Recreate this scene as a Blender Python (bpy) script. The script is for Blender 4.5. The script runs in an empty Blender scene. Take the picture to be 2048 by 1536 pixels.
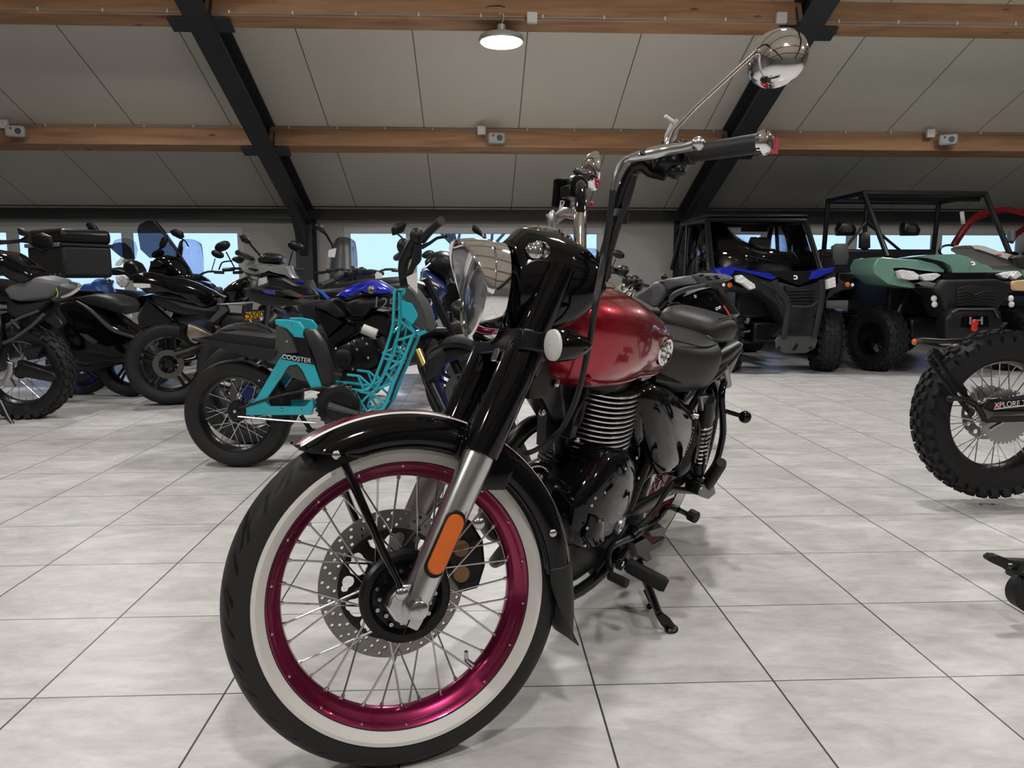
import bpy, bmesh, math, random
import numpy as np
from mathutils import Matrix, Vector
random.seed(7)
PI = math.pi
sc = bpy.context.scene
COL = sc.collection
FPX, CX, CY = 1548.9, 1024.0, 768.0
CAMH, YAW, PITCH = .9225, .0450787, .1300528

# ------------------------------------------------------------------ camera
def cam_axes():
    cy, sy = math.cos(YAW), math.sin(YAW)
    f = np.array([sy*math.cos(PITCH), cy*math.cos(PITCH), -math.sin(PITCH)])
    r = np.array([cy, -sy, 0.0]); u = np.cross(r, f)
    return r, u, f
CR, CU, CF = cam_axes()
CAM = np.array([0, 0, CAMH])
cd = bpy.data.cameras.new('camera'); cam = bpy.data.objects.new('camera', cd); COL.objects.link(cam)
cd.sensor_width = 36; cd.lens = FPX/2048*36; cd.clip_start = .05; cd.clip_end = 200
cam.matrix_world = Matrix(((CR[0], CU[0], -CF[0], 0), (CR[1], CU[1], -CF[1], 0), (CR[2], CU[2], -CF[2], CAMH), (0, 0, 0, 1)))
sc.camera = cam

def ray(px, py):
    return CR*(px-CX)/FPX + CU*(CY-py)/FPX + CF
def pp(px, py, D):      # point on a sight line at world depth D
    d = ray(px, py); return CAM+d*(D/d[1])
def ground(px, py, z=0.0):
    d = ray(px, py); t = (z-CAMH)/d[2]; return CAM + t*d
def rotm(axis, a):
    axis = np.array(axis, float); axis /= np.linalg.norm(axis)
    K = np.array([[0, -axis[2], axis[1]], [axis[2], 0, -axis[0]], [-axis[1], axis[0], 0]])
    return np.eye(3) + math.sin(a)*K + (1-math.cos(a))*K@K

class Frame:
    """a thing's own axes: X forward, Y left, Z up; heading = angle of X seen from above"""
    def __init__(s, o, heading, lean=0.0):
        c, n = math.cos(heading), math.sin(heading)
        F = np.array([c, n, 0]); Lf = np.array([-n, c, 0]); Z = np.array([0, 0, 1.])
        s.M = np.stack([F, Lf*math.cos(lean)-Z*math.sin(lean), Z*math.cos(lean)+Lf*math.sin(lean)], 1)
        s.o = np.array([o[0], o[1], o[2] if len(o) > 2 else 0.0], float)
        s.S = None
    def steer(s, psi, rake, piv):
        s.S = rotm((-math.sin(rake), 0, math.cos(rake)), psi); s.piv = np.array(piv, float)
        return s
    def st(s, p):                      # steered -> frame coordinates
        p = np.atleast_2d(np.array(p, float)); return (p-s.piv)@s.S.T+s.piv
    def un(s, px, py, v, axis=1, steer=False):
        o = s.M.T@(CAM-s.o); d = s.M.T@ray(px, py)
        if steer: o = s.S.T@(o-s.piv)+s.piv; d = s.S.T@d
        t = (v-o[axis])/d[axis]; return o+t*d
    def mat(s):
        m = Matrix.Identity(4)
        for i in range(3):
            for j in range(3): m[i][j] = s.M[i, j]
            m[i][3] = s.o[i]
        return m

# ------------------------------------------------------------------ materials
MATS = {}
def mat(name, col=(.5, .5, .5), rough=.5, metal=0.0, coat=0.0, spec=.5, trans=0.0, emit=None, estr=0.0, bump=None, ior=1.45, noise=None, alpha=1.0, coatr=.03):
    if name in MATS: return MATS[name]
    m = bpy.data.materials.new(name); m.use_nodes = True; nt = m.node_tree; b = nt.nodes['Principled BSDF']
    I = b.inputs
    I['Base Color'].default_value = (*col, 1); I['Roughness'].default_value = rough; I['Metallic'].default_value = metal
    I['Coat Weight'].default_value = coat; I['Coat Roughness'].default_value = coatr; I['Specular IOR Level'].default_value = spec
    I['Transmission Weight'].default_value = trans; I['IOR'].default_value = ior; I['Alpha'].default_value = alpha
    if emit: I['Emission Color'].default_value = (*emit, 1); I['Emission Strength'].default_value = estr
    if bump or noise:
        tc = nt.nodes.new('ShaderNodeTexCoord'); n = nt.nodes.new('ShaderNodeTexNoise')
        n.inputs['Scale'].default_value = (bump or noise)[0]; n.inputs['Detail'].default_value = 3
        nt.links.new(tc.outputs['Object'], n.inputs['Vector'])
        if bump:
            bp = nt.nodes.new('ShaderNodeBump'); bp.inputs['Strength'].default_value = bump[1]; bp.inputs['Distance'].default_value = .002
            nt.links.new(n.outputs['Fac'], bp.inputs['Height']); nt.links.new(bp.outputs['Normal'], I['Normal'])
        if noise:
            mx = nt.nodes.new('ShaderNodeMix'); mx.data_type = 'RGBA'
            mx.inputs['A'].default_value = (*[c*(1-noise[1]) for c in col], 1); mx.inputs['B'].default_value = (*[min(1, c*(1+noise[1])) for c in col], 1)
            nt.links.new(n.outputs['Fac'], mx.inputs['Factor']); nt.links.new(mx.outputs['Result'], I['Base Color'])
    MATS[name] = m
    return m

GLOSS = mat('gloss_black_paint', (.0025, .0025, .003), .06, 0, 0, .42)
SATIN = mat('satin_black', (.005, .005, .0055), .33, spec=.4)
MATTE = mat('matte_black_plastic', (.014, .0145, .015), .5, spec=.4, bump=(300, .15))
DARKP = mat('dark_plastic', (.008, .008, .0085), .4, spec=.4)
GREYP = mat('grey_plastic', (.05, .052, .053), .5)
CHROME = mat('chrome', (.82, .82, .83), .05, 1.0)
STEEL = mat('polished_steel', (.55, .55, .56), .2, 1.0)
ALU = mat('brushed_aluminium', (.60, .60, .60), .26, 1.0, noise=(60, .12))
CASTAL = mat('cast_aluminium', (.42, .42, .42), .42, 1.0)
DISCM = mat('brake_disc_steel', (.13, .125, .12), .42, 1.0)
RUBBER = mat('rubber', (.011, .011, .0115), .6, spec=.35, bump=(220, .2))
GRIPM = mat('grip_rubber', (.016, .016, .017), .45)
WHITER = mat('white_rubber', (.64, .62, .585), .55)
REDM = mat('candy_red_paint', (.34, .003, .018), .28, .7, 1.0)
RIMRED = mat('anodised_magenta_rim', (.30, .018, .085), .26, .85, .6)
FENRED = mat('dark_red_stripe', (.20, .008, .03), .25, .4, 1.0)
WHITEP = mat('white_paint', (.75, .75, .74), .3)
AMBER = mat('amber_reflector', (.66, .13, .002), .3, bump=(900, .8), coat=.2)
LEATHER = mat('seat_vinyl', (.013, .013, .0135), .42, bump=(500, .35))
SEATGREY = mat('grey_seat_vinyl', (.10, .10, .105), .5, bump=(400, .3))
GOLD = mat('gold_fork', (.55, .42, .14), .3, 1.0)
BROWNM = mat('bronze_metal', (.28, .17, .09), .4, 1.0)
TURQ = mat('turquoise_paint', (.02, .42, .52), .35, 0, .4)
BLUEP = mat('blue_paint', (.012, .025, .50), .2, .2, 1.0)
DBLUE = mat('dark_blue_paint', (.012, .03, .14), .2, .2, 1.0)
GREENP = mat('sage_green_paint', (.15, .29, .24), .3, 0, 1.0)
SILVER = mat('silver_paint', (.38, .39, .39), .3, .7, .6)
YELLOW = mat('yellow_plate', (.75, .42, .02), .45)
REDL = mat('red_plastic', (.5, .01, .015), .3, 0, .5)
def glass(name, tint=(1, 1, 1), refl=.12, rough=.02):
    if name in MATS: return MATS[name]
    m = bpy.data.materials.new(name); m.use_nodes = True; nt = m.node_tree; nt.nodes.remove(nt.nodes['Principled BSDF'])
    t = nt.nodes.new('ShaderNodeBsdfTransparent'); t.inputs[0].default_value = (*tint, 1)
    g = nt.nodes.new('ShaderNodeBsdfGlossy'); g.inputs['Roughness'].default_value = rough
    fr = nt.nodes.new('ShaderNodeFresnel'); fr.inputs[0].default_value = 1.45
    ma = nt.nodes.new('ShaderNodeMath'); ma.operation = 'ADD'; ma.inputs[1].default_value = refl
    mx = nt.nodes.new('ShaderNodeMixShader')
    nt.links.new(fr.outputs[0], ma.inputs[0]); nt.links.new(ma.outputs[0], mx.inputs[0])
    nt.links.new(t.outputs[0], mx.inputs[1]); nt.links.new(g.outputs[0], mx.inputs[2])
    nt.links.new(mx.outputs[0], nt.nodes['Material Output'].inputs[0]); MATS[name] = m
    return m
CLEAR = glass('clear_glass', (.92, .95, .96), .04)
SCREEN = glass('smoked_screen', (.30, .32, .36), .05)
LSCREEN = glass('light_screen', (.72, .76, .82), .04)
LENS = glass('ribbed_clear_lens', (.86, .88, .9), .16, .12)

# ------------------------------------------------------------------ mesh builder
class MB:
    def __init__(s): s.v = []; s.f = []
    def add(s, V, F):
        n = len(s.v); s.v += [tuple(float(c) for c in p) for p in V]; s.f += [tuple(i+n for i in f) for f in F]; return s
    def grid(s, rings, closed=True, capa=False, capb=False, loop=False):
        n = len(rings[0]); V = [p for r in rings for p in r]; F = []
        m = len(rings)
        for i in range(m if loop else m-1):
            k = (i+1) % m
            for j in range(n if closed else n-1):
                l = (j+1) % n
                F.append((i*n+j, i*n+l, k*n+l, k*n+j))
        if capa: F.append(tuple(range(n-1, -1, -1)))
        if capb: F.append(tuple((m-1)*n+j for j in range(n)))
        return s.add(V, F)
    def tube(s, pts, r, n=10, caps=True, smooth=0, loop=False, flat=1.0, up=None):
        P = np.array([np.array(p, float) for p in pts])
        R = np.array(r if hasattr(r, '__len__') else [r]*len(P), float)
        if smooth and len(P) > 2:
            Q = []; RR = []
            N = len(P)
            for i in range(N if loop else N-1):
                p0, p1, p2, p3 = (P[(i-1) % N], P[i], P[(i+1) % N], P[(i+2) % N]) if loop else (P[max(i-1, 0)], P[i], P[i+1], P[min(i+2, N-1)])
                for k in range(smooth):
                    t = k/smooth
                    Q.append(.5*((2*p1)+(-p0+p2)*t+(2*p0-5*p1+4*p2-p3)*t*t+(-p0+3*p1-3*p2+p3)*t**3)); RR.append(R[i]*(1-t)+R[(i+1) % N]*t)
            if not loop: Q.append(P[-1]); RR.append(R[-1])
            P = np.array(Q); R = np.array(RR)
        N = len(P); rings = []; u = None
        for i in range(N):
            a = P[(i-1) % N] if (loop or i > 0) else P[i]; b = P[(i+1) % N] if (loop or i < N-1) else P[i]
            t = b-a; t = t/(np.linalg.norm(t)+1e-12)
            if u is None:
                if up is not None: u = np.array(up, float)
                else: u = np.array([0, 0, 1.]) if abs(t[2]) < .9 else np.array([1., 0, 0])
            u = u-t*(u@t); u = u/(np.linalg.norm(u)+1e-12); w = np.cross(t, u)
            rings.append([P[i]+R[i]*(math.cos(2*PI*k/n)*u+flat*math.sin(2*PI*k/n)*w) for k in range(n)])
        return s.grid(rings, True, caps and not loop, caps and not loop, loop)
    def lathe(s, prof, o=(0, 0, 0), axis=(0, 1, 0), n=32, closed=False, a0=0, a1=2*PI):
        """prof: (along, radius)"""
        ax = np.array(axis, float); ax /= np.linalg.norm(ax)
        u = np.cross(ax, [0, 0, 1.]) if abs(ax[2]) < .9 else np.cross(ax, [0, 1., 0]); u /= np.linalg.norm(u); w = np.cross(ax, u)
        o = np.array(o, float); full = abs(a1-a0-2*PI) < 1e-6; cnt = n if full else n+1
        rings = []
        for k in range(cnt):
            a = a0+(a1-a0)*k/n; d = math.cos(a)*u+math.sin(a)*w
            rings.append([o+ax*p[0]+d*p[1] for p in prof])
        return s.grid(rings, closed, loop=full)
    def box(s, c, d, R=None):
        c = np.array(c, float); h = np.array(d, float)/2; R = np.eye(3) if R is None else R
        V = [c+R@(h*np.array(k)) for k in ((-1, -1, -1), (1, -1, -1), (1, 1, -1), (-1, 1, -1), (-1, -1, 1), (1, -1, 1), (1, 1, 1), (-1, 1, 1))]
        return s.add(V, [(0, 3, 2, 1), (4, 5, 6, 7), (0, 1, 5, 4), (1, 2, 6, 5), (2, 3, 7, 6), (3, 0, 4, 7)])
    def prism(s, poly, y0, y1, inset=0.0, steps=0):
        """poly: list of points whose y is replaced; inset>0 shrinks both side faces towards the centroid for a pillowed edge"""
        P = np.array([np.array(p, float) for p in poly]); c = P.mean(0)
        if steps == 0 and inset == 0: lay = [(0, 0.0), (1, 0.0)]
        else:
            k = steps or 3; lay = []
            for i in range(k+1):
                a = i/k*PI/2; lay.append(((1-math.cos(a))*.5*.5 if 0 else (1-math.cos(a))*.25, 1-math.sin(a)))
            lay = lay+[(1-t, q) for t, q in reversed(lay)]
        rings = []
        for t, q in lay:
            r = []
            for p in P:
                d = c-p; L = math.hypot(d[0], d[2])+1e-9
                k = min(inset*q, L*.9)/L
                r.append((p[0]+d[0]*k, y0+(y1-y0)*t, p[2]+d[2]*k))
            rings.append(r)
        return s.grid(rings, True, True, True)
    def dome(s, poly, y0, y1, n=7, pw=.75):
        P = np.array([np.array(p, float) for p in poly]); c = P.mean(0); rings = []
        rings.append([(p[0], y0-(y1-y0), p[2]) for p in P])
        for i in range(n):
            a = i/n*PI/2; k = math.cos(a)**pw
            rings.append([(c[0]+(p[0]-c[0])*k, y0+(y1-y0)*math.sin(a), c[2]+(p[2]-c[2])*k) for p in P])
        return s.grid(rings, True, True, True)
    def ell(s, c, r, R=None, n=16, m=10, z0=-1.0, z1=1.0):
        c = np.array(c, float); R = np.eye(3) if R is None else R; rings = []
        b0, b1 = math.asin(z0), math.asin(z1)
        for i in range(m+1):
            b = b0+(b1-b0)*i/m; q = max(math.cos(b), 1e-4)
            rings.append([c+R@np.array([r[0]*q*math.cos(2*PI*k/n), r[1]*q*math.sin(2*PI*k/n), r[2]*math.sin(b)]) for k in range(n)])
        return s.grid(rings, True, True, True)
    def sect(s, S, n=20, axis='x', caps=True):
        """superellipse sections (pos, c2, c3, h2, h3, power) stacked along axis"""
        rings = []
        for q in S:
            pos, a, b, ha, hb = q[:5]; p = q[5] if len(q) > 5 else 2.0; hb2 = q[6] if len(q) > 6 else hb
            r = []
            for k in range(n):
                t = 2*PI*k/n; c, d = math.cos(t), math.sin(t)
                e = 2.0/p
                uu = math.copysign(abs(c)**e, c)*ha; vv = math.copysign(abs(d)**e, d)*(hb if d > 0 else hb2)
                r.append({'x': (pos, a+uu, b+vv), 'y': (a+uu, pos, b+vv), 'z': (a+uu, b+vv, pos)}[axis])
            rings.append(r)
        return s.grid(rings, True, caps, caps)
    def x(s, fn):
        if s.v: s.v = [tuple(p) for p in fn(np.array(s.v))]
        return s
    def build(s, name, m, parent=None, bevel=0.0, ang=35, sub=0, solid=0.0, seg=2):
        me = bpy.data.meshes.new(name); me.from_pydata(s.v, [], s.f); me.materials.append(m)
        bm = bmesh.new(); bm.from_mesh(me); bmesh.ops.recalc_face_normals(bm, faces=bm.faces); bm.to_mesh(me); bm.free()
        me.polygons.foreach_set('use_smooth', [True]*len(me.polygons)); me.set_sharp_from_angle(angle=math.radians(ang))
        o = bpy.data.objects.new(name, me); COL.objects.link(o)
        if parent: o.parent = parent
        if solid: md = o.modifiers.new('solid', 'SOLIDIFY'); md.thickness = solid; md.offset = 0
        if bevel: md = o.modifiers.new('bevel', 'BEVEL'); md.width = bevel; md.segments = seg; md.limit_method = 'ANGLE'; md.angle_limit = math.radians(40)
        if sub: md = o.modifiers.new('sub', 'SUBSURF'); md.levels = sub; md.render_levels = sub
        return o

def thing(name, label, cat, frame=None, loc=(0, 0, 0), group=None):
    o = bpy.data.objects.new(name, None); COL.objects.link(o); o.empty_display_size = .1
    if frame is not None: o.matrix_world = frame.mat()
    else: o.location = loc
    o['label'] = label; o['category'] = cat
    if group: o['group'] = group
    return o
def tag(o, label, cat, group=None):
    o['label'] = label; o['category'] = cat
    if group: o['group'] = group
    return o
def struct(o): o['kind'] = 'structure'; return o
def lab(o, label): o['label'] = label; return o
def text(name, body, size, m, parent, loc, xdir, ydir, ext=.0006):
    cu = bpy.data.curves.new(name, 'FONT'); cu.body = body; cu.size = size; cu.extrude = ext; cu.align_x = 'CENTER'; cu.align_y = 'CENTER'
    cu.materials.append(m); tmp = bpy.data.objects.new(name+'_curve', cu); me = bpy.data.meshes.new_from_object(tmp); bpy.data.objects.remove(tmp); me.name = name
    o = bpy.data.objects.new(name, me); COL.objects.link(o)
    X = Vector(xdir).normalized(); Y = Vector(ydir); Y = (Y-X*Y.dot(X)).normalized(); Z = X.cross(Y)
    mm = Matrix(((X[0], Y[0], Z[0], loc[0]), (X[1], Y[1], Z[1], loc[1]), (X[2], Y[2], Z[2], loc[2]), (0, 0, 0, 1)))
    if parent: o.parent = parent
    o.matrix_basis = mm
    return o
# ------------------------------------------------------------------ room
XL, XR, YN, YW, EAVE, SL, RIDGE = -11.0, 14.0, -7.0, 11.5, 1.90, .376, 2.2
def roof(y): return EAVE+SL*(YW-y) if y > RIDGE else EAVE+SL*(YW-RIDGE)-SL*(RIDGE-y)

def floor_mat():
    m = bpy.data.materials.new('pale_stone_tiles'); m.use_nodes = True; nt = m.node_tree; N = nt.nodes; L = nt.links; b = N['Principled BSDF']
    tc = N.new('ShaderNodeTexCoord'); sx = N.new('ShaderNodeSeparateXYZ'); L.new(tc.outputs['Object'], sx.inputs[0])
    T = .45636*CAMH; ox, oy = -1.08086*CAMH, 1.81603*CAMH
    def line(out, off, w):
        a = N.new('ShaderNodeMath'); a.operation = 'SUBTRACT'; L.new(out, a.inputs[0]); a.inputs[1].default_value = off
        d = N.new('ShaderNodeMath'); d.operation = 'DIVIDE'; L.new(a.outputs[0], d.inputs[0]); d.inputs[1].default_value = T
        p = N.new('ShaderNodeMath'); p.operation = 'PINGPONG'; L.new(d.outputs[0], p.inputs[0]); p.inputs[1].default_value = .5
        c = N.new('ShaderNodeMath'); c.operation = 'LESS_THAN'; L.new(p.outputs[0], c.inputs[0]); c.inputs[1].default_value = w/T/2
        f = N.new('ShaderNodeMath'); f.operation = 'FLOOR'; L.new(d.outputs[0], f.inputs[0])
        return c.outputs[0], f.outputs[0]
    lx, fx = line(sx.outputs[0], ox, .0046); ly, fy = line(sx.outputs[1], oy, .0034)
    g = N.new('ShaderNodeMath'); g.operation = 'MAXIMUM'; L.new(lx, g.inputs[0]); L.new(ly, g.inputs[1])
    cb = N.new('ShaderNodeCombineXYZ'); L.new(fx, cb.inputs[0]); L.new(fy, cb.inputs[1])
    wn = N.new('ShaderNodeTexWhiteNoise'); L.new(cb.outputs[0], wn.inputs['Vector'])
    va = N.new('ShaderNodeVectorMath'); va.operation = 'MULTIPLY_ADD'; L.new(wn.outputs['Color'], va.inputs[0]); va.inputs[1].default_value = (7, 7, 7); L.new(tc.outputs['Object'], va.inputs[2])
    mp = N.new('ShaderNodeMapping'); mp.inputs['Scale'].default_value = (1, 2.2, 1); mp.inputs['Rotation'].default_value = (0, 0, .5); L.new(va.outputs[0], mp.inputs[0])
    n1 = N.new('ShaderNodeTexNoise'); n1.inputs['Scale'].default_value = 3.2; n1.inputs['Detail'].default_value = 9; n1.inputs['Roughness'].default_value = .68; n1.inputs['Distortion'].default_value = .9; L.new(mp.outputs[0], n1.inputs['Vector'])
    n2 = N.new('ShaderNodeTexNoise'); n2.inputs['Scale'].default_value = 14; n2.inputs['Detail'].default_value = 8; n2.inputs['Roughness'].default_value = .75; L.new(mp.outputs[0], n2.inputs['Vector'])
    r = N.new('ShaderNodeValToRGB'); r.color_ramp.elements[0].position = .32; r.color_ramp.elements[0].color = (.41, .395, .38, 1)
    r.color_ramp.elements[1].position = .66; r.color_ramp.elements[1].color = (.665, .645, .63, 1)
    ad = N.new('ShaderNodeMath'); ad.operation = 'MULTIPLY_ADD'; L.new(n2.outputs['Fac'], ad.inputs[0]); ad.inputs[1].default_value = .45
    sb = N.new('ShaderNodeMath'); sb.operation = 'MULTIPLY_ADD'; L.new(n1.outputs['Fac'], sb.inputs[0]); sb.inputs[1].default_value = .75; sb.inputs[2].default_value = -.1
    L.new(sb.outputs[0], ad.inputs[2]); L.new(ad.outputs[0], r.inputs[0])
    mx = N.new('ShaderNodeMix'); mx.data_type = 'RGBA'; L.new(g.outputs[0], mx.inputs['Factor']); L.new(r.outputs[0], mx.inputs['A']); mx.inputs['B'].default_value = (.05, .05, .055, 1)
    L.new(mx.outputs['Result'], b.inputs['Base Color'])
    rr = N.new('ShaderNodeMapRange'); L.new(n1.outputs['Fac'], rr.inputs[0]); rr.inputs[3].default_value = .30; rr.inputs[4].default_value = .42; L.new(rr.outputs[0], b.inputs['Roughness'])
    bp = N.new('ShaderNodeBump'); bp.inputs['Strength'].default_value = .25; bp.inputs['Distance'].default_value = .002
    h = N.new('ShaderNodeMath'); h.operation = 'MULTIPLY_ADD'; L.new(g.outputs[0], h.inputs[0]); h.inputs[1].default_value = -1.5; L.new(n2.outputs['Fac'], h.inputs[2]); L.new(h.outputs[0], bp.inputs['Height']); L.new(bp.outputs[0], b.inputs['Normal'])
    return m
MB().box(((XL+XR)/2, (YN+YW)/2, -.05), (XR-XL, YW-YN, .1)).build('floor', floor_mat())
struct(bpy.data.objects['floor'])

def ceil_mat():
    m = bpy.data.materials.new('cream_ceiling_panels'); m.use_nodes = True; nt = m.node_tree; N = nt.nodes; L = nt.links; b = N['Principled BSDF']
    tc = N.new('ShaderNodeTexCoord'); sx = N.new('ShaderNodeSeparateXYZ'); L.new(tc.outputs['Object'], sx.inputs[0])
    def lines(off, per, w):
        a = N.new('ShaderNodeMath'); a.operation = 'SUBTRACT'; L.new(sx.outputs[0], a.inputs[0]); a.inputs[1].default_value = off
        d = N.new('ShaderNodeMath'); d.operation = 'DIVIDE'; L.new(a.outputs[0], d.inputs[0]); d.inputs[1].default_value = per
        p = N.new('ShaderNodeMath'); p.operation = 'PINGPONG'; L.new(d.outputs[0], p.inputs[0]); p.inputs[1].default_value = .5
        c = N.new('ShaderNodeMath'); c.operation = 'LESS_THAN'; L.new(p.outputs[0], c.inputs[0]); c.inputs[1].default_value = w/per/2
        return c.outputs[0]
    a = lines(-.60, 1.10, .012)
    fine = N.new('ShaderNodeMath'); fine.operation = 'SINE'; mu = N.new('ShaderNodeMath'); mu.operation = 'MULTIPLY'; L.new(sx.outputs[0], mu.inputs[0]); mu.inputs[1].default_value = 2*PI/.045; L.new(mu.outputs[0], fine.inputs[0])
    mx = N.new('ShaderNodeMix'); mx.data_type = 'RGBA'; L.new(a, mx.inputs['Factor']); mx.inputs['A'].default_value = (.72, .69, .61, 1); mx.inputs['B'].default_value = (.17, .16, .14, 1)
    L.new(mx.outputs['Result'], b.inputs['Base Color']); b.inputs['Roughness'].default_value = .45
    bp = N.new('ShaderNodeBump'); bp.inputs['Strength'].default_value = .12; bp.inputs['Distance'].default_value = .002; L.new(fine.outputs[0], bp.inputs['Height']); L.new(bp.outputs[0], b.inputs['Normal'])
    return m
cb_ = MB()
prof = [(YW+.2, roof(YW+.2)), (RIDGE, roof(RIDGE)), (YN, roof(YN))]
cb_.grid([[(x, y, z) for y, z in prof]+[(x, y, z+.12) for y, z in reversed(prof)] for x in (XL-.1, XR+.1)], True, True, True)
struct(cb_.build('ceiling', ceil_mat()))

WALLM = mat('grey_wall_paint', (.50, .48, .45), .7, noise=(3, .04))
# back wall around its window openings
WZ0, WZ1 = .70, 1.72
wins = [(-8.3, -3.35), (-1.92, 1.86), (3.25, 8.25)]   # x ranges
w = MB()
def slab(x0, x1, z0, z1): w.box(((x0+x1)/2, YW+.1, (z0+z1)/2), (x1-x0, .2, z1-z0))
slab(XL, XR, -.05, WZ0); slab(XL, XR, WZ1, EAVE+.02)
xs = [XL]+[v for a in wins for v in a]+[XR]
for i in range(0, len(xs), 2): slab(xs[i], xs[i+1], WZ0, WZ1)
struct(w.build('wall_back', WALLM))
FRAMEM = mat('white_window_frame', (.62, .62, .60), .4)
mulls = [[-6.6, -5.0], [-.95, .58], [4.3, 5.6, 6.9]]
for i, (a, b_) in enumerate(wins):
    f = MB(); t = .09; y = YW+.02
    for z in (WZ0+t/2, WZ1-t/2): f.box(((a+b_)/2, y, z), (b_-a, .07, t))
    for x in [a+t/2, b_-t/2]+mulls[i]: f.box((x, y, (WZ0+WZ1)/2), (t if x not in mulls[i] else .15, .062, WZ1-WZ0-2*t+.004))
    wo = struct(f.build('window_%d' % (i+1), FRAMEM, bevel=.006))
    edges = [a+.09]+mulls[i]+[b_-.09]
    for k in range(len(edges)-1):
        x0 = edges[k]+(.075 if k else 0); x1 = edges[k+1]-(.075 if k < len(edges)-2 else 0)
        MB().box(((x0+x1)/2, y+.01, (WZ0+WZ1)/2), (x1-x0, .012, WZ1-WZ0-.17)).build('pane', CLEAR, wo)
struct(MB().box((XL-.1, (YN+YW)/2, 3.0), (.2, YW-YN, 6.2)).build('wall_left', WALLM))
struct(MB().box((XR+.1, (YN+YW)/2, 3.0), (.2, YW-YN, 6.2)).build('wall_right', WALLM))
struct(MB().box(((XL+XR)/2, YN-.1, 1.0), (XR-XL+.4, .2, 2.4)).build('wall_front', WALLM))

# eave beam, purlins, rafters
RSTEEL = mat('anthracite_steel', (.035, .038, .042), .42)
def wood_mat():
    m = bpy.data.materials.new('oiled_pine'); m.use_nodes = True; nt = m.node_tree; N = nt.nodes; L = nt.links; b = N['Principled BSDF']
    tc = N.new('ShaderNodeTexCoord'); mp = N.new('ShaderNodeMapping'); mp.inputs['Scale'].default_value = (.3, 3.2, 3.2); L.new(tc.outputs['Object'], mp.inputs[0])
    n = N.new('ShaderNodeTexNoise'); n.inputs['Scale'].default_value = 3; n.inputs['Detail'].default_value = 6; n.inputs['Distortion'].default_value = 1.2; L.new(mp.outputs[0], n.inputs['Vector'])
    r = N.new('ShaderNodeValToRGB'); e = r.color_ramp.elements; e[0].position = .3; e[0].color = (.27, .135, .065, 1); e[1].position = .72; e[1].color = (.46, .27, .15, 1); L.new(n.outputs['Fac'], r.inputs[0])
    v = N.new('ShaderNodeTexVoronoi'); v.inputs['Scale'].default_value = 1.0; mp2 = N.new('ShaderNodeMapping'); mp2.inputs['Scale'].default_value = (2.2, 7, 7); L.new(tc.outputs['Object'], mp2.inputs[0]); L.new(mp2.outputs[0], v.inputs['Vector'])
    lt = N.new('ShaderNodeMapRange'); L.new(v.outputs['Distance'], lt.inputs[0]); lt.inputs[1].default_value = .05; lt.inputs[2].default_value = .13; lt.inputs[3].default_value = .85; lt.inputs[4].default_value = 0
    mx = N.new('ShaderNodeMix'); mx.data_type = 'RGBA'; L.new(lt.outputs[0], mx.inputs['Factor']); L.new(r.outputs[0], mx.inputs['A']); mx.inputs['B'].default_value = (.07, .03, .015, 1)
    L.new(mx.outputs['Result'], b.inputs['Base Color']); b.inputs['Roughness'].default_value = .5
    return m
WOOD = wood_mat()
CABM = mat('grey_cable', (.28, .27, .26), .5); CLIPM = mat('white_clip', (.6, .6, .58), .4)
nd = np.array([0, -.352, -.936]); td = np.array([0, .936, -.352])
RX = [-7.9, -2.42, 3.02, 8.5]
def purlin(y0, d, wd, segs, top_cable):
    for a, b_ in segs:
        p0 = np.array([0, y0, roof(y0)+.01])
        q = [p0, p0+nd*d, p0+nd*d+td*wd, p0+td*wd]
        o = MB().grid([[(x, k[1], k[2]) for k in q] for x in (a, b_)], True, True, True).build('wooden_purlin', WOOD, bevel=.006)
        o['kind'] = 'structure'
        yield o, a, b_, p0
def clip_cable(name, y0, d, off, a, b_, label):
    # a thin cable clipped along the front face, one clip per half metre
    p = np.array([0, y0, roof(y0)])+nd*off-td*.008
    pts = []; n = 40
    for i in range(n+1):
        x = a+(b_-a)*i/n; pts.append((x, p[1], p[2]-.004*abs(math.sin((x-a)*PI/.55))))
    t = thing(name, label, 'cable', loc=(0, 0, 0))
    MB().tube(pts, .008, 6).build('cable', CABM, t)
    x = a+.2
    while x < b_-.1:
        MB().box((x, p[1]-.004, p[2]+.002), (.016, .02, .03)).build('cable_clip', CLIPM, t, bevel=.003); x += .55
# bare trees outside the windows
BARK = mat('bark', (.16, .17, .18), .9)
def tree(x, y, h, label, seed):
    rnd = random.Random(seed); q = MB(); tw = MB()
    def br(p, d, L, r, k):
        e = p+d*L; (q if k > 2 else tw).tube([p, e], [r, r*.7], 5, caps=False)
        if k == 0: return
        for i in range(3):
            v = d+np.array([rnd.uniform(-.7, .7), rnd.uniform(-.7, .7), rnd.uniform(-.1, .5)]); br(e-d*L*rnd.uniform(0, .4), v/np.linalg.norm(v), L*.72, r*.6, k-1)
    t = thing('bare_tree', label, 'tree', loc=(x, y, -.4)); br(np.array([0, 0, 0.]), np.array([0, 0, 1.]), h, .12, 6); q.build('trunk', BARK, t); tw.build('branches', BARK, t)
tree(-.2, 19, 1.5, 'bare leafless tree outside the middle window', 3); tree(-15.8, 20, 1.6, 'bare leafless tree outside the far end of the left window', 5); tree(3.2, 24, 1.7, 'bare leafless tree outside between the middle and the right window', 8)
MB().box((0, 40, -.6), (120, 56, .2)).build('ground_outside', mat('grass_field', (.06, .08, .05), .9))['kind'] = 'structure'
segs = [(-11, -7.95), (-7.85, -2.47), (-2.37, 2.97), (3.07, 8.45), (8.55, 14)]
bay = ['left', 'middle', 'right']
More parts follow.
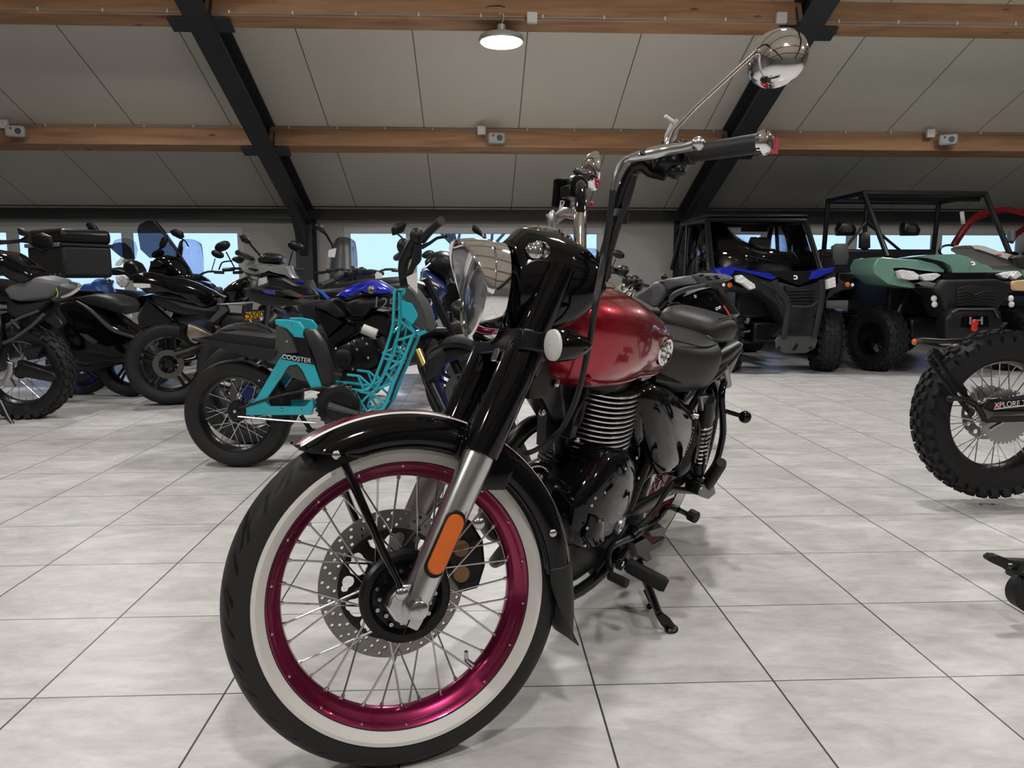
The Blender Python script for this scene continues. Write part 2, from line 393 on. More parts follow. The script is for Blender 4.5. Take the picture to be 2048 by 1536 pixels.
for y0, off in ((7.33, .215), (9.345, .02)):
    for o, a, b_, p0 in purlin(y0, .2555, .159, segs, 0): pass
    nm = 'upper' if y0 < 8 else 'lower'
    for k in (1, 2, 3):
        clip_cable('clipped_cable', y0, .2555, off, segs[k][0]+.02, segs[k][1]-.02, 'thin grey cable clipped along the %s wooden beam in the %s bay' % (nm, bay[k-1]))
for y0 in (5.32, 3.3, .9, -1.2, -3.3):
    q = [np.array([0, y0, roof(y0)+.01]), np.array([0, y0, roof(y0)-.24]), np.array([0, y0+.16, roof(y0+.16)-.24]), np.array([0, y0+.16, roof(y0+.16)+.01])]
    MB().grid([[(x, k[1], k[2]) for k in q] for x in (XL, XR)], True, True, True).build('wooden_purlin', WOOD)['kind'] = 'structure'
e = MB(); e.box(((XL+XR)/2, YW-.09, EAVE-.01), (XR-XL, .16, .14)); e.box(((XL+XR)/2, YW-.12, EAVE+.085), (XR-XL, .26, .012))
struct(e.build('trim_1', RSTEEL)); 
for i, x in enumerate(RX):
    m = MB()
    def strip(off0, off1, hw):
        ys = [YW-.1, RIDGE, YN]
        rings = []
        for y in ys:
            z = roof(y); rings.append([(x-hw, y, z-off0), (x+hw, y, z-off0), (x+hw, y, z-off1), (x-hw, y, z-off1)])
        m.grid(rings, True, True, True)
    strip(.285, .305, .115); strip(.02, .29, .009); strip(.0, .02, .115)
    # knee haunch and column at the wall
    yk = YW-.35
    m.box((x, yk, roof(yk)/2-.15), (.23, .02, roof(yk)-.3)); m.box((x, YW-.02, roof(YW)/2), (.23, .02, roof(YW))); m.box((x, (yk+YW)/2, .88), (.014, .34, 1.76))
    m.grid([[(x-hw, yk-.75, roof(yk-.75)-.29), (x-hw, yk, roof(yk)-.29), (x-hw, yk, roof(yk)-.75)] for hw in (-.05, .05)], True, True, True)
    # purlin brackets
    for y0 in (7.33, 9.345):
        p = np.array([0, y0, roof(y0)])+nd*.262
        for sgn in (-1, 1):
            m.box((x+sgn*.19, p[1]+.08, p[2]-.04), (.16, .18, .012), rotm((1, 0, 0), -.36))
            m.box((x+sgn*.112, p[1]+.08, p[2]+.06), (.01, .17, .2), rotm((1, 0, 0), -.36))
    struct(m.build('rafter', RSTEEL)); bpy.data.objects[-1] if 0 else None

# high bay lamps: the visible one and its twins along the same rows
LAMPG = mat('lamp_glow', (1, 1, 1), .4, emit=(1, .98, .94), estr=28)
LAMPB = mat('lamp_housing', (.55, .55, .55), .35, .8)
def lamp(x, y, z, r=.2, label=None, power=0):
    t = thing('high_bay_lamp', label, 'lamp', loc=(x, y, z), group='round high bay lamps')
    MB().lathe([(.055, .001), (.055, r*.35), (.045, r*.62), (.02, r*.93), (-.01, r), (-.03, r*.97), (-.03, .001)], axis=(0, 0, 1), n=40).build('housing', LAMPB, t)
    MB().lathe([(-.031, r*.9), (-.04, r*.85), (-.046, .001)], axis=(0, 0, 1), n=40).build('diffuser', LAMPG, t)
    MB().lathe([(.12, .001), (.12, .035), (.055, .045), (.05, .001)], axis=(0, 0, 1), n=16).build('driver', LAMPB, t)
    MB().tube([(0, 0, .12), (.015, 0, .16), (.02, 0, .2), (-.01, 0, .22), (-.02, 0, .2)], .006, 6, smooth=4).build('hook', STEEL, t)
    if power:
        l = bpy.data.lights.new('lamp_light', 'AREA'); l.shape = 'DISK'; l.size = r*1.7; l.energy = power; l.color = (1, .975, .94); l.spread = math.radians(150)
        lo = bpy.data.objects.new('lamp_light', l); COL.objects.link(lo); lo.parent = t; lo.location = (0, 0, -.06)
    return t
pl = ground(1003, 78, 3.0); 
d = ray(1003, 78); tt = 7.22/d[1]; pl = CAM+tt*d
LP = 62
lamp(pl[0], pl[1], pl[2], .205, 'lit round lamp hanging from the upper wooden beam', LP)
c = thing('lamp_cable', 'short black looped cable above the lit round lamp', 'cable', loc=(0, 0, 0))
MB().tube([(pl[0]+.02, pl[1]+.06, pl[2]+.235), (pl[0]-.12, pl[1]+.06, pl[2]+.25), (pl[0]-.13, pl[1]+.07, pl[2]+.29), (pl[0]+.0, pl[1]+.07, pl[2]+.30), (pl[0]+.1, pl[1]+.07, pl[2]+.26), (pl[0]+.2, pl[1]+.07, pl[2]+.27)], .006, 6, smooth=5).build('flex', SATIN, c)
# ------------------------------------------------------------------ wheels
RK = math.radians(26); SD = np.array([-math.sin(RK), 0, math.cos(RK)])
def cutout_mat(name, base, rules, rough=.35, metal=1.0):
    """metal plate with round through-holes laid out on rings about the Y axis: rules = (ring radius, hole radius, count, phase)"""
    m = bpy.data.materials.new(name); m.use_nodes = True; nt = m.node_tree; N = nt.nodes; L = nt.links; b = N['Principled BSDF']
    b.inputs['Base Color'].default_value = (*base, 1); b.inputs['Roughness'].default_value = rough; b.inputs['Metallic'].default_value = metal
    tc = N.new('ShaderNodeTexCoord'); sx = N.new('ShaderNodeSeparateXYZ'); L.new(tc.outputs['UV'], sx.inputs[0])
    # UV stores (angle/2pi, radius)
    tot = None
    for R, hr, n, ph in rules:
        def M(op, a, b_=None, c=None):
            q = N.new('ShaderNodeMath'); q.operation = op
            for i, z in enumerate((a, b_, c)):
                if z is None: continue
                if isinstance(z, (int, float)): q.inputs[i].default_value = z
                else: L.new(z, q.inputs[i])
            return q.outputs[0]
        a = M('MULTIPLY', sx.outputs[0], float(n)); a = M('ADD', a, ph); a = M('FRACT', a); a = M('SUBTRACT', a, .5); a = M('MULTIPLY', a, 2*PI/n)
        px = M('MULTIPLY', M('SINE', a), sx.outputs[1]); py = M('SUBTRACT', M('MULTIPLY', M('COSINE', a), sx.outputs[1]), R)
        dd = M('ADD', M('MULTIPLY', px, px), M('MULTIPLY', py, py)); h = M('LESS_THAN', dd, hr*hr)
        tot = h if tot is None else M('MAXIMUM', tot, h)
    inv = M('SUBTRACT', 1.0, tot); L.new(inv, b.inputs['Alpha'])
    return m
def plate_ring(c, r0, r1, y, th, n=96, xf=None):
    """annulus with radial UVs for the hole pattern"""
    me = bpy.data.meshes.new('ring'); V = []; F = []; UV = []
    for yy in (y-th/2, y+th/2):
        for k in range(n):
            a = 2*PI*k/n
            for R in (r0, r1): V.append((c[0]+R*math.cos(a), c[1]+yy, c[2]+R*math.sin(a)))
    def idx(s, k, q): return s*2*n+(k % n)*2+q
    for s in (0, 1):
        for k in range(n):
            F.append((idx(s, k, 0), idx(s, k, 1), idx(s, k+1, 1), idx(s, k+1, 0))); UV.append([(k/n, r0), (k/n, r1), ((k+1)/n, r1), ((k+1)/n, r0)])
    for k in range(n):
        for q, R in ((0, r0), (1, r1)):
            F.append((idx(0, k, q), idx(0, k+1, q), idx(1, k+1, q), idx(1, k, q))); UV.append([(k/n, 9), ((k+1)/n, 9), ((k+1)/n, 9), (k/n, 9)])
    if xf: V = [tuple(p) for p in xf(np.array(V))]
    me.from_pydata(V, [], F); uv = me.uv_layers.new(name='polar'); i = 0
    for f, u in zip(F, UV):
        for q in u: uv.data[i].uv = q; i += 1
    return me
def link_mesh(name, me, m, parent):
    me.name = name; me.materials.append(m); o = bpy.data.objects.new(name, me); COL.objects.link(o); o.parent = parent; return o

def tread_mat(name, c, xf, n, kind):
    """tyre rubber with slanted grooves: uses radial UV (u around, v across)"""
    m = bpy.data.materials.new(name); m.use_nodes = True; nt = m.node_tree; N = nt.nodes; L = nt.links; b = N['Principled BSDF']
    b.inputs['Roughness'].default_value = .55; b.inputs['Specular IOR Level'].default_value = .3
    tc = N.new('ShaderNodeTexCoord'); sx = N.new('ShaderNodeSeparateXYZ'); L.new(tc.outputs['UV'], sx.inputs[0])
    def M(op, a, b_=None, c=None):
        q = N.new('ShaderNodeMath'); q.operation = op
        for i, z in enumerate((a, b_, c)):
            if z is None: continue
            if isinstance(z, (int, float)): q.inputs[i].default_value = z
            else: L.new(z, q.inputs[i])
        return q.outputs[0]
    u, v = sx.outputs[0], sx.outputs[1]; av = M('ABSOLUTE', v)
    if kind == 'sweep':
        f1 = M('FRACT', M('ADD', M('MULTIPLY', u, float(n)), M('MULTIPLY', M('MULTIPLY', av, av), 1.3)))
        g1 = M('MULTIPLY', M('LESS_THAN', M('ABSOLUTE', M('SUBTRACT', f1, .5)), .075), M('MULTIPLY', M('GREATER_THAN', av, .06), M('LESS_THAN', av, .62)))
        f2 = M('FRACT', M('ADD', M('MULTIPLY', u, n*2.0), M('MULTIPLY', av, 1.6)))
        g2 = M('MULTIPLY', M('LESS_THAN', M('ABSOLUTE', M('SUBTRACT', f2, .5)), .11), M('MULTIPLY', M('GREATER_THAN', av, .40), M('LESS_THAN', av, .74)))
        g = M('MAXIMUM', g1, g2)
    elif kind == 'hatch':
        f1 = M('FRACT', M('ADD', M('MULTIPLY', u, float(n)), M('MULTIPLY', M('PINGPONG', M('MULTIPLY', v, 3.0), .5), 1.2)))
        g = M('MULTIPLY', M('LESS_THAN', f1, .4), M('LESS_THAN', av, .75))
    else:
        f1 = M('FRACT', M('ADD', M('MULTIPLY', u, float(n)), M('MULTIPLY', av, .7)))
        g = M('MULTIPLY', M('LESS_THAN', f1, .16), M('LESS_THAN', av, .8))
    iv = M('SUBTRACT', 1.0, g); bp = N.new('ShaderNodeBump'); bp.inputs['Strength'].default_value = 1.0; bp.inputs['Distance'].default_value = .006; b.inputs['Specular IOR Level'].default_value = .25
    L.new(iv, bp.inputs['Height']); L.new(bp.outputs[0], b.inputs['Normal'])
    mx = N.new('ShaderNodeMix'); mx.data_type = 'RGBA'; L.new(g, mx.inputs['Factor']); mx.inputs['A'].default_value = (.019, .019, .0195, 1); mx.inputs['B'].default_value = (.001, .001, .001, 1); L.new(mx.outputs['Result'], b.inputs['Base Color'])
    return m
def tyre_mesh(c, R, hw, rb, xf=None, n=120, k=20, power=2.3, crown=.0):
    """tyre cross-section: bead radius rb, half width hw, outer radius R; UV = (around, -1..1 across the tread)"""
    prof = []
    mid = rb+(R-rb)*.52
    for i in range(k+1):
        t = -1+2*i/k; a = t*math.radians(128)
        y = hw*math.copysign(abs(math.sin(a))**(2/power), math.sin(a)); cz = math.cos(a)
        r = mid+(R-mid)*math.copysign(abs(cz)**(2/power), cz) if cz > 0 else mid-(mid-rb)*min(1, (-cz)/abs(math.cos(math.radians(128))))
        if cz <= 0: y = math.copysign(hw*(1-.28*((-cz)/.616)**1.5), t)
        prof.append((y, r, t*1.42))
    V = []; F = []; UV = []
    for j in range(n):
        a = 2*PI*j/n
        for y, r, t in prof: V.append((c[0]+r*math.cos(a), c[1]+y, c[2]+r*math.sin(a)))
    m = len(prof)
    for j in range(n):
        for i in range(m-1):
            F.append((j*m+i, j*m+i+1, ((j+1) % n)*m+i+1, ((j+1) % n)*m+i)); UV.append([(j/n, prof[i][2]), (j/n, prof[i+1][2]), ((j+1)/n, prof[i+1][2]), ((j+1)/n, prof[i][2])])
    if xf: V = [tuple(p) for p in xf(np.array(V))]
    me = bpy.data.meshes.new('tire'); me.from_pydata(V, [], F); uv = me.uv_layers.new(name='polar'); i = 0
    for u in UV:
        for q in u: uv.data[i].uv = q; i += 1
    me.polygons.foreach_set('use_smooth', [True]*len(me.polygons))
    return me
ID = lambda V: V
def spoke_wheel(parent, name, c, R, hw, rb, xf, rimm, tm, nsp=36, hubr=.05, hub_hw=.035, wall=None, sp_r=.0020, hubm=SATIN, spm=STEEL, hub_y=0):
    c = np.array(c, float)
    rw = hw*.72
    rim = MB().lathe([(-rw, rb+.006), (-rw-.002, rb), (-rw+.004, rb-.007), (-rw*.72, rb-.010), (-rw*.6, rb-.018), (-rw*.3, rb-.026), (0, rb-.029), (rw*.3, rb-.026), (rw*.6, rb-.018), (rw*.72, rb-.010), (rw-.004, rb-.007), (rw+.002, rb), (rw, rb+.006),
        (rw*.7, rb-.003), (rw*.3, rb-.016), (0, rb-.020), (-rw*.3, rb-.016), (-rw*.7, rb-.003)], c, (0, 1, 0), 120, True).x(xf).build(name, rimm, parent, ang=50)
    me = tyre_mesh((c[0], c[1], c[2]), R, hw, rb-.002, xf); link_mesh('tire', me, tm, rim)
    if wall:
        w0, w1 = wall
        for sg in (1, -1):
            pr = [(hw*.775, w0), (hw*.90, w0+(w1-w0)*.3), (hw*1.0+.001, w0+(w1-w0)*.7), (hw*1.012, w1), (hw*.97, w1+.001), (hw*.8, w0+.002)]
            MB().lathe([(sg*a, r) for a, r in pr], c, (0, 1, 0), 120, True).x(xf).build('white_wall', WHITER, rim)
    hub = MB().lathe([(-hub_hw-.012, .001), (-hub_hw-.012, hubr*.5), (-hub_hw-.004, hubr*.55), (-hub_hw-.004, hubr), (-hub_hw+.004, hubr), (-hub_hw+.006, hubr*.62), (hub_hw-.006, hubr*.62), (hub_hw-.004, hubr), (hub_hw+.004, hubr), (hub_hw+.004, hubr*.55), (hub_hw+.012, hubr*.5), (hub_hw+.012, .001)], c+np.array([0, hub_y, 0]), (0, 1, 0), 48).x(xf).build('hub', hubm, rim)
    for k in range(nsp):
        side = 1 if k % 2 else -1; g = (k//2) % 2
        a = 2*PI*k/nsp; da = (1 if g else -1)*math.radians(50 if hubr < .06 else 34)
        h = c+np.array([hubr*.93*math.cos(a+da), hub_y+side*hub_hw, hubr*.93*math.sin(a+da)])
        e = c+np.array([(rb-.024)*math.cos(a), side*rw*.12, (rb-.024)*math.sin(a)]); q = h+(e-h)*.95
        s_ = MB().tube([h, q], sp_r, 6); s_.tube([q, e+(e-h)*.008], sp_r*1.9, 6); s_.x(xf).build('spoke', spm, rim)
    return rim, hub

# ------------------------------------------------------------------ the red cruiser
BK = Frame((-.1942, 1.4739, 0), PI+.9928, .2277)
HF = np.array([0, 0, .331]); BK.steer(-.7465, RK, HF-.05*np.array([math.cos(RK), 0, math.sin(RK)]))
S = BK.st
root = thing('motorcycle', 'black cruiser motorcycle with red tank, whitewall tyres and high handlebar, in the foreground', 'motorcycle', BK)
fw = {}
TREAD = tread_mat('front_tyre_rubber', None, None, 17, 'sweep')
rim, hub = spoke_wheel(root, 'front_wheel', HF, .331, .053, .253, S, RIMRED, TREAD, 36, .052, .033, (.2565, .2805))
# big black hub ring on the near side with bolt heads
m = MB().lathe([(.034, .062), (.030, .078), (.036, .088), (.048, .088), (.054, .082), (.054, .071), (.046, .066), (.040, .062)], HF, (0, 1, 0), 72, True)
m.lathe([(.034, .001), (.034, .066), (.041, .066), (.041, .03), (.06, .028), (.06, .001)], HF, (0, 1, 0), 48)
m.x(S).build('hub_ring', SATIN, rim)
bolt = MB()
for k in range(18):
    a = 2*PI*k/18; R = .058 if k % 2 else .05
    MB().lathe([(.041, .001), (.041, .0042), (.050, .0042), (.050, .001)], HF+np.array([R*math.cos(a), 0, R*math.sin(a)]), (0, 1, 0), 6).x(S).build('hub_bolt', STEEL, rim)

DH = cutout_mat('drilled_disc', (.30, .29, .28), [(.142, .0034, 30, 0), (.130, .0034, 30, .33), (.118, .0034, 30, .66)], .36)
disc = link_mesh('brake_disc', plate_ring(HF, .108, .150, -.062, .005, xf=S), DH, rim)
CR_ = cutout_mat('disc_carrier', (.008, .008, .008), [(.082, .019, 6, 0), (.098, .0075, 6, .5), (.092, .012, 12, .24)], .4, 0)
link_mesh('disc_carrier', plate_ring(HF, .045, .112, -.058, .004, xf=S), CR_, rim)
# valve, rim weight
v_ = HF+np.array([.222*math.cos(-.95), 0, .222*math.sin(-.95)]); e_ = HF+np.array([.195*math.cos(-.97), .0, .195*math.sin(-.97)])
v1 = HF+.223*np.array([-math.cos(-.95+.35), 0, math.sin(-.95+.35)])
MB().tube([HF+.225*np.array([-math.cos(.85), 0, -math.sin(.85)]), HF+.205*np.array([-math.cos(.86), 0, -math.sin(.86)]), HF+.19*np.array([-math.cos(.80), 0, -math.sin(.80)])+np.array([0, .006, 0])], [.006, .005, .004], 10).x(S).build('valve', STEEL, rim)

for k in range(18):
    a = 2*PI*(k+.5)/18; MB().ell(HF+np.array([.2475*math.cos(a), .0385, .2475*math.sin(a)]), (.0028, .0018, .0028), n=8, m=5).x(S).build('rim_rivet', STEEL, rim)
# forks
for sg in (1, -1):
    y = sg*.105; A = lambda t, dx=0, dy=0: HF+SD*t+np.array([math.cos(RK)*dx, y+dy, math.sin(RK)*dx])
    sl = MB().tube([A(-.01), A(.02), A(.12), A(.285), A(.31)], [.027, .029, .0285, .031, .029], 28)
    sl.prism([A(.035, .024), A(.05, -.02), A(-.02, -.026), A(-.040, -.024), A(-.036, .024), A(-.022, .046), A(.0, .050), (A(.028, .040))], y-.017, y+.017)
    sl.x(S); fk = sl.build('fork_slider', CASTAL if sg < 0 else ALU, root, bevel=.004)
    cv = MB().tube([A(.30), A(.302), A(.52), A(.53)], [.034, .037, .038, .034], 28)
    cv.tube([A(.53), A(.60), A(.70)], [.031, .031, .030], 28); cv.x(S).build('fork_cover', GLOSS, root)
# axle nut and clamp slot
MB().lathe([(.12, .001), (.12, .024), (.127, .024), (.127, .017), (.150, .017), (.152, .014), (.152, .001)], HF, (0, 1, 0), 24).lathe([(.123, .001), (.123, .0165), (.142, .0165), (.142, .001)], HF, (0, 1, 0), 6).x(S).build('axle_nut', STEEL, root)
MB().box(HF+SD*-.038+np.array([.0, .1225, 0]), (.002, .002, .034), rotm((0, 1, 0), -RK)).x(S).build('clamp_slot', SATIN, root)
# amber reflector
rf = MB(); a0 = HF+SD*.083; a1 = HF+SD*.165; ox = np.array([math.cos(RK), 0, math.sin(RK)])
for t in np.linspace(0, PI, 9): rf.v.append(tuple(a1+SD*.017*math.sin(t)+ox*.017*math.cos(t)))
for t in np.linspace(PI, 2*PI, 9): rf.v.append(tuple(a0+SD*.017*math.sin(t)+ox*.017*math.cos(t)))
pl_ = [np.array(p) for p in rf.v]
MB().prism(pl_, .131, .141).x(S).build('reflector', AMBER, root, bevel=.003)
MB().prism([HF+SD*.124+(p-(HF+SD*.124))*1.13 for p in pl_], .126, .136).x(S).build('reflector_base', SATIN, root, bevel=.002)
# fender
def fender(xf, c, a0, a1, prof, ends, n=60, aa=None):
    rings = []
    for i in range(n+1):
        a = a0+(a1-a0)*i/n; r = []
        for y, R in prof:
            Rq, yq = ends(a, y, R)
            r.append((c[0]+Rq*math.cos(a), c[1]+yq, c[2]+Rq*math.sin(a)))
        rings.append(r)
    m = MB().grid(rings, False); m.x(xf); return m
half = [(.076, .286), (.0785, .300), (.0785, .314), (.074, .328), (.064, .339), (.050, .346), (.034, .3505), (.018, .353), (0, .354)]
prof = half+[(-y, r) for y, r in reversed(half[:-1])]
A0, A1 = math.radians(56), math.radians(176)
def fend(a, y, R):
    # the front mouth is cut back towards the skirt, ending in a point at the crown
    d = math.degrees(a); lo = .286
    if d < 72: lo = .286+(.352-.286)*max(0, 1-((max(d, 56)-56)/16)**.7)
    lift = .0005*0
    return max(R, lo), y*(1 if R > lo else (.0785 if y > 0 else -.0785)/(abs(y)+1e-9)*abs(y)/.0785)
fd = fender(S, HF, A0, A1, prof, fend, 70).build('front_fender', GLOSS, root, solid=.003)
band = [(.042, .3508), (.031, .3534), (.016, .3554), (0, .3562), (-.016, .3554), (-.031, .3534), (-.042, .3508)]
fender(S, HF, math.radians(56.3), A1, band, lambda a, y, R: (R, y)).build('red_stripe', FENRED, fd)
for sg in (1, -1):
    fender(S, HF, math.radians(56.3), A1, [(sg*.0495, .3484), (sg*.046, .3500), (sg*.0415, .3516)], lambda a, y, R: (R, y)).build('pinstripe', WHITEP, fd)
# rolled rim along the skirt
for sg in (1, -1):
    pts = []
    for i in range(50):
        a = A0+(A1-A0)*i/49; R, y = fend(a, sg*.077, .286); pts.append(S(HF+np.array([R*math.cos(a), sg*.0775, R*math.sin(a)]))[0])
    MB().tube(pts, .0028, 6).build('fender_bead', GLOSS, fd)
# mud flap: rear continuation down to a point
def flap(a, y, R):
    t = (math.degrees(a)-174)/27.; lo = .286+.097*max(0, t)**2.2
    out = .030*t*t
    return max(min(R+out, .386), lo), y*(1-.25*t*t)
fender(S, HF, math.radians(174), math.radians(201), [(y*1.02, r+.002) for y, r in prof], flap, 24).build('mud_flap', MATTE, fd, solid=.003)
# stays: from the fender to the slider foot, each side
for sg in (1, -1):
    p0 = HF+np.array([.118, sg*.086, .262]); p1 = HF+np.array([.028, sg*.128, .030])
    st = MB().tube([p0, p0*.82+p1*.18, p0*.3+p1*.7, p1+np.array([.004, 0, .02]), p1], [.013, .0155, .014, .011, .012], 12, flat=.55, up=(0, 1, 0)); st.x(S); so = st.build('fender_stay', GLOSS, fd)
    for q, rr in ((p1+np.array([0, sg*.004, 0]), .0125), (HF+np.array([.132, sg*.080, .278]), .0085), (HF+np.array([-.292, sg*.08, .103]), .0085), (HF+np.array([-.118, sg*.135, .145]), .012)):
        MB().ell(q+np.array([0, sg*.004, 0]), (rr, rr*.55, rr), n=14, m=8).x(S).build('dome_bolt', STEEL, fd)
    r0 = HF+np.array([-.125, sg*.085, .15])
# rear brackets tie the fender to the sliders (black webs behind the forks)
for sg in (1, -1):
    MB().prism([HF+np.array(p) for p in ((-.09, 0, .27), (-.12, 0, .33), (-.175, 0, .30), (-.215, 0, .24), (-.19, 0, .195), (-.13, 0, .20))], sg*.066, sg*.090, .012, 3).x(S).build('fender_bracket', GLOSS, fd)
# brake caliper on the far side
cal = MB().prism([HF+np.array(p) for p in ((-.095, 0, .095), (-.12, 0, .125), (-.16, 0, .12), (-.188, 0, .075), (-.192, 0, .02), (-.175, 0, -.025), (-.14, 0, -.03), (-.115, 0, .01))], -.095, -.035, .006, 2)
cal.x(S); co = cal.build('brake_caliper', SATIN, root, bevel=.003)
for z in (.065, .012): MB().lathe([(-.034, .001), (-.034, .017), (-.026, .017), (-.026, .001)], HF+np.array([-.135, 0, z]), (0, 1, 0), 24).x(S).build('caliper_piston', BROWNM, co)
# lower yoke
yk = MB(); yc = HF+SD*.535
yk.prism([yc+np.array(p) for p in ((.035, 0, .03), (.04, 0, -.015), (-.07, 0, -.03), (-.075, 0, .012))], -.15, .15, .01, 3); yk.x(S).build('lower_yoke', SATIN, root, bevel=.004)
MB().tube([HF+SD*.50-.05*ox, HF+SD*.72-.05*ox], .034, 20).x(S).build('steering_stem', SATIN, root)

# headlight
hc = np.array([-.205, 0, .920]); HR = rotm((0, 0, 1), -math.radians(3))@rotm((0, 1, 0), -math.radians(8))
def HL(V): return S((np.array(V)-hc)@HR.T+hc)
hl = MB().lathe([(.000, .097), (.000, .1035), (.030, .1035), (.043, .100), (.046, .095), (.043, .090), (.034, .089), (.005, .092)], hc, (1, 0, 0), 72, True).x(HL).build('headlight', CHROME, root)
MB().lathe([(.036, .0895), (.043, .08), (.049, .060), (.052, .03), (.053, .001)], hc, (1, 0, 0), 48).x(HL).build('headlight_lens', LENS, hl)
def facet():
    m = bpy.data.materials.new('faceted_reflector'); m.use_nodes = True; nt = m.node_tree; b = nt.nodes['Principled BSDF']; b.inputs['Metallic'].default_value = .15; b.inputs['Roughness'].default_value = .30; b.inputs['Base Color'].default_value = (.80, .80, .81, 1)
    tc = nt.nodes.new('ShaderNodeTexCoord'); v = nt.nodes.new('ShaderNodeTexVoronoi'); v.inputs['Scale'].default_value = 38; bp = nt.nodes.new('ShaderNodeBump'); bp.inputs['Strength'].default_value = .8; bp.inputs['Distance'].default_value = .008
    nt.links.new(tc.outputs['Object'], v.inputs['Vector']); nt.links.new(v.outputs['Distance'], bp.inputs['Height']); nt.links.new(bp.outputs[0], b.inputs['Normal']); return m
FACET = facet(); MATS['facet'] = FACET
MB().lathe([(.034, .089), (.022, .078), (.010, .052), (.004, .022), (.002, .001)], hc, (1, 0, 0), 48).x(HL).build('headlight_reflector', FACET, hl)
MB().lathe([(.0, .001), (.0, .012), (.02, .014), (.03, .01), (.032, .001)], hc, (1, 0, 0), 20).x(HL).build('headlight_bulb', WHITEP, hl)
# visor (peak)
rings = []
for i in range(9):
    t = i/8; r = []
    for k in range(25):
        a = math.radians(-102+204*k/24); ln = .010+.062*max(0, math.cos(a*.86))**1.25
        x_ = .030+ln*t; Rr = .1045-.004*t
        r.append(hc+np.array([x_, Rr*math.sin(a), Rr*math.cos(a)-.010*t*math.cos(a)*t]))
    rings.append(r)
MB().grid(rings, False).x(HL).build('headlight_visor', CHROME, hl, solid=.0022)
# nacelle
nc = MB().sect([(-.224, 0, .925, .099, .099), (-.230, 0, .929, .1015, .1015), (-.240, 0, .931, .103, .108, 2.1, .103), (-.255, 0, .931, .106, .124, 2.1, .103), (-.272, 0, .928, .112, .129, 2.1, .10), (-.31, 0, .922, .124, .130, 2.2, .09), (-.345, 0, .92, .134, .120, 2.3, .075), (-.375, 0, .922, .134, .102, 2.3, .055), (-.402, 0, .93, .115, .072, 2.2, .04), (-.420, 0, .935, .075, .04, 2, .025), (-.428, 0, .936, .02, .01)], 40)
nc.x(S); no = nc.build('nacelle', GLOSS, root, ang=60)
g = HF*0+np.array([-.325, 0, 1.032])
MB().lathe([(.0, .052), (.012, .054), (.018, .05), (.016, .045), (.008, .044), (.008, .001)], g, (-.25, 0, .97), 40).x(S).build('gauge_ring', CHROME, no)
for sg in (1, -1):
    pc = np.array([-.262, sg*.086, .992])
    pv = MB().ell(pc, (.022, .018, .022), n=18, m=10).lathe([(-.012, .021), (-.012, .026), (-.002, .025), (.0, .02)], pc, (1, sg*.55, .15), 20, True); pv.x(S).build('pilot_lamp', CHROME, no)
    MB().ell(pc+np.array([.012, sg*.008, .001]), (.014, .015, .017), n=16, m=8).x(S).build('pilot_lens', LENS, no)
# lower chin with chrome horn bits between the forks
MB().sect([(-.30, 0, .80, .05, .03), (-.26, 0, .80, .07, .05), (-.215, 0, .815, .06, .035), (-.20, 0, .82, .02, .015)], 18).x(S).build('headlight_bracket', SATIN, root)
MB().box((-.20, .035, .80), (.012, .03, .05), rotm((0, 1, 0), -.4)).box((-.205, .05, .765), (.02, .016, .03)).x(S).build('bracket_bolts', CHROME, root, bevel=.003)
# turn signals
for sg in (1, -1):
    c0 = np.array([-.262, sg*.205, .803]); sgk = MB().lathe([(.018, .0295), (.014, .031), (0, .0305), (-.02, .028), (-.045, .018), (-.058, .008), (-.062, .001)], c0, (1, sg*.1, 0), 28)
    sgk.tube([c0+np.array([-.02, -sg*.02, 0]), c0+np.array([-.02, -sg*.07, .004])], [.009, .008], 10); sgk.x(S); so = sgk.build('turn_signal', GLOSS, root)
    MB().lathe([(.0185, .0295), (.024, .0285), (.027, .02), (.028, .001)], c0, (1, sg*.1, 0), 28).x(S).build('signal_lens', mat('milky_lens', (.62, .62, .60), .25, coat=.6, bump=(500, .6)), so)
# handlebar: measured along its run from the clamps to the grips
LB = [(-.435, .045, .955), (-.43, .062, .995), (-.437, .10, 1.075), (-.442, .135, 1.135), (-.452, .165, 1.160), (-.48, .22, 1.165), (-.56, .39, 1.150)]
RB = [(-.435, -.045, .975), (-.432, -.060, 1.03), (-.44, -.075, 1.09), (-.455, -.10, 1.15), (-.475, -.14, 1.19), (-.50, -.20, 1.215), (-.555, -.39, 1.262)]
LB = [np.array(p) for p in LB]; RB = [np.array(p) for p in RB]
hb = MB().tube(LB, .0145, 16, smooth=5).tube(RB, .0135, 16, smooth=5).tube([LB[0], RB[0]], .0125, 12); hb.x(S); hbo = hb.build('handlebar', GLOSS, root)
MB().tube([RB[0]+(RB[1]-RB[0])*.3, RB[1], RB[2], RB[3]*.6+RB[2]*.4], .0145, 16, smooth=4).x(S).build('bar_sleeve', CHROME, hbo)
lab(hbo, 'glossy black high handlebar')
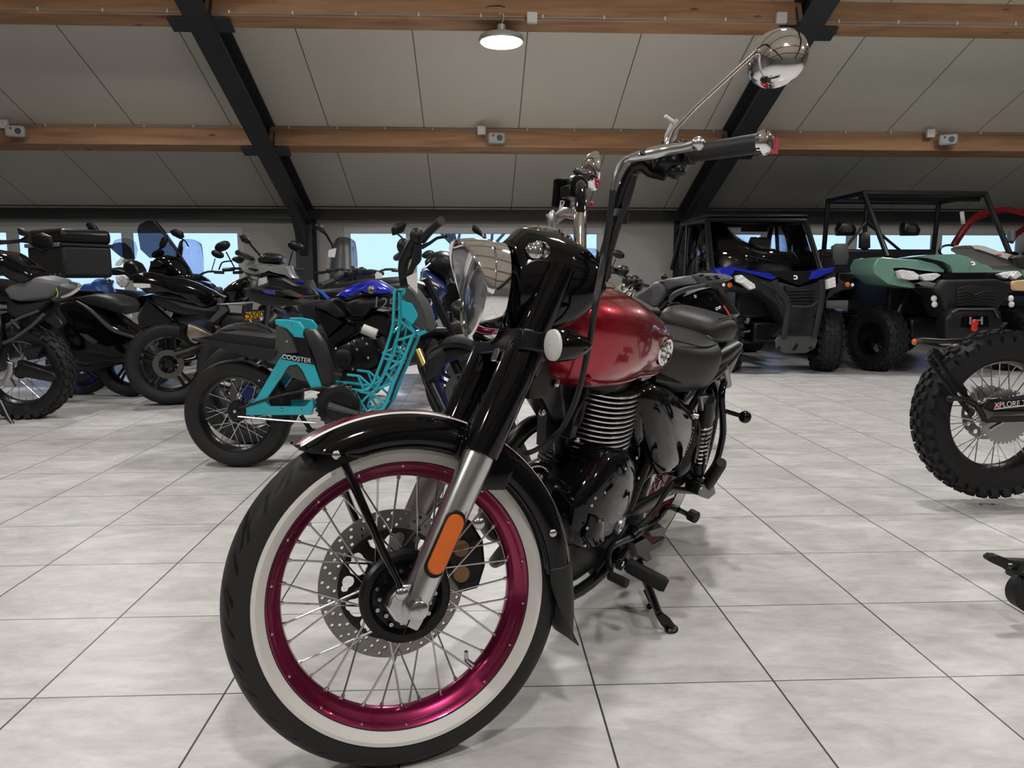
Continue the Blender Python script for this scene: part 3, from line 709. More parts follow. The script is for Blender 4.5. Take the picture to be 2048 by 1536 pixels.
for P, nm in ((LB, 'l'), (RB, 'r')):
    d = P[-1]-P[-2]; d /= np.linalg.norm(d); e = P[-1]
    gp = MB().tube([e-d*.138, e-d*.132, e-d*.13, e-d*.008, e], [.021, .021, .0165, .0175, .0165], 20); gp.x(S).build('grip', GRIPM, hbo)
    MB().lathe([(0, .012), (.002, .021), (.010, .0225), (.018, .018), (.022, .010), (.0225, .001)], e, d, 24).x(S).build('bar_end', CHROME, hbo)
    sg = 1 if nm == 'l' else -1
    # switch housing
    k = e-d*.175
    sw = MB().tube([k-d*.03, k-d*.028, k+d*.02, k+d*.024], [.016, .024, .026, .018], 14); sw.box(k+np.array([.012, 0, -.02]), (.05, .035, .03), rotm((0, 0, 1), .3)); sw.box(k+np.array([-.02, 0, .02]), (.02, .03, .02)); sw.tube([k+np.array([.0, -sg*.02, .02]), k+np.array([.01, -sg*.01, .035])], .008, 8)
    sw.x(S).build('switch_housing', SATIN, hbo, bevel=.003)
# levers
L0 = BK.un(1278, 312, .235, 1, True); L1 = BK.un(1335, 300, .275, 1, True); L2 = BK.un(1370, 295, .31, 1, True); L3 = BK.un(1396, 287, .335, 1, True)
lv = MB().tube([L0, (L0+L1)/2, L1, L2, L3], [.0105, .0125, .0115, .0095, .0095], 14, smooth=4, flat=.8); lv.ell(L3, (.0125,)*3); lv.tube([BK.un(1258, 316, .225, 1, True), L0], [.007, .010], 10)
lv.x(S); lab(lv.build('clutch_lever', ALU, hbo), 'bare aluminium clutch lever')
MB().lathe([(-.012, .001), (-.012, .008), (.012, .008), (.012, .001)], BK.un(1286, 309, .24, 1, True), (.3, .9, .3), 14).x(S).build('lever_pivot', SATIN, hbo)
# perch under the lever
q0 = BK.un(1285, 330, .225, 1, True); q1 = BK.un(1300, 345, .225, 1, True); q2 = BK.un(1330, 356, .245, 1, True)
MB().tube([BK.un(1265, 335, .21, 1, True), q0, q1, q2], [.010, .012, .010, .006], 10, smooth=3).ell(BK.un(1335, 325, .255, 1, True), (.022, .022, .02)).ell(BK.un(1352, 345, .265, 1, True), (.018, .018, .012)).x(S).build('lever_perch', SATIN, hbo)
# right-hand brake lever and master cylinder
r0 = BK.un(1150, 430, -.20, 1, True); r1 = BK.un(1128, 425, -.19, 1, True); r2 = BK.un(1112, 440, -.22, 1, True); r3 = BK.un(1094, 455, -.30, 1, True)
MB().tube([r0, r1, r2], [.012, .014, .010], 12, smooth=3).ell(BK.un(1105, 440, -.2, 1, True), (.012, .01, .024)).x(S).build('brake_master', CASTAL, hbo)
MB().tube([BK.un(1125, 402, -.20, 1, True), BK.un(1120, 428, -.22, 1, True), BK.un(1108, 446, -.26, 1, True), BK.un(1095, 432, -.34, 1, True)], [.006, .007, .007, .006], 10, smooth=3).x(S).build('brake_lever', CHROME, hbo)
MB().lathe([(-.035, .001), (-.035, .024), (.03, .024), (.034, .020), (.034, .001)], BK.un(1124, 386, -.27, 1, True), (.0, .25, 1), 24).x(S).build('grip_collar', GLOSS, hbo)
MB().ell(BK.un(1158, 412, -.16, 1, True), (.016, .02, .02)).x(S).build('bar_clamp', CHROME, hbo)
# cables: clutch cable runs from the lever down in front of the tank
cA = [BK.un(*a, 1, True) for a in ((1258, 316, .225), (1246, 322, .22), (1232, 350, .215), (1226, 382, .21))]
MB().tube([S(p)[0] for p in cA], .0055, 10, smooth=5).build('cable_ferrule', STEEL, hbo)
cB = [S(BK.un(1226, 380, .21, 1, True))[0], S(BK.un(1219, 440, .19, 1, True))[0], S(BK.un(1206, 520, .16, 1, True))[0], BK.un(1192, 600, .17), BK.un(1178, 690, .16), BK.un(1155, 790, .13), BK.un(1128, 850, .07), BK.un(1105, 880, .04), BK.un(1090, 905, .02)]
MB().tube(cB, .0062, 10, smooth=6).build('clutch_cable', MATTE, hbo)
MB().tube([S(p)[0] for p in (BK.un(1270, 350, .19, 1, True), BK.un(1256, 400, .17, 1, True), BK.un(1240, 440, .15, 1, True), BK.un(1222, 500, .12, 1, True))]+[BK.un(1205, 570, .08), BK.un(1185, 600, .0)], .006, 8, smooth=5).build('wiring_sleeve', MATTE, hbo)
for a, b_ in (((1243, 425, .13), (1238, 440, .13)),):
    MB().tube([S(BK.un(*a, 1, True))[0], S(BK.un(*b_, 1, True))[0]], .018, 14).build('cable_tie', MATTE, hbo)
# mirrors
mb0 = BK.un(1345, 262, .24, 1, True); mt = BK.un(1508, 106, .30, 1, True); me_ = BK.un(1532, 104, .30, 1, True)
MB().tube([BK.un(1340, 318, .25, 1, True), mb0, mt+(mb0-mt)*.05, mt, me_], [.006, .0052, .0052, .0052, .0055], 12, smooth=3).x(S).build('mirror_stem', CHROME, root)
mc = BK.un(1552, 113, .31, 1, True)
mdir = None
def mirror(cc, Rr, nrm, sg, name='mirror'):
    nrm = np.array(nrm, float); nrm /= np.linalg.norm(nrm)
    m = MB().lathe([(-.030, .001), (-.029, Rr*.22), (-.025, Rr*.45), (-.017, Rr*.70), (-.007, Rr*.90), (.004, Rr), (.010, Rr), (.011, Rr*.93), (.007, Rr*.9)], cc, nrm, 56); m.x(S); o = m.build(name, CHROME, root, ang=60)
    MB().lathe([(.0075, .001), (.0075, Rr*.915)], cc, nrm, 48).x(S).build('mirror_glass', mat('mirror_glass', (.8, .8, .82), .02, 1), o)
    return o
lab(mirror(mc, .058, (-.80, -.52, -.12), 1), 'large round chrome mirror on the high left stem')
MB().lathe([(-.012, .001), (-.012, .010), (.006, .012)], BK.un(1534, 104, .275, 1, True), (-.80, -.52, -.12), 16).x(S).build('mirror_socket', SATIN, root)
rc = BK.un(1184, 342, -.30, 1, True)
mirror(rc, .05, (-.94, .22, .0), -1)
MB().tube([BK.un(1160, 402, -.2, 1, True), BK.un(1163, 370, -.235, 1, True), BK.un(1166, 352, -.26, 1, True), rc+np.array([.03, .0, .0])], [.009, .0075, .006, .006], 10, smooth=3).tube([BK.un(1148, 340, -.27, 1, True), BK.un(1168, 352, -.27, 1, True)], .0055, 8).x(S).build('mirror_stem', CHROME, root)
MB().ell(BK.un(1183, 408, -.16, 1, True), (.006, .007, .007)).x(S).build('kill_switch', REDL, hbo)
# paper tag on the mirror stem
TAGM = mat('white_tag_paper', (.66, .66, .65), .6, noise=(400, .35))
tg = [BK.un(1352, 237, .24, 1, True), BK.un(1362, 243, .24, 1, True), BK.un(1352, 276, .235, 1, True), BK.un(1340, 291, .23, 1, True), BK.un(1326, 296, .23, 1, True), BK.un(1330, 268, .235, 1, True), BK.un(1341, 246, .24, 1, True)]
tm_ = MB(); n_ = len(tg); tm_.add([p+np.array([0, s_, 0]) for s_ in (0, .0012) for p in tg], [tuple(range(n_)), tuple(range(2*n_-1, n_-1, -1))]+[(i, (i+1) % n_, n_+(i+1) % n_, n_+i) for i in range(n_)]); tm_.x(S)
tgo = tag(tm_.build('price_tag', TAGM), 'small white paper tag tied at the foot of the tall chrome mirror stem', 'tag'); tgo.matrix_world = BK.mat()
MB().tube([BK.un(1330, 232, .24, 1, True), BK.un(1345, 243, .24, 1, True)], .004, 8).x(S).build('tag_tie', WHITEP, root)

# ---- fixed part of the machine, frame coordinates
# tank
tk = [(-.335, 0, .845, .012, .04, 2), (-.345, 0, .84, .055, .075, 2.2), (-.37, 0, .835, .092, .098, 2.4), (-.42, 0, .828, .122, .112, 2.5), (-.50, 0, .825, .142, .118, 2.4), (-.58, 0, .822, .148, .117, 2.3), (-.66, 0, .815, .143, .110, 2.2), (-.74, 0, .806, .128, .098, 2.15), (-.81, 0, .798, .105, .082, 2.1), (-.87, 0, .79, .075, .062, 2), (-.91, 0, .785, .042, .040, 2), (-.925, 0, .783, .012, .014, 2)]
tk[7:] = [(-.74, 0, .803, .140, .100, 2.25), (-.80, 0, .794, .134, .090, 2.25), (-.85, 0, .786, .122, .078, 2.2), (-.895, 0, .778, .098, .062, 2.15), (-.925, 0, .772, .062, .044, 2.1), (-.942, 0, .768, .02, .018, 2)]
def resample(S_, k=5):
    P = np.array([list(q)+[2.0]*(6-len(q)) for q in S_], float); out = []
    for i in range(len(P)-1):
        p0, p1, p2, p3 = P[max(i-1, 0)], P[i], P[i+1], P[min(i+2, len(P)-1)]
        for j in range(k):
            t = j/k; q = .5*((2*p1)+(-p0+p2)*t+(2*p0-5*p1+4*p2-p3)*t*t+(-p0+3*p1-3*p2+p3)*t**3); q[3] = max(q[3], .005); q[4] = max(q[4], .005); out.append(tuple(q))
    out.append(tuple(P[-1])); return out
tk = resample(tk)
tank = MB().sect(tk, 72).build('fuel_tank', REDM, root, ang=80)
# seam lip at the bottom
pts = []
lip = []
for sg in (1, -1):
    for q in (tk[12:52:2] if sg > 0 else tk[51:11:-2]): lip.append((q[0], sg*(q[3]*math.cos(.72)**(2/q[5])+.001), q[2]-q[4]*math.sin(.72)**(2/q[5])-.001))
MB().tube(lip, .0055, 10, smooth=2, loop=True, flat=1.0).build('tank_seam', REDM, tank)
MB().lathe([(0, .001), (0, .034), (.006, .036), (.012, .03), (.014, .012), (.014, .001)], (-.56, 0, .938), (0, 0, 1), 32).build('filler_cap', CHROME, tank)
bd = BK.un(1322, 702, .13); bc = np.array([bd[0]+.015, .143, bd[2]+.004])
bR = rotm((0, 0, 1), -.12)
bg_ = MB().lathe([(-.006, .001), (-.006, .036), (.004, .036), (.007, .032), (.004, .028), (.004, .001)], bc, (.12, 1, .04), 36)
for k in range(9):
    a = k*.7; rr = .012+.001*k
    bg_.ell(bc+bR@np.array([rr*math.cos(a)*1.0, .006, rr*math.sin(a)*1.3]), (.006, .004, .009), n=8, m=6)
lab(bg_.build('tank_badge', CHROME, tank), 'round embossed chrome badge')
MB().prism([(-.73, 0, .745), (-.80, 0, .75), (-.83, 0, .735), (-.79, 0, .715), (-.73, 0, .712)], .05, .10).build('tank_bracket', CASTAL, root, bevel=.004)

# seats: rider saddle and pillion pad
def pad(name, S_, piping=None, lbl=None):
    o = MB().sect(S_, 36).build(name, LEATHER, root, ang=80, sub=1)
    return o
rs = pad('rider_seat', [(-.865, 0, .745, .03, .03, 2.3), (-.88, 0, .745, .062, .055, 2.6), (-.93, 0, .742, .088, .068, 2.8, .08), (-1.02, 0, .732, .120, .072, 3.0, .095), (-1.12, 0, .724, .146, .070, 3.0, .105), (-1.21, 0, .724, .156, .070, 3.0, .105), (-1.28, 0, .728, .150, .072, 2.8, .10), (-1.325, 0, .735, .125, .064, 2.5, .08), (-1.345, 0, .738, .06, .04, 2.3)])
def outline(x0, x1, hw, z, n=20): return [(x0+(x1-x0)*(.5-.5*math.cos(2*PI*i/n)), hw*math.sin(2*PI*i/n), z) for i in range(n)]
MB().tube([(-.90, .045, .803), (-1.0, .090, .797), (-1.12, .118, .782), (-1.22, .124, .782), (-1.29, .108, .787), (-1.315, .0, .80), (-1.29, -.108, .787), (-1.22, -.124, .782), (-1.12, -.118, .782), (-1.0, -.090, .797), (-.90, -.045, .803)], .0028, 8, smooth=5).build('seat_piping', SATIN, rs)
MB().ell((-1.0, .0, .800), (.02, .012, .004)).build('seat_emblem', SATIN, rs)
ps = pad('passenger_seat', [(-1.30, 0, .79, .05, .02, 2.4), (-1.31, 0, .80, .095, .04, 2.8), (-1.36, 0, .808, .112, .048, 3.0), (-1.43, 0, .812, .120, .048, 3.0, .06), (-1.50, 0, .808, .118, .046, 3.0, .06), (-1.55, 0, .804, .105, .040, 2.7, .05), (-1.575, 0, .80, .06, .025, 2.4)])
MB().tube([(-1.34, .09, .850), (-1.45, .098, .855), (-1.51, .096, .848), (-1.55, .06, .843), (-1.556, 0, .842), (-1.55, -.06, .843), (-1.51, -.096, .848), (-1.45, -.098, .855), (-1.34, -.09, .850)], .0026, 8, smooth=4).build('seat_piping', SATIN, ps)
MB().sect([(-1.26, 0, .69, .12, .05, 3), (-1.45, 0, .72, .13, .045, 3), (-1.62, 0, .74, .12, .03, 3)], 24).build('seat_base', SATIN, root)

# rear wheel, fender
RW = np.array([-1.3945, 0, .318])
TREAD2 = tread_mat('rear_tyre_rubber', None, None, 20, 'sweep')
rrim, rhub = spoke_wheel(root, 'rear_wheel', RW, .318, .064, .212, ID, RIMRED, TREAD2, 36, .06, .035, (.2155, .262))
rrim['label'] = 'magenta rear wheel rim'
hr = [(.082, .325), (.086, .338), (.082, .352), (.066, .363), (.04, .369), (.0, .371)]
rp = hr+[(-y, r) for y, r in reversed(hr[:-1])]
fender(ID, RW, math.radians(20), math.radians(200), rp, lambda a, y, R: (R, y), 50).build('rear_fender', GLOSS, root, solid=.003)
# swingarm, chain, sprocket, shocks
for sg in (1, -1):
    MB().tube([(-.80, sg*.10, .30), (-1.05, sg*.115, .305), (-1.42, sg*.118, .318)], [.026, .024, .02], 12, flat=.6, up=(0, 0, 1)).build('swingarm', SATIN, root)
    t0 = np.array([-1.20, sg*.155, .62]); t1 = np.array([-1.335, sg*.15, .345]); dd = t1-t0
    sh = MB().tube([t0, t0+dd*.45], .026, 18).tube([t0+dd*.3, t1], .009, 12).tube([t1-dd*.16, t1-dd*.02], .022, 16).lathe([(-.02, .001), (-.02, .016), (.02, .016), (.02, .001)], t1, (0, 1, 0), 16); so = sh.build('rear_shock', SATIN, root)
    cs = []
    for i in range(120):
        f = i/119; a = f*2*PI*9; p = t0+dd*(.32+.52*f); u1 = np.array([0, 1., 0]); w1 = np.cross(dd/np.linalg.norm(dd), u1); cs.append(p+.026*(math.cos(a)*u1+math.sin(a)*w1))
    MB().tube(cs, .004, 7).build('shock_spring', CHROME, so)
spk = MB().lathe([(.078, .03), (.078, .088), (.084, .088), (.084, .03)], RW, (0, 1, 0), 60, True); 
for k in range(30):
    a = 2*PI*k/30; spk.box(RW+np.array([.091*math.cos(a), .081, .091*math.sin(a)]), (.008, .005, .008), rotm((0, 1, 0), -a))
spk.build('rear_sprocket', CASTAL, root)
ch = []
for i in range(90):
    ch.append(0)
cb = MB(); fs = np.array([-.80, .081, .325])
def chain_run(a, b_, nn):
    for i in range(nn):
        p = a+(b_-a)*(i+.5)/nn; cb.box(p, (np.linalg.norm(b_-a)/nn*.8, .014, .012), rotm((0, 1, 0), -math.atan2(b_[2]-a[2], b_[0]-a[0])))
chain_run(fs+np.array([0, 0, .034]), RW+np.array([.02, .081, .091]), 46); chain_run(fs-np.array([0, 0, .034]), RW+np.array([.02, .081, -.091]), 46)
cb.build('drive_chain', STEEL, root)
MB().prism([(-.80, 0, .385), (-1.2, 0, .43), (-1.42, 0, .42), (-1.42, 0, .395), (-1.2, 0, .405), (-.80, 0, .36)], .07, .10).build('chain_guard', SATIN, root, bevel=.003)

# frame tubes
fr = MB()
fr.tube([(-.375, 0, .80), (-.43, 0, .60), (-.475, 0, .42), (-.50, 0, .30)], .0, 4)
fr = MB()
fr.tube([S(HF+SD*.50-.05*ox)[0], S(HF+SD*.70-.05*ox)[0]], .032, 18)
hd = S(HF+SD*.58-.05*ox)[0]
fr.tube([hd, BK.un(1104, 735, 0), BK.un(1112, 800, 0), BK.un(1122, 880, 0), BK.un(1136, 990, 0), BK.un(1152, 1078, 0)], .0215, 16, smooth=5)
fr.tube([hd+np.array([0, 0, .08]), (-.6, 0, .80), (-.9, 0, .72), (-1.0, 0, .62)], .022, 14, smooth=4)
for sg in (1, -1):
    fr.tube([(-.86, sg*.08, .70), (-1.2, sg*.12, .655), (-1.45, sg*.125, .70), (-1.62, sg*.11, .73)], .013, 10, smooth=4)
    fr.tube([(-1.0, sg*.09, .62), (-.93, sg*.10, .45), (-.83, sg*.10, .26), (-.70, sg*.10, .18)], .015, 10, smooth=4)
    fr.tube([(-1.25, sg*.125, .66), (-1.05, sg*.12, .50), (-.90, sg*.10, .38)], .011, 10)
    fr.tube([(-.50, sg*.02, .34), (-.50, sg*.08, .22), (-.56, sg*.11, .17), (-.80, sg*.11, .17), (-.93, sg*.10, .24)], .016, 12, smooth=4)
fr.prism([(-.36, 0, .78), (-.47, 0, .78), (-.52, 0, .70), (-.47, 0, .60), (-.43, 0, .56), (-.395, 0, .66)], -.012, .012)
fr.build('frame', SATIN, root)
for a_, b_ in (((1124, 908), (1127, 920)), ((1138, 1000), (1144, 1030))): MB().tube([BK.un(*a_, 0), BK.un(*b_, 0)], .026, 16).build('frame_collar', SATIN, root)

# engine
cyl = np.array([-.68, 0, .44]); cax = np.array([.03, 0, 1.0]); cax = cax/np.linalg.norm(cax)
cy = MB().lathe([(-.06, .060), (.30, .060)], cyl, cax, 32); nf = 20
for i in range(nf):
    z = .0+.245*i/(nf-1); q = .118 if i > 5 else .108
    cy.grid([[cyl+cax*(z+dz)+np.array([math.copysign(abs(math.cos(t))**.78, math.cos(t))*(q+dr), math.copysign(abs(math.sin(t))**.78, math.sin(t))*(q*.95+dr), 0]) for t in np.linspace(0, 2*PI, 41)[:-1]] for dz, dr in ((-.0032, -.002), (-.0016, 0), (.0016, 0), (.0032, -.002))], True, True, True)
co = cy.build('cylinder', mat('machined_black_fins', (.03, .03, .032), .3, 0, .6), root)
ed = MB()
for i in range(8, nf):
    z = .245*i/(nf-1); q = .1188
    ed.grid([[cyl+cax*(z+dz)+np.array([math.copysign(abs(math.cos(t))**.78, math.cos(t))*q, math.copysign(abs(math.sin(t))**.78, math.sin(t))*q*.955, 0]) for t in np.linspace(0, 2*PI, 41)[:-1]] for dz in (-.0018, .0018)], True)
lab(ed.build('fin_edges', ALU, co), 'bright machined edges of the cooling fins')
MB().sect([(.685, -.635, 0, .085, .08, 3), (.70, -.635, 0, .10, .09, 3), (.725, -.635, 0, .10, .09, 3), (.755, -.635, 0, .07, .07, 2.6), (.765, -.635, 0, .04, .04, 2)], 28, 'z').build('cylinder_head', SATIN, root)
MB().sect([(-.135, -.67, .31, .10, .09, 2.6), (-.12, -.67, .31, .15, .125, 2.6), (.0, -.68, .31, .165, .135, 2.8), (.09, -.68, .31, .165, .135, 2.8), (.10, -.68, .31, .14, .115, 2.6)], 36, 'y').build('crankcase', SATIN, root)
MB().sect([(-.06, -.60, .425, .07, .05, 3), (0, -.60, .43, .09, .06, 3), (.06, -.60, .425, .08, .05, 3)], 24, 'y').build('cylinder_base', SATIN, root)
def FP(pts, y): return [BK.un(a, b_, y) for a, b_ in pts]
cvp = FP([(1262, 902), (1278, 912), (1281, 945), (1272, 990), (1256, 1040), (1236, 1078), (1205, 1104), (1172, 1108), (1160, 1094), (1160, 1050), (1172, 1012), (1190, 975), (1213, 935), (1238, 908)], .14)
ec = MB().dome(cvp, .105, .160).build('engine_cover', GLOSS, root, ang=80)
cvq = FP([(1180, 1028), (1200, 1022), (1202, 1090), (1178, 1096), (1168, 1075)], .145)
MB().dome(cvq, .135, .168).build('starter_cover', GLOSS, ec)
b0 = BK.un(1240, 1050, .155)
MB().lathe([(.0, .001), (.0, .024), (.008, .024), (.010, .018), (.006, .016), (.006, .001)], (b0[0], .152, b0[2]), (-.1, 1, -.1), 28).lathe([(.005, .001), (.005, .009), (.012, .009), (.012, .001)], (b0[0], .152, b0[2]), (-.1, 1, -.1), 6).build('cover_badge', CASTAL, ec)
eb = MB()
for a, b_ in ((1271, 915), (1248, 937), (1207, 984), (1222, 976), (1188, 995), (1181, 1010), (1240, 975), (1172, 1055), (1168, 1090), (1275, 955), (1230, 972)):
    p = BK.un(a, b_, .145); MB().ell((p[0], .148, p[2]), (.0045, .004, .0045), n=8, m=6).build('engine_bolt', STEEL, root)
for a, b_ in ((1154, 936), (1151, 980), (1137, 1056), (1155, 880)):
    p = BK.un(a, b_, .07); MB().ell(p, (.007, .006, .007), n=8, m=6).build('engine_bolt', STEEL, root)
# intake and air box, side cover
bx = FP([(1300, 785), (1318, 772), (1350, 782), (1390, 812), (1398, 850), (1388, 890), (1366, 935), (1345, 958), (1322, 955), (1308, 925), (1296, 870), (1292, 815)], .135)
sc_ = MB().dome(bx, .10, .165).build('side_cover', GLOSS, root, ang=80)
lk = BK.un(1394, 832, .15); MB().lathe([(-.01, .001), (-.01, .010), (.004, .010), (.006, .006), (.006, .001)], lk, (-.3, 1, .1), 20).build('cover_lock', CHROME, sc_)
bx2 = FP([(1272, 800), (1290, 792), (1290, 850), (1285, 905), (1276, 900), (1268, 860)], .11)
MB().dome(bx2, .07, .12).build('intake_cover', GLOSS, root, ang=80)
bx3 = FP([(1398, 828), (1412, 835), (1425, 855), (1420, 890), (1398, 930), (1368, 960), (1372, 935), (1390, 890)], .15)
rc_ = MB().dome(bx3, .12, .16).build('rear_side_cover', GLOSS, root, ang=80)
MB().prism([(-.78, 0, .70), (-1.22, 0, .66), (-1.25, 0, .45), (-1.0, 0, .34), (-.82, 0, .40)], -.06, .06, .01, 2).build('air_box', DARKP, root)
MB().tube([(-.71, 0, .60), (-.80, 0, .61), (-.86, 0, .60)], [.03, .035, .045], 18).build('intake', DARKP, root)
# exhaust on the right
ex = MB().tube([(-.56, -.03, .60), (-.46, -.06, .58), (-.42, -.09, .48), (-.46, -.12, .32), (-.60, -.14, .22), (-.85, -.15, .20), (-1.0, -.155, .22)], .021, 16, smooth=6)
ex.tube([(-1.0, -.155, .22), (-1.05, -.16, .24), (-1.55, -.19, .33), (-1.75, -.20, .365)], [.024, .042, .045, .040], 20); ex.build('exhaust', SATIN, root)
# horn ring visible behind the fork
hp = BK.un(1078, 957, -.03)
ho = MB().lathe([(-.02, .001), (-.02, .040), (.0, .044), (.010, .040), (.012, .034), (.004, .03), (.004, .001)], hp, (.92, .25, .2), 36).build('horn', SATIN, root)
MB().lathe([(.006, .027), (.011, .03), (.013, .033), (.009, .036), (.004, .034)], hp, (.92, .25, .2), 36, True).lathe([(.006, .001), (.012, .006), (.010, .014), (.006, .016)], hp, (.92, .25, .2), 20).build('horn_trim', CHROME, ho)
# hoses and wiring beside the down tube
for P in (((1035, 900, .0), (1060, 905, .03), (1100, 880, .04), (1130, 845, .03)), ((1168, 800, .05), (1160, 840, .04), (1138, 875, .03), (1130, 900, .0)), ((1180, 700, .03), (1172, 780, .05), (1150, 830, .05), (1140, 860, .04)), ((1100, 655, .02), (1140, 640, .04), (1175, 640, .03)), ((1110, 625, .03), (1150, 600, .03), (1190, 592, .04))):
    MB().tube([BK.un(a, b_, c) for a, b_, c in P], .006, 8, smooth=5).build('hose', MATTE, root)
for c_, d_ in (((1130, 858, .03), (.03, .05, .035)), ((1150, 780, .0), (.06, .08, .06)), ((1120, 640, .0), (.05, .07, .06))): MB().box(BK.un(*c_), d_).build('coil_box', DARKP, root, bevel=.004)
MB().prism(FP([(1085, 720), (1105, 705), (1140, 730), (1150, 800), (1140, 840), (1110, 850), (1080, 800), (1060, 800), (1062, 770)], .02), -.03, .02, .01, 2).build('head_bracket', SATIN, root)
bl = MB()
for a, b_ in ((1085, 825), (1112, 768), (1145, 758)): MB().ell(BK.un(a, b_, .025), (.009, .008, .009)).build('bracket_bolt', STEEL, root)

# controls: foot pegs, gear lever, side stand
fp0 = BK.un(1252, 1128, .17); fp1 = BK.un(1333, 1172, .285)
dpg = fp1-fp0
pg = MB().tube([fp0, fp0+dpg*.1, fp0+dpg*.9, fp1], [.016, .021, .023, .018], 16, flat=.62, up=(0, 0, 1)).build('rider_footpeg', RUBBER, root)
MB().box(BK.un(1245, 1118, .16), (.05, .02, .04), rotm((0, 1, 0), .4)).tube([BK.un(1215, 1110, .10), BK.un(1240, 1120, .15)], .014, 10).build('footpeg_bracket', SATIN, pg, bevel=.004)
MB().ell(BK.un(1246, 1128, .172), (.008, .004, .008)).build('footpeg_bolt', CHROME, pg)
# gear shifter: toe rubber front, heel rubber rear
gp = BK.un(1270, 1068, .16)
gl = MB().tube([BK.un(1222, 1140, .22), BK.un(1217, 1130, .17), BK.un(1222, 1095, .155), BK.un(1262, 1075, .155), gp, BK.un(1310, 1042, .16), BK.un(1334, 1014, .19), BK.un(1358, 1020, .22)], [.006, .007, .008, .010, .012, .007, .009, .009], 10, smooth=4); gl.tube([BK.un(1356, 1019, .22), BK.un(1378, 1030, .245)], .0075, 10)
glo = gl.build('gear_lever', SATIN, root)
MB().tube([BK.un(1218, 1150, .17), BK.un(1255, 1168, .225)], .0125, 14).build('shifter_rubber', RUBBER, glo, bevel=.003); MB().tube([BK.un(1379, 1028, .245), BK.un(1394, 1036, .27)], [.018, .018], 10).build('shifter_rubber', RUBBER, glo, bevel=.003)
MB().tube([BK.un(1345, 965, .155), BK.un(1310, 1020, .15), BK.un(1272, 1062, .15)], .007, 8).build('shift_rod', SATIN, glo)
MB().prism(FP([(1318, 1046), (1330, 1058), (1322, 1070), (1296, 1072), (1290, 1060)], .17), .12, .18, .01, 2).build('heel_guard', SATIN, root)
MB().prism(FP([(1285, 1072), (1300, 1085), (1326, 1072), (1318, 1088), (1292, 1105), (1298, 1118), (1290, 1123), (1268, 1108), (1262, 1085)], .14), .10, .15, .006, 2).build('stand_bracket', SATIN, root)
MB().prism(FP([(1236, 1035+50), (1262, 1070), (1276, 1090), (1266, 1125), (1246, 1110)], .12), .07, .12, .006, 2).build('sprocket_cover', SATIN, root)
w0 = BK.un(1278, 1125, .12); ft = BK.un(1343, 1257, .325); w2 = BK.un(1318, 1228, .29)
ss = MB().tube([w0, w0+(w2-w0)*.5, w2], [.013, .012, .010], 12).tube([w2, w2*.5+ft*.5, ft], [.010, .015, .013], 12, flat=.5, up=(0, 0, 1)); ss.ell(ft, (.026, .018, .007)); ss.tube([BK.un(1288, 1180, .19), BK.un(1300, 1205, .22)], .003, 6); ss.ell(BK.un(1299, 1213, .23), (.009,)*3)
ss.build('side_stand', SATIN, root)
# passenger peg and its hanger
q0 = BK.un(1405, 985, .16); 
MB().tube([BK.un(1335, 978, .12), BK.un(1385, 982, .15), q0], .011, 12).tube([BK.un(1380, 935, .14), BK.un(1396, 972, .15)], .009, 10).prism(FP([(1395, 965), (1422, 962), (1427, 985), (1412, 997), (1390, 988)], .17), .13, .18).build('peg_hanger', SATIN, root, bevel=.004)
MB().tube([BK.un(1414, 972, .17), BK.un(1418, 966, .18), BK.un(1440, 930, .235), BK.un(1443, 925, .24)], [.017, .0195, .0195, .016], 14).build('passenger_footpeg', RUBBER, root)
MB().ell(BK.un(1402, 975, .182), (.007, .004, .007)).build('peg_bolt', CHROME, root)
# long hanger tube from the seat down to the pillion peg (saree guard tube)
MB().tube([BK.un(1450, 760, .13), BK.un(1443, 790, .15), BK.un(1446, 850, .17), BK.un(1444, 880, .175), BK.un(1432, 925, .17), BK.un(1412, 955, .16)], .0115, 14, smooth=5).build('guard_tube', GLOSS, root)
MB().tube([BK.un(1449, 735, .13), BK.un(1455, 770, .14)], .014, 12).tube([BK.un(1435, 755, .12), BK.un(1455, 745, .13), BK.un(1470, 715, .12), BK.un(1480, 690, .08)], .010, 10, smooth=3).build('grab_rail', CASTAL, root)
MB().prism(FP([(1400, 795), (1425, 790), (1428, 835), (1408, 870), (1405, 830)], .15), .14, .155).build('shock_cover', CASTAL, root, bevel=.003)
# rear indicator on its stalk
k0 = BK.un(1490, 834, .23); k1 = BK.un(1450, 822, .14)
ri = MB().tube([k1, k0], .008, 12).ell(k0, (.021, .021, .021), n=20, m=12).build('rear_turn_signal', GLOSS, root)
k2 = k0*np.array([1, -1, 1]); MB().tube([k1*np.array([1, -1, 1]), k2], .008, 12).ell(k2, (.021,)*3, n=20, m=12).build('rear_turn_signal', GLOSS, root)
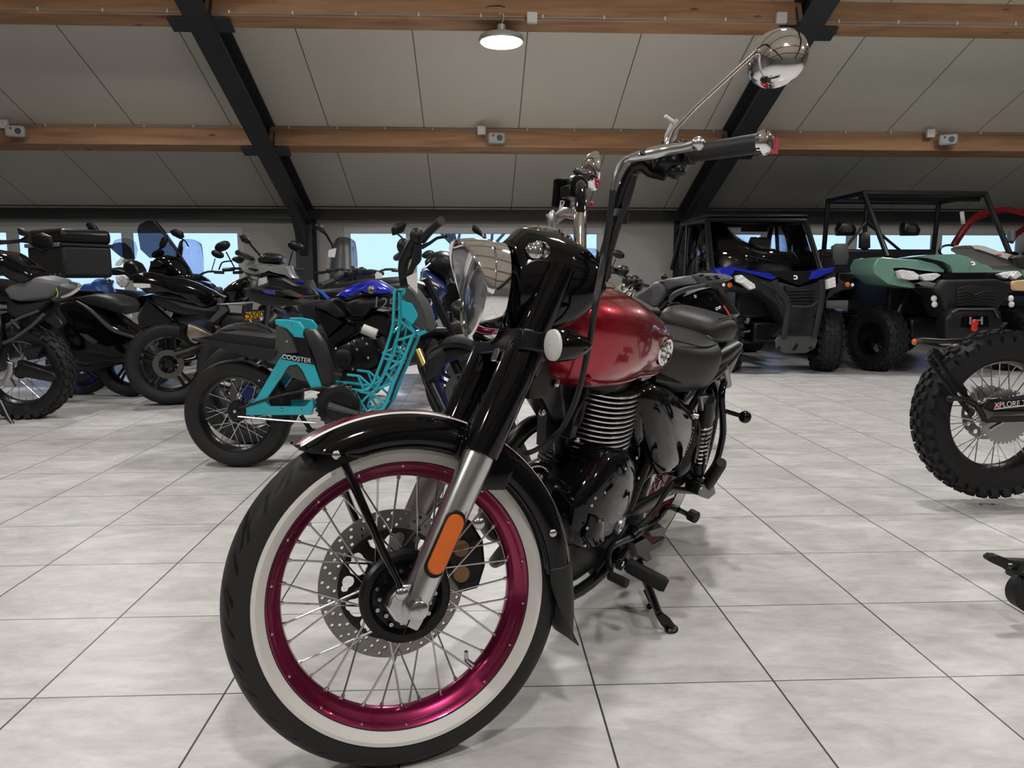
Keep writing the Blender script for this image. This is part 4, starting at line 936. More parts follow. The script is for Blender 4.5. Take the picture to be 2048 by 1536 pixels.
# ------------------------------------------------------------------ vehicles behind, traced part by part in their own planes
C0 = (0, 0, 1); C1 = (0, 400, .3256); C2 = (260, 400, .2604); C3 = (350, 520, .2799); C4 = (560, 420, .2734); C5 = (1320, 360, .2604); C6 = (1640, 360, .2604)
C7 = (1700, 580, .4361); Q1 = (560, 430, .1172); Q2 = (760, 430, .1432); Q3 = (0, 430, .1367); Q4 = (1180, 430, .1367); Q5 = (1860, 380, .1692); Q6 = (360, 430, .1367)
class Veh:
    def __init__(s, name, label, cat, o, heading, lean=0.0, group=None):
        s.f = Frame(o, heading, lean); s.r = thing(name, label, cat, s.f, group=group); s.S = None
    def p(s, crop, a, b, v, axis=1): return s.f.un(crop[0]+crop[2]*a, crop[1]+crop[2]*b, v, axis)
    def poly(s, name, m, crop, pts, y0, y1, inset=0.0, steps=0, parent=None, bevel=0.0, axis=1, lbl=None, mb=None):
        P = np.array([s.p(crop, a, b, y0, axis) for a, b in pts])
        if axis == 0: P = P[:, [1, 0, 2]]
        q = MB().prism(P, y0, y1, inset, steps)
        if axis == 0: q.x(lambda V: V[:, [1, 0, 2]])
        if mb is not None: n = len(mb.v); mb.v += q.v; mb.f += [tuple(i+n for i in f) for f in q.f]; return mb
        o = q.build(name, m, parent or s.r, bevel=bevel, ang=50)
        if lbl: o['label'] = lbl
        return o
    def tube(s, name, m, crop, pts, r, parent=None, n=8, smooth=0, axis=1, loop=False, lbl=None, flat=1.0):
        o = MB().tube([s.p(crop, *q, axis) for q in pts], r, n, smooth=smooth, loop=loop, flat=flat).build(name, m, parent or s.r)
        if lbl: o['label'] = lbl
        return o
    def ball(s, name, m, crop, pts, r, parent=None, axis=1):
        q = MB()
        for t in pts: o = MB().ell(s.p(crop, *t, axis), (r,)*3 if not hasattr(r, '__len__') else r, n=10, m=6).build(name, m, parent or s.r)
        return o
TY_S = tread_mat('street_tyre_rubber', None, None, 26, 'sweep'); TY_H = tread_mat('hatched_tyre_rubber', None, None, 90, 'hatch'); TY_K = tread_mat('block_tyre_rubber', None, None, 34, 'block')
def wheel(parent, name, c, R, hw, rb, style='cast', rimm=SATIN, tm=None, xf=ID, disc=0.0, dside=-1, spokes=24, knobs=0, nn=64):
    c = np.array(c, float); rw = hw*.7
    rim = MB().lathe([(-rw, rb+.006), (-rw, rb-.008), (-rw*.5, rb-.02), (rw*.5, rb-.02), (rw, rb-.008), (rw, rb+.006), (rw*.4, rb-.008), (-rw*.4, rb-.008)], c, (0, 1, 0), nn, True)
    rim.lathe([(-hw*.7, .001), (-hw*.7, .03), (-hw*.4, .045), (hw*.4, .045), (hw*.7, .03), (hw*.7, .001)], c, (0, 1, 0), 20)
    if style == 'cast':
        for k in range(5):
            for da in (-.13, .13):
                a = 2*PI*k/5+.3; h = c+.035*np.array([math.cos(a+da*3), 0, math.sin(a+da*3)]); e = c+(rb-.018)*np.array([math.cos(a+da), 0, math.sin(a+da)])
                rim.tube([h, (h+e)/2, e], [.014, .011, .013], 6)
    ro = rim.x(xf).build(name, rimm, parent)
    if style == 'spoke':
        sp = MB()
        for k in range(spokes):
            a = 2*PI*k/spokes; g = 1 if (k//2) % 2 else -1; sd = 1 if k % 2 else -1
            h = c+np.array([.042*math.cos(a+g*.9), sd*hw*.5, .042*math.sin(a+g*.9)]); e = c+np.array([(rb-.016)*math.cos(a), 0, (rb-.016)*math.sin(a)])
            MB().tube([h, e], .0022, 5).x(xf).build('spoke', STEEL, ro)
    link_mesh('tire', tyre_mesh(tuple(c), R, hw, rb, xf, nn, 12), tm or TY_S, ro)
    if knobs:
        kb = MB()
        for k in range(knobs):
            a = 2*PI*k/knobs
            for j, (yy, lift) in enumerate(((-.86, .006), (-.42, .0), (0, .001), (.42, .0), (.86, .006))):
                aa = a+(PI/knobs if j % 2 else 0); r_ = R-.012-(abs(yy)**2.6)*(R-rb)*.30; sz = 2*PI*R/knobs*.55
                kb.box(c+np.array([r_*math.cos(aa), yy*hw*1.02, r_*math.sin(aa)]), (.042 if abs(yy) < .6 else .05, hw*.34, sz), rotm((0, 1, 0), -aa)@rotm((0, 0, 1), (.5 if yy > 0 else -.5)*(abs(yy) > .6)))
        kb.x(xf).build('tread_blocks', RUBBER, ro, bevel=.002, seg=1)
    if disc:
        q = MB().lathe([(dside*hw*1.0, disc*.62), (dside*hw*1.0, disc), (dside*(hw*1.0+.004), disc), (dside*(hw*1.0+.004), disc*.62)], c, (0, 1, 0), 40, True).x(xf).build('brake_disc', DISCM, ro)
    return ro
def steer_fn(f, c, psi, rake):
    R = rotm((-math.sin(rake), 0, math.cos(rake)), psi); c = np.array(c, float)
    return lambda V: (np.atleast_2d(V)-c)@R.T+c

# ---- turquoise cargo e-bike
EB = Veh('electric_bicycle', 'turquoise lattice-framed electric bike with black cargo rail behind the red fender', 'bicycle', ground(482, 932), math.radians(-6))
W_ = .11
wheel(EB.r, 'rear_wheel', (0, 0, .272), .272, .05, .196, 'spoke', SATIN, TY_H, spokes=32, disc=.0)
sf = steer_fn(EB.f, (1.32, 0, .27), math.radians(-82), math.radians(24))
fwE = wheel(EB.r, 'front_wheel', (1.36, 0, .272), .272, .05, .196, 'spoke', SATIN, TY_H, xf=sf, spokes=32)
for sg in (-1, 1): MB().tube([(1.36, sg*.06, .272), (1.29, sg*.06, .50), (1.24, sg*.055, .62)], [.016, .018, .018], 10).x(sf).build('fork_leg', SATIN, EB.r)
MB().tube([(1.25, -.07, .60), (1.25, .07, .60)], .02, 10).x(sf).build('fork_crown', SATIN, EB.r)
plate = [(715, 425), (800, 425), (885, 442), (922, 488), (912, 535), (940, 600), (975, 700), (1052, 908), (1000, 926), (970, 918), (905, 785), (872, 748), (815, 755), (790, 785), (660, 985), (645, 1020), (675, 1046), (925, 1048), (985, 985), (990, 1050), (975, 1108), (440, 1112), (402, 1085), (405, 1050), (450, 1038), (520, 1040), (575, 1000), (745, 702), (770, 682), (868, 690), (893, 672), (872, 600), (845, 540), (800, 492), (745, 470), (715, 460)]
P0 = np.array([EB.p(C3, a, b, -W_) for a, b in plate])
for sg in (-1, 1):
    MB().prism(P0, sg*W_, sg*(W_-.02)).build('side_frame', TURQ, EB.r, bevel=.004)
pc = [(845, 548), (940, 560), (975, 690), (990, 748), (760, 708), (772, 686), (868, 692), (892, 672), (872, 605)]
EB.poly('name_panel', SATIN, C3, pc, -W_-.003, -W_+.004)
t0 = EB.p(C3, 868, 706, -W_-.004); text('lettering', 'COOSTER', .032, WHITEP, EB.r, tuple(t0), tuple(EB.p(C3, 970, 728, -W_-.004)-EB.p(C3, 770, 694, -W_-.004)), (0, 0, 1))
EB.poly('battery_case', GREYP, C3, [(715, 470), (780, 480), (830, 530), (868, 610), (885, 665), (770, 682), (720, 760), (650, 740), (625, 690), (700, 640)], -W_+.002, W_-.002, .01, 2, lbl='dark grey battery case')
rail = EB.poly('cargo_rail', MATTE, C3, [(120, 560), (560, 625), (720, 650), (705, 690), (640, 715), (560, 705), (180, 590), (118, 575)], -W_-.02, -W_+.01, lbl='long black cargo rail')
EB.poly('cargo_deck', MATTE, C3, [(330, 520), (700, 560), (725, 585), (720, 640), (560, 620), (150, 560), (280, 535)], -W_+.012, W_-.012)
EB.poly('cargo_rail', MATTE, C3, [(300, 500), (420, 492), (740, 535), (740, 560), (420, 520)], W_-.01, W_+.01)
EB.poly('rear_mudguard', MATTE, C3, [(640, 715), (720, 755), (790, 785), (770, 840), (700, 780), (600, 730)], -.05, .05)
EB.poly('lower_cover', GREYP, C3, [(815, 760), (872, 752), (905, 790), (945, 870), (900, 860), (840, 840), (780, 800)], -W_+.01, W_-.01)
for sg in (-1, 1):
    EB.poly('side_cushion', MAT_C if 0 else LEATHER, C3, [(915, 490), (985, 500), (1060, 600), (1110, 760), (1125, 900), (1080, 915), (1055, 900), (985, 700), (945, 590)], sg*W_*(1 if sg < 0 else .75), sg*W_*.4 if sg < 0 else W_*.45, .012, 3)
# lattice: rails and struts, near and far side
def lat(y, r=.006):
    m = MB()
    def L(*pts, rr=r, smooth=0): m.tube([EB.p(C3, a, b, y) for a, b in pts], rr, 6, smooth=smooth)
    L((1570, 215), (1565, 300), (1560, 440), (1545, 520), (1500, 660), (1440, 820), (1400, 900), (1340, 935), (1180, 915), (1060, 905), rr=r*1.25, smooth=2)
    L((1600, 230), (1605, 320), (1600, 470), (1590, 560), (1560, 680), (1500, 810), (1440, 915), (1395, 950), (1320, 940), smooth=2)
    L((1640, 200), (1660, 420), (1715, 520), (1700, 540), (1620, 740), (1560, 880), (1510, 1020), (1460, 1080), (1370, 1100), (1310, 1090), rr=r*1.5, smooth=2)
    for a in (((1600, 430), (1660, 380)), ((1605, 430), (1710, 520)), ((1570, 580), (1700, 540)), ((1560, 520), (1610, 470)), ((1570, 590), (1650, 700)), ((1650, 700), (1530, 780)), ((1480, 660), (1560, 690)), ((1500, 800), (1560, 870)), ((1560, 880), (1440, 920)), ((1440, 820), (1480, 870)), ((1400, 940), (1505, 1035)), ((1395, 950), (1330, 1020)), ((1330, 1020), (1310, 1090)), ((1330, 1020), (1380, 1090)), ((1290, 940), (1330, 1020)), ((1230, 820), (1320, 830)), ((1320, 830), (1400, 900)), ((1310, 830), (1350, 930)), ((1600, 300), (1640, 290)), ((1620, 740), (1490, 700))): L(*a)
    return m
latn = lat(-W_*.9); lo = latn.build('lattice_frame', TURQ, EB.r)
lf = MB(); lf.v = [(p[0], p[1]+W_*1.7, p[2]) for p in latn.v]; lf.f = latn.f; lf.build('lattice_frame', TURQ, EB.r)
cr = MB()
for a, b_ in (((1570, 215)), ((1560, 440)), ((1500, 660)), ((1400, 900)), ((1510, 1020)), ((1620, 740)), ((1370, 1100))):
    q = EB.p(C3, a, b_, -W_*.9); MB().tube([q, q+np.array([0, W_*1.7, 0])], .006, 6).build('lattice_crossbar', TURQ, EB.r)
EB.tube('belly_edge', SATIN, C3, [(1705, 545, -.03), (1625, 745, -.03), (1565, 885, -.03), (1515, 1025, -.03), (1465, 1085, -.03), (1375, 1108, -.03)], .016, smooth=3)
EB.poly('front_panel', GREYP, C3, [(1610, 260), (1660, 185), (1700, 215), (1790, 340), (1828, 500), (1800, 520), (1760, 500), (1700, 470), (1740, 410), (1740, 380), (1690, 300)], -W_, W_, .012, 2, lbl='dark grey front panel')
EB.poly('front_cover', TURQ, C3, [(1610, 280), (1690, 300), (1742, 385), (1740, 415), (1700, 470), (1650, 440), (1612, 400)], -W_-.006, W_*.6, .008, 2)
EB.poly('crown_block', TURQ, C3, [(1725, 520), (1785, 498), (1805, 515), (1745, 545)], -W_, W_)
# drive unit: drum, crank, belt
dc = EB.p(C3, 1160, 1040, -W_-.01)
for y_, nm in ((-W_-.012, -1), (W_-.02, 1)):
    q = MB().lathe([(0, .001), (0, .098), (.004, .105), (.02, .105), (.024, .098), (.024, .001)], (dc[0], y_, dc[2]), (0, 1, 0), 48)
    for k in range(26):
        a = 2*PI*k/26; q.box((dc[0]+.106*math.cos(a), y_+.018, dc[2]+.106*math.sin(a)), (.010, .03, .010), rotm((0, 1, 0), -a))
    do = q.build('drive_drum', DARKP, EB.r)
MB().lathe([(0, .07), (-.006, .085), (-.012, .098), (-.006, .105), (0, .105)], (dc[0]+.008, -W_-.014, dc[2]-.004), (0, 1, 0), 48, True).build('chain_ring', SATIN, EB.r)
EB.tube('crank_arm', GREYP, C3, [(1100, 1040, -W_-.03), (1200, 1070, -W_-.035), (1310, 1095, -W_-.04)], [.018, .015, .010])
EB.tube('belt', MATTE, C3, [(460, 1060, -W_-.006), (690, 985, -W_-.006), (860, 945, -W_-.006), (1000, 918, -W_-.006), (1150, 912, -W_-.006), (1250, 940, -W_-.006), (1300, 990, -W_-.006)], .006, smooth=3)
EB.tube('belt_stay', STEEL, C3, [(450, 1118, -W_-.004), (690, 1140, -W_-.004), (1010, 1165, -W_-.004)], .005)
MB().lathe([(0, .001), (0, .045), (.012, .05), (.02, .04), (.02, .001)], EB.p(C3, 440, 1078, -W_-.004), (0, 1, 0), 28).build('rear_sprocket', SATIN, EB.r)
MB().lathe([(-.02, .001), (-.02, .008), (.01, .008), (.01, .001)], EB.p(C3, 438, 1078, -W_-.01), (0, 1, 0), 12).build('axle_nut', STEEL, EB.r)
for a, b_ in ((1040, 1030), (1340, 1068), (1270, 1060), (800, 580), (825, 468), (600, 860), (760, 1065), (900, 1075)):
    q = EB.p(C3, a, b_, -W_-.004); MB().ell(q, (.006, .003, .006), n=8, m=5).build('bolt', STEEL, EB.r)
# handlebar: upright dark stem with bundled cables, grips, brake lever and mirror
EB.tube('stem', DARKP, C4, [(910, 560, 0), (900, 480, 0), (905, 380, -.02), (960, 260, -.04), (1010, 170, -.05)], [.02, .022, .026, .026, .022], smooth=2, n=10)
for k in range(5):
    d_ = (k-2)*14
    EB.tube('cable', MATTE, C4, [(920+d_, 500, -.04), (960+d_, 440-d_, -.05), (1000+d_, 360, -.06), (1010+d_*.6, 250, -.06), (1030, 190, -.06)], .006, smooth=3, n=6)
EB.tube('grip', GRIPM, C4, [(1040, 220, -.06), (1100, 150, -.12), (1165, 90, -.2), (1180, 78, -.22)], [.02, .019, .019, .021], n=10)
EB.tube('grip', GRIPM, C4, [(905, 300, .10), (880, 330, .22), (850, 350, .32)], .017, n=10)
EB.tube('handlebar', SATIN, C4, [(1080, 170, -.1), (1000, 240, -.02), (905, 300, .10)], .013, n=8, smooth=2)
EB.tube('brake_lever', SATIN, C4, [(1040, 270, -.08), (1100, 240, -.12), (1150, 205, -.16), (1215, 195, -.2)], [.012, .008, .007, .008], smooth=2)
EB.ball('switch_box', DARKP, C4, [(1000, 190, -.06), (950, 300, -.03), (905, 265, .02)], (.035, .03, .04))
tp = [(925, 490), (1005, 452), (1006, 612), (960, 560), (935, 540)]
tago = EB.poly('paper_tag', WHITEP, C4, tp, -.13, -.131); 
tag(tago, 'large white paper tag hanging from the handlebar of the turquoise bike', 'tag'); tago.parent = None; tago.matrix_world = EB.f.mat()
EB.tube('kickstand', SATIN, C3, [(900, 1110, .02), (930, 1160, .02), (970, 1215, .02)], .012)
EB.ball('stand_foot', RUBBER, C3, [(975, 1220, .02)], (.03, .02, .012))

# ---- blue-tanked naked bike (right-hand side towards us)
MT = Veh('motorcycle', 'naked motorcycle with bright blue fuel tank and long black seat, behind the turquoise electric bike', 'motorcycle', ground(507, 886), math.radians(-1))
BLUEW = mat('blue_wheel', (.025, .035, .17), .35, .5)
wheel(MT.r, 'rear_wheel', (0, 0, .30), .30, .065, .215, 'cast', SATIN, TY_S, disc=.10); MB().lathe([(-.06, .001), (-.06, .04), (.06, .04), (.06, .001)], (0, 0, .3), (0, 1, 0), 16).build('hub', BLUEW, MT.r)
mc_ = np.array([1.26, 0, .30]); ms = steer_fn(MT.f, (1.24, 0, .30), math.radians(-34), math.radians(25))
fwM = wheel(MT.r, 'front_wheel', mc_, .30, .055, .215, 'cast', BLUEW, TY_H, xf=ms, disc=.13)
sdm = np.array([-math.sin(math.radians(25)), 0, math.cos(math.radians(25))])
def mtl(P, r): return MB().tube([(p-MT.f.o)@MT.f.M for p in P], r, 12)
def c4(a, b_, D): return pp(C4[0]+C4[2]*a, C4[1]+C4[2]*b_, D)
mtl([c4(1010, 1030, 4.30), c4(1060, 1150, 4.24)], .024).build('fork_tube', GOLD, MT.r); mtl([c4(1060, 1150, 4.24), c4(1110, 1290, 4.18), c4(1200, 1480, 4.1)], .03).build('fork_lower', SATIN, MT.r)
mtl([c4(1200, 945, 4.52), c4(1262, 1085, 4.46)], .024).build('fork_tube', GOLD, MT.r); mtl([c4(1262, 1085, 4.46), c4(1340, 1240, 4.4), c4(1400, 1380, 4.35)], [.028, .032, .032]).build('fork_lower', SATIN, MT.r)
mtl([c4(1140, 930, 4.50), c4(1175, 1000, 4.48)], .018).build('fork_tube', GOLD, MT.r); mtl([c4(1350, 1120, 4.35), c4(1405, 1225, 4.30)], .010).build('fork_reflector', AMBER, MT.r)
mtl([c4(960, 930, 4.3), c4(1080, 900, 4.4), c4(1200, 900, 4.5)], .035).build('lower_yoke', SATIN, MT.r)
sdm = np.array([-math.sin(math.radians(25)), 0, math.cos(math.radians(25))])
mg = []
for i in range(15):
    an = math.radians(38+105*i/14); w_ = .068
    mg.append([(mc_[0]+R_*math.cos(an), y_, mc_[2]+R_*math.sin(an)) for y_, R_ in ((-w_, .29), (-w_, .318), (-w_*.6, .332), (0, .337), (w_*.6, .332), (w_, .318), (w_, .29))])
MB().grid(mg, False).x(ms).build('front_mudguard', MATTE, MT.r, solid=.005)
MB().sect([(1.20, 0, .80, .03, .03), (1.24, 0, .79, .07, .06), (1.30, 0, .77, .08, .06), (1.33, 0, .75, .05, .04)], 16).x(ms).build('headlight', DARKP, MT.r)
wq = [(1075, 1070), (1180, 1015), (1205, 1090), (1172, 1215), (1082, 1275), (1052, 1245), (1066, 1150)]
for_ = MB().prism([c4(a, b_, 4.15) for a, b_ in wq], 4.15, 4.32, .02, 2).x(lambda V: (V-MT.f.o)@MT.f.M); for_.build('mudguard_flap', MATTE, MT.r)
y = -.12
tk_ = MT.poly('fuel_tank', BLUEP, Q1, [(905, 1390), (1000, 1300), (1150, 1215), (1290, 1160), (1400, 1120), (1540, 1105), (1640, 1110), (1780, 1190), (1880, 1250), (1930, 1310), (1880, 1350), (1640, 1385), (1540, 1380), (1420, 1345), (1300, 1330), (1180, 1370), (1100, 1440), (1050, 1450), (980, 1400)], y-.01, .13, .045, 4)
eb_ = MT.p(Q1, 1556, 1278, y-.02)
MB().lathe([(0, .021), (-.004, .024), (-.008, .021), (-.004, .018)], eb_, (0, 1, 0), 24, True).lathe([(-.002, .001), (-.005, .018)], eb_, (0, 1, 0), 20).build('tank_emblem', CHROME, tk_)
for k in range(3):
    a = PI/2+k*2*PI/3; MB().box(eb_+np.array([.008*math.cos(a), -.006, .008*math.sin(a)]), (.018, .002, .003), rotm((0, 1, 0), -a)).build('emblem_mark', SATIN, tk_)
MT.poly('seat', LEATHER, C3, [(470, 200), (620, 225), (760, 262), (900, 290), (1060, 290), (1120, 275), (1160, 300), (1240, 390), (1225, 410), (1180, 420), (1110, 370), (1040, 335), (900, 325), (720, 335), (600, 320), (520, 290)], y+.01, .12, .03, 3, lbl='long black seat')
MT.poly('tail_cowl', SATIN, C3, [(510, 200), (700, 220), (760, 215), (860, 262), (760, 270), (640, 262), (520, 225)], y, .12, .02, 2)
MT.poly('tail_decal', mat('violet_blue', (.05, .05, .35), .4), C3, [(620, 215), (705, 222), (722, 246), (650, 240)], y-.002, y+.01)
MT.poly('side_shroud', DARKP, C3, [(1200, 300), (1320, 255), (1460, 265), (1570, 275), (1560, 360), (1430, 345), (1340, 420), (1260, 420), (1200, 350)], y-.02, .13, .03, 3)
num = MT.p(C3, 1495, 312, y-.05); text('lettering', '125', .085, mat('pale_grey_print', (.17, .17, .17), .5), MT.r, tuple(num), (1, 0, -.12), (.15, 0, 1))
MT.poly('air_scoop', SATIN, C3, [(1240, 430), (1330, 430), (1420, 370), (1500, 380), (1560, 430), (1530, 560), (1440, 540), (1330, 480)], y+.02, .11, .02, 2)
MT.poly('frame_plate', SATIN, C3, [(1080, 570), (1230, 450), (1290, 480), (1290, 520), (1120, 620)], y, .10, .008, 1)
MT.poly('side_cover', SATIN, C3, [(990, 350), (1100, 380), (1180, 430), (1210, 450), (1090, 560), (1040, 470)], y+.01, .11, .01, 2)
MT.tube('heat_guard', WHITER, C3, [(1340, 490, y-.03), (1440, 530, y-.03)], .028, n=12, lbl='light grey oblong cover')
MT.poly('engine', SATIN, C3, [(1130, 620), (1300, 530), (1460, 550), (1500, 640), (1480, 760), (1330, 820), (1160, 790), (1120, 700)], y+.02, .11, .03, 3)
cc_ = MT.p(C3, 1200, 700, y-.01); MB().lathe([(.04, .001), (.04, .055), (-.005, .05), (-.012, .035), (-.012, .001)], cc_, (0, 1, 0), 28).build('clutch_cover', DARKP, MT.r)
for a, b_ in ((1280, 580), (1240, 600), (1370, 600), (1380, 700), (1270, 780), (1330, 790), (1460, 640), (1300, 640), (1340, 560), (1150, 635)):
    MB().ell(MT.p(C3, a, b_, y-.005), (.008, .006, .008), n=8, m=5).build('engine_bolt', STEEL, MT.r)
MT.poly('belly_cover', SATIN, C3, [(1180, 800), (1400, 830), (1480, 780), (1600, 620), (1640, 640), (1560, 820), (1440, 960), (1300, 960), (1180, 880)], y+.03, .09, .02, 2)
MT.tube('swingarm', DARKP, C3, [(1100, 830, y+.05), (820, 900, y+.03), (590, 950, y+.02)], .028)
MT.tube('exhaust', DARKP, C3, [(1450, 560, y), (1500, 720, y), (1400, 900, y), (1150, 930, y-.01), (900, 880, y-.03)], .024, smooth=4)
MT.tube('handlebar', SATIN, Q1, [(700, 1210, -.36), (900, 1130, -.30), (1150, 1040, -.16), (1350, 990, -.05), (1560, 960, .08), (1750, 1000, .25)], .012, smooth=4)
MT.tube('grip', GRIPM, Q1, [(690, 1215, -.37), (900, 1135, -.30)], .019, n=10)
MT.ball('switch_gear', DARKP, Q1, [(1180, 1000, -.18), (1250, 950, -.15), (1400, 960, 0)], (.03, .03, .025))
MT.ball('bar_fitting', CHROME, Q1, [(1180, 930, -.17), (1240, 905, -.15), (1130, 990, -.18)], (.008, .008, .015))
t_ = MT.poly('paper_tag', WHITEP, Q1, [(1620, 1010), (1660, 960), (1740, 1000), (1750, 1080), (1630, 1090)], -.10, -.102); t_.parent = None; t_.matrix_world = MT.f.mat(); tag(t_, 'small white rounded tag above the bright blue fuel tank', 'tag')
t_ = MT.poly('paper_tag', TAGM, Q1, [(830, 600), (965, 560), (935, 725), (820, 715)], -.26, -.262); t_.parent = None; t_.matrix_world = MT.f.mat(); tag(t_, 'white paper tag hanging from a mirror left of the middle window', 'tag')
MT.tube('mirror_stem', SATIN, Q1, [(880, 560, -.25), (900, 520, -.25), (850, 440, -.27), (770, 300, -.30)], .006)
MT.poly('mirror', SATIN, Q1, [(620, 170), (680, 145), (740, 190), (790, 300), (770, 340), (700, 290), (640, 250)], -.30, -.33, .01, 1)
MT.tube('mirror_stem', SATIN, Q2, [(350, 400, .25), (300, 310, .27), (240, 260, .3)], .006)
MT.poly('mirror', SATIN, Q2, [(150, 190), (220, 120), (360, 95), (370, 120), (330, 230), (240, 270), (170, 285)], .30, .33, .01, 1)

# ---- black sport tourer in front of the left window
ST = Veh('motorcycle', 'black sport motorcycle seen from its rear wheel, with a stubby titanium muffler', 'motorcycle', ground(345, 808), math.radians(14))
wheel(ST.r, 'rear_wheel', (0, 0, .315), .315, .095, .215, 'cast', SATIN, TY_S, disc=.11)
wheel(ST.r, 'front_wheel', (1.42, 0, .30), .30, .06, .215, 'cast', SATIN, TY_S, disc=.15)
y = -.12
ST.poly('tail', GLOSS, C2, [(0, 575), (60, 560), (150, 550), (260, 580), (400, 600), (520, 640), (640, 700), (700, 740), (640, 830), (560, 840), (420, 760), (260, 720), (120, 720), (10, 640)], y, .14, .04, 3)
ST.poly('tail_light', WHITER, C2, [(20, 640), (90, 640), (155, 645), (160, 672), (90, 680), (30, 668)], y-.02, y+.03, .004, 1)
ST.poly('side_panel', SATIN, C2, [(160, 730), (420, 780), (620, 830), (700, 800), (760, 860), (680, 960), (560, 900), (420, 900), (300, 860), (170, 800)], y, .12, .03, 3)
ST.poly('fuel_tank', GLOSS, C2, [(690, 720), (720, 680), (800, 620), (880, 590), (915, 600), (925, 650), (890, 690), (900, 760), (830, 800), (750, 800), (740, 740)], y-.03, .15, .04, 4)
ST.tube('pinstripe', GOLD, C2, [(750, 660, y-.02), (790, 630, y-.025), (830, 612, y-.025), (875, 598, y-.02)], .003, n=5)
ST.poly('seat', LEATHER, C2, [(560, 690), (640, 740), (720, 760), (760, 740), (740, 790), (650, 790), (560, 740)], y, .12, .02, 2)
ST.poly('muffler', mat('titanium_muffler', (.30, .25, .21), .35, .9), C2, [(440, 950), (480, 955), (560, 990), (640, 1040), (600, 1060), (500, 1110), (460, 1090), (430, 1040)], y-.06, y+.04, .015, 3)
ST.tube('muffler_mouth', SATIN, C2, [(430, 955, y-.01), (400, 1000, y-.01), (410, 1045, y-.01)], .02)
ST.tube('swingarm', SATIN, C2, [(350, 1190, y-.01), (450, 1160, y-.01), (640, 1080, y)], .03)
ST.tube('shock_spring', BROWNM, C2, [(660, 980, 0), (720, 950, 0), (780, 900, 0)], .028)
ST.poly('frame_spar', GREYP, C2, [(700, 740), (760, 850), (640, 950), (600, 930), (700, 830), (670, 750)], y-.01, .1, .01, 1)
ST.poly('engine', SATIN, C2, [(680, 860), (900, 880), (1000, 1000), (900, 1180), (700, 1100)], y+.03, .12, .03, 3)
ST.poly('hugger', SATIN, C2, [(120, 760), (240, 850), (330, 930), (300, 960), (220, 960), (90, 990), (60, 940), (80, 860)], -.06, .06, .01, 2)
ST.tube('grab_rail', ALU, C2, [(690, 800, y-.02), (850, 795, y-.02), (960, 785, y-.02)], [.004, .014, .006])
pt = ST.poly('number_plate', YELLOW, C2, [(890, 862), (1015, 856), (1010, 900), (880, 925)], -.35, -.352)
tag(pt, 'yellow number plate beside the turquoise side frame', 'number plate'); pt.parent = None; pt.matrix_world = ST.f.mat()
text('lettering', 'O500', .062, SATIN, pt, tuple(ST.p(C2, 950, 888, -.354)), tuple(ST.p(C2, 1012, 875, -.354)-ST.p(C2, 885, 895, -.354)), (0, 0, 1))

# ---- windscreened tourer behind it
TS = Veh('motorcycle', 'black touring motorcycle with a tall dark windscreen in front of the left window', 'motorcycle', (pp(305, 600, 7.2)[0], 7.2), math.radians(88))
def wpoly(name, m, veh, crop, pts, D, th, inset=0.0, steps=0, bevel=0.0, lbl=None):
    """upright slab facing the room at depth D, thickness th, parented to veh"""
    P = []
    for a, b_ in pts: P.append(pp(crop[0]+crop[2]*a, crop[1]+crop[2]*b_, D))
    q = MB().prism(P, D, D+th, inset, steps); Mi = np.linalg.inv(veh.f.M); o_ = veh.f.o
    q.x(lambda V: (V-o_)@Mi.T); ob = q.build(name, m, veh.r, bevel=bevel)
    if lbl: ob['label'] = lbl
    return ob
def wtube(name, m, veh, crop, pts, r, n=8, smooth=0):
    P = [pp(crop[0]+crop[2]*a, crop[1]+crop[2]*b_, D) for a, b_, D in pts]; q = MB().tube(P, r, n, smooth=smooth); Mi = np.linalg.inv(veh.f.M); o_ = veh.f.o
    q.x(lambda V: (V-o_)@Mi.T); return q.build(name, m, veh.r)
wheel(TS.r, 'rear_wheel', (0, 0, .31), .31, .08, .22, 'cast', SATIN, TY_S)
wheel(TS.r, 'front_wheel', (1.45, 0, .31), .31, .06, .22, 'cast', SATIN, TY_S, disc=.15)
MB().sect([(-.1, 0, .75, .10, .06, 2.4), (.2, 0, .74, .17, .10, 2.4), (.55, 0, .72, .17, .12, 2.4), (.9, 0, .80, .18, .15, 2.4), (1.2, 0, .82, .16, .12, 2.4), (1.4, 0, .78, .05, .05, 2)], 20).build('bodywork', GLOSS, TS.r)
MB().sect([(.3, 0, .45, .12, .15, 3), (.7, 0, .42, .16, .2, 3), (1.05, 0, .45, .12, .15, 3)], 16).build('engine', SATIN, TS.r)
wpoly('windscreen', SCREEN, TS, C2, [(55, 230), (70, 190), (130, 158), (200, 160), (270, 240), (370, 380), (470, 560), (490, 600), (440, 560), (300, 440), (150, 445), (80, 380)], 7.9, .01)
wtube('screen_edge', SATIN, TS, C2, [(180, 160, 7.88), (260, 260, 7.88), (360, 390, 7.88), (450, 520, 7.88), (490, 600, 7.88)], .012)
wpoly('instrument_cowl', GLOSS, TS, C2, [(120, 560), (140, 480), (190, 435), (250, 420), (320, 440), (370, 500), (400, 570), (300, 590), (180, 580)], 7.6, .3, .05, 3)
wpoly('bar_weight', CHROME, TS, C2, [(150, 470), (220, 465), (260, 490), (240, 510), (160, 520)], 7.56, .03, .005, 1)
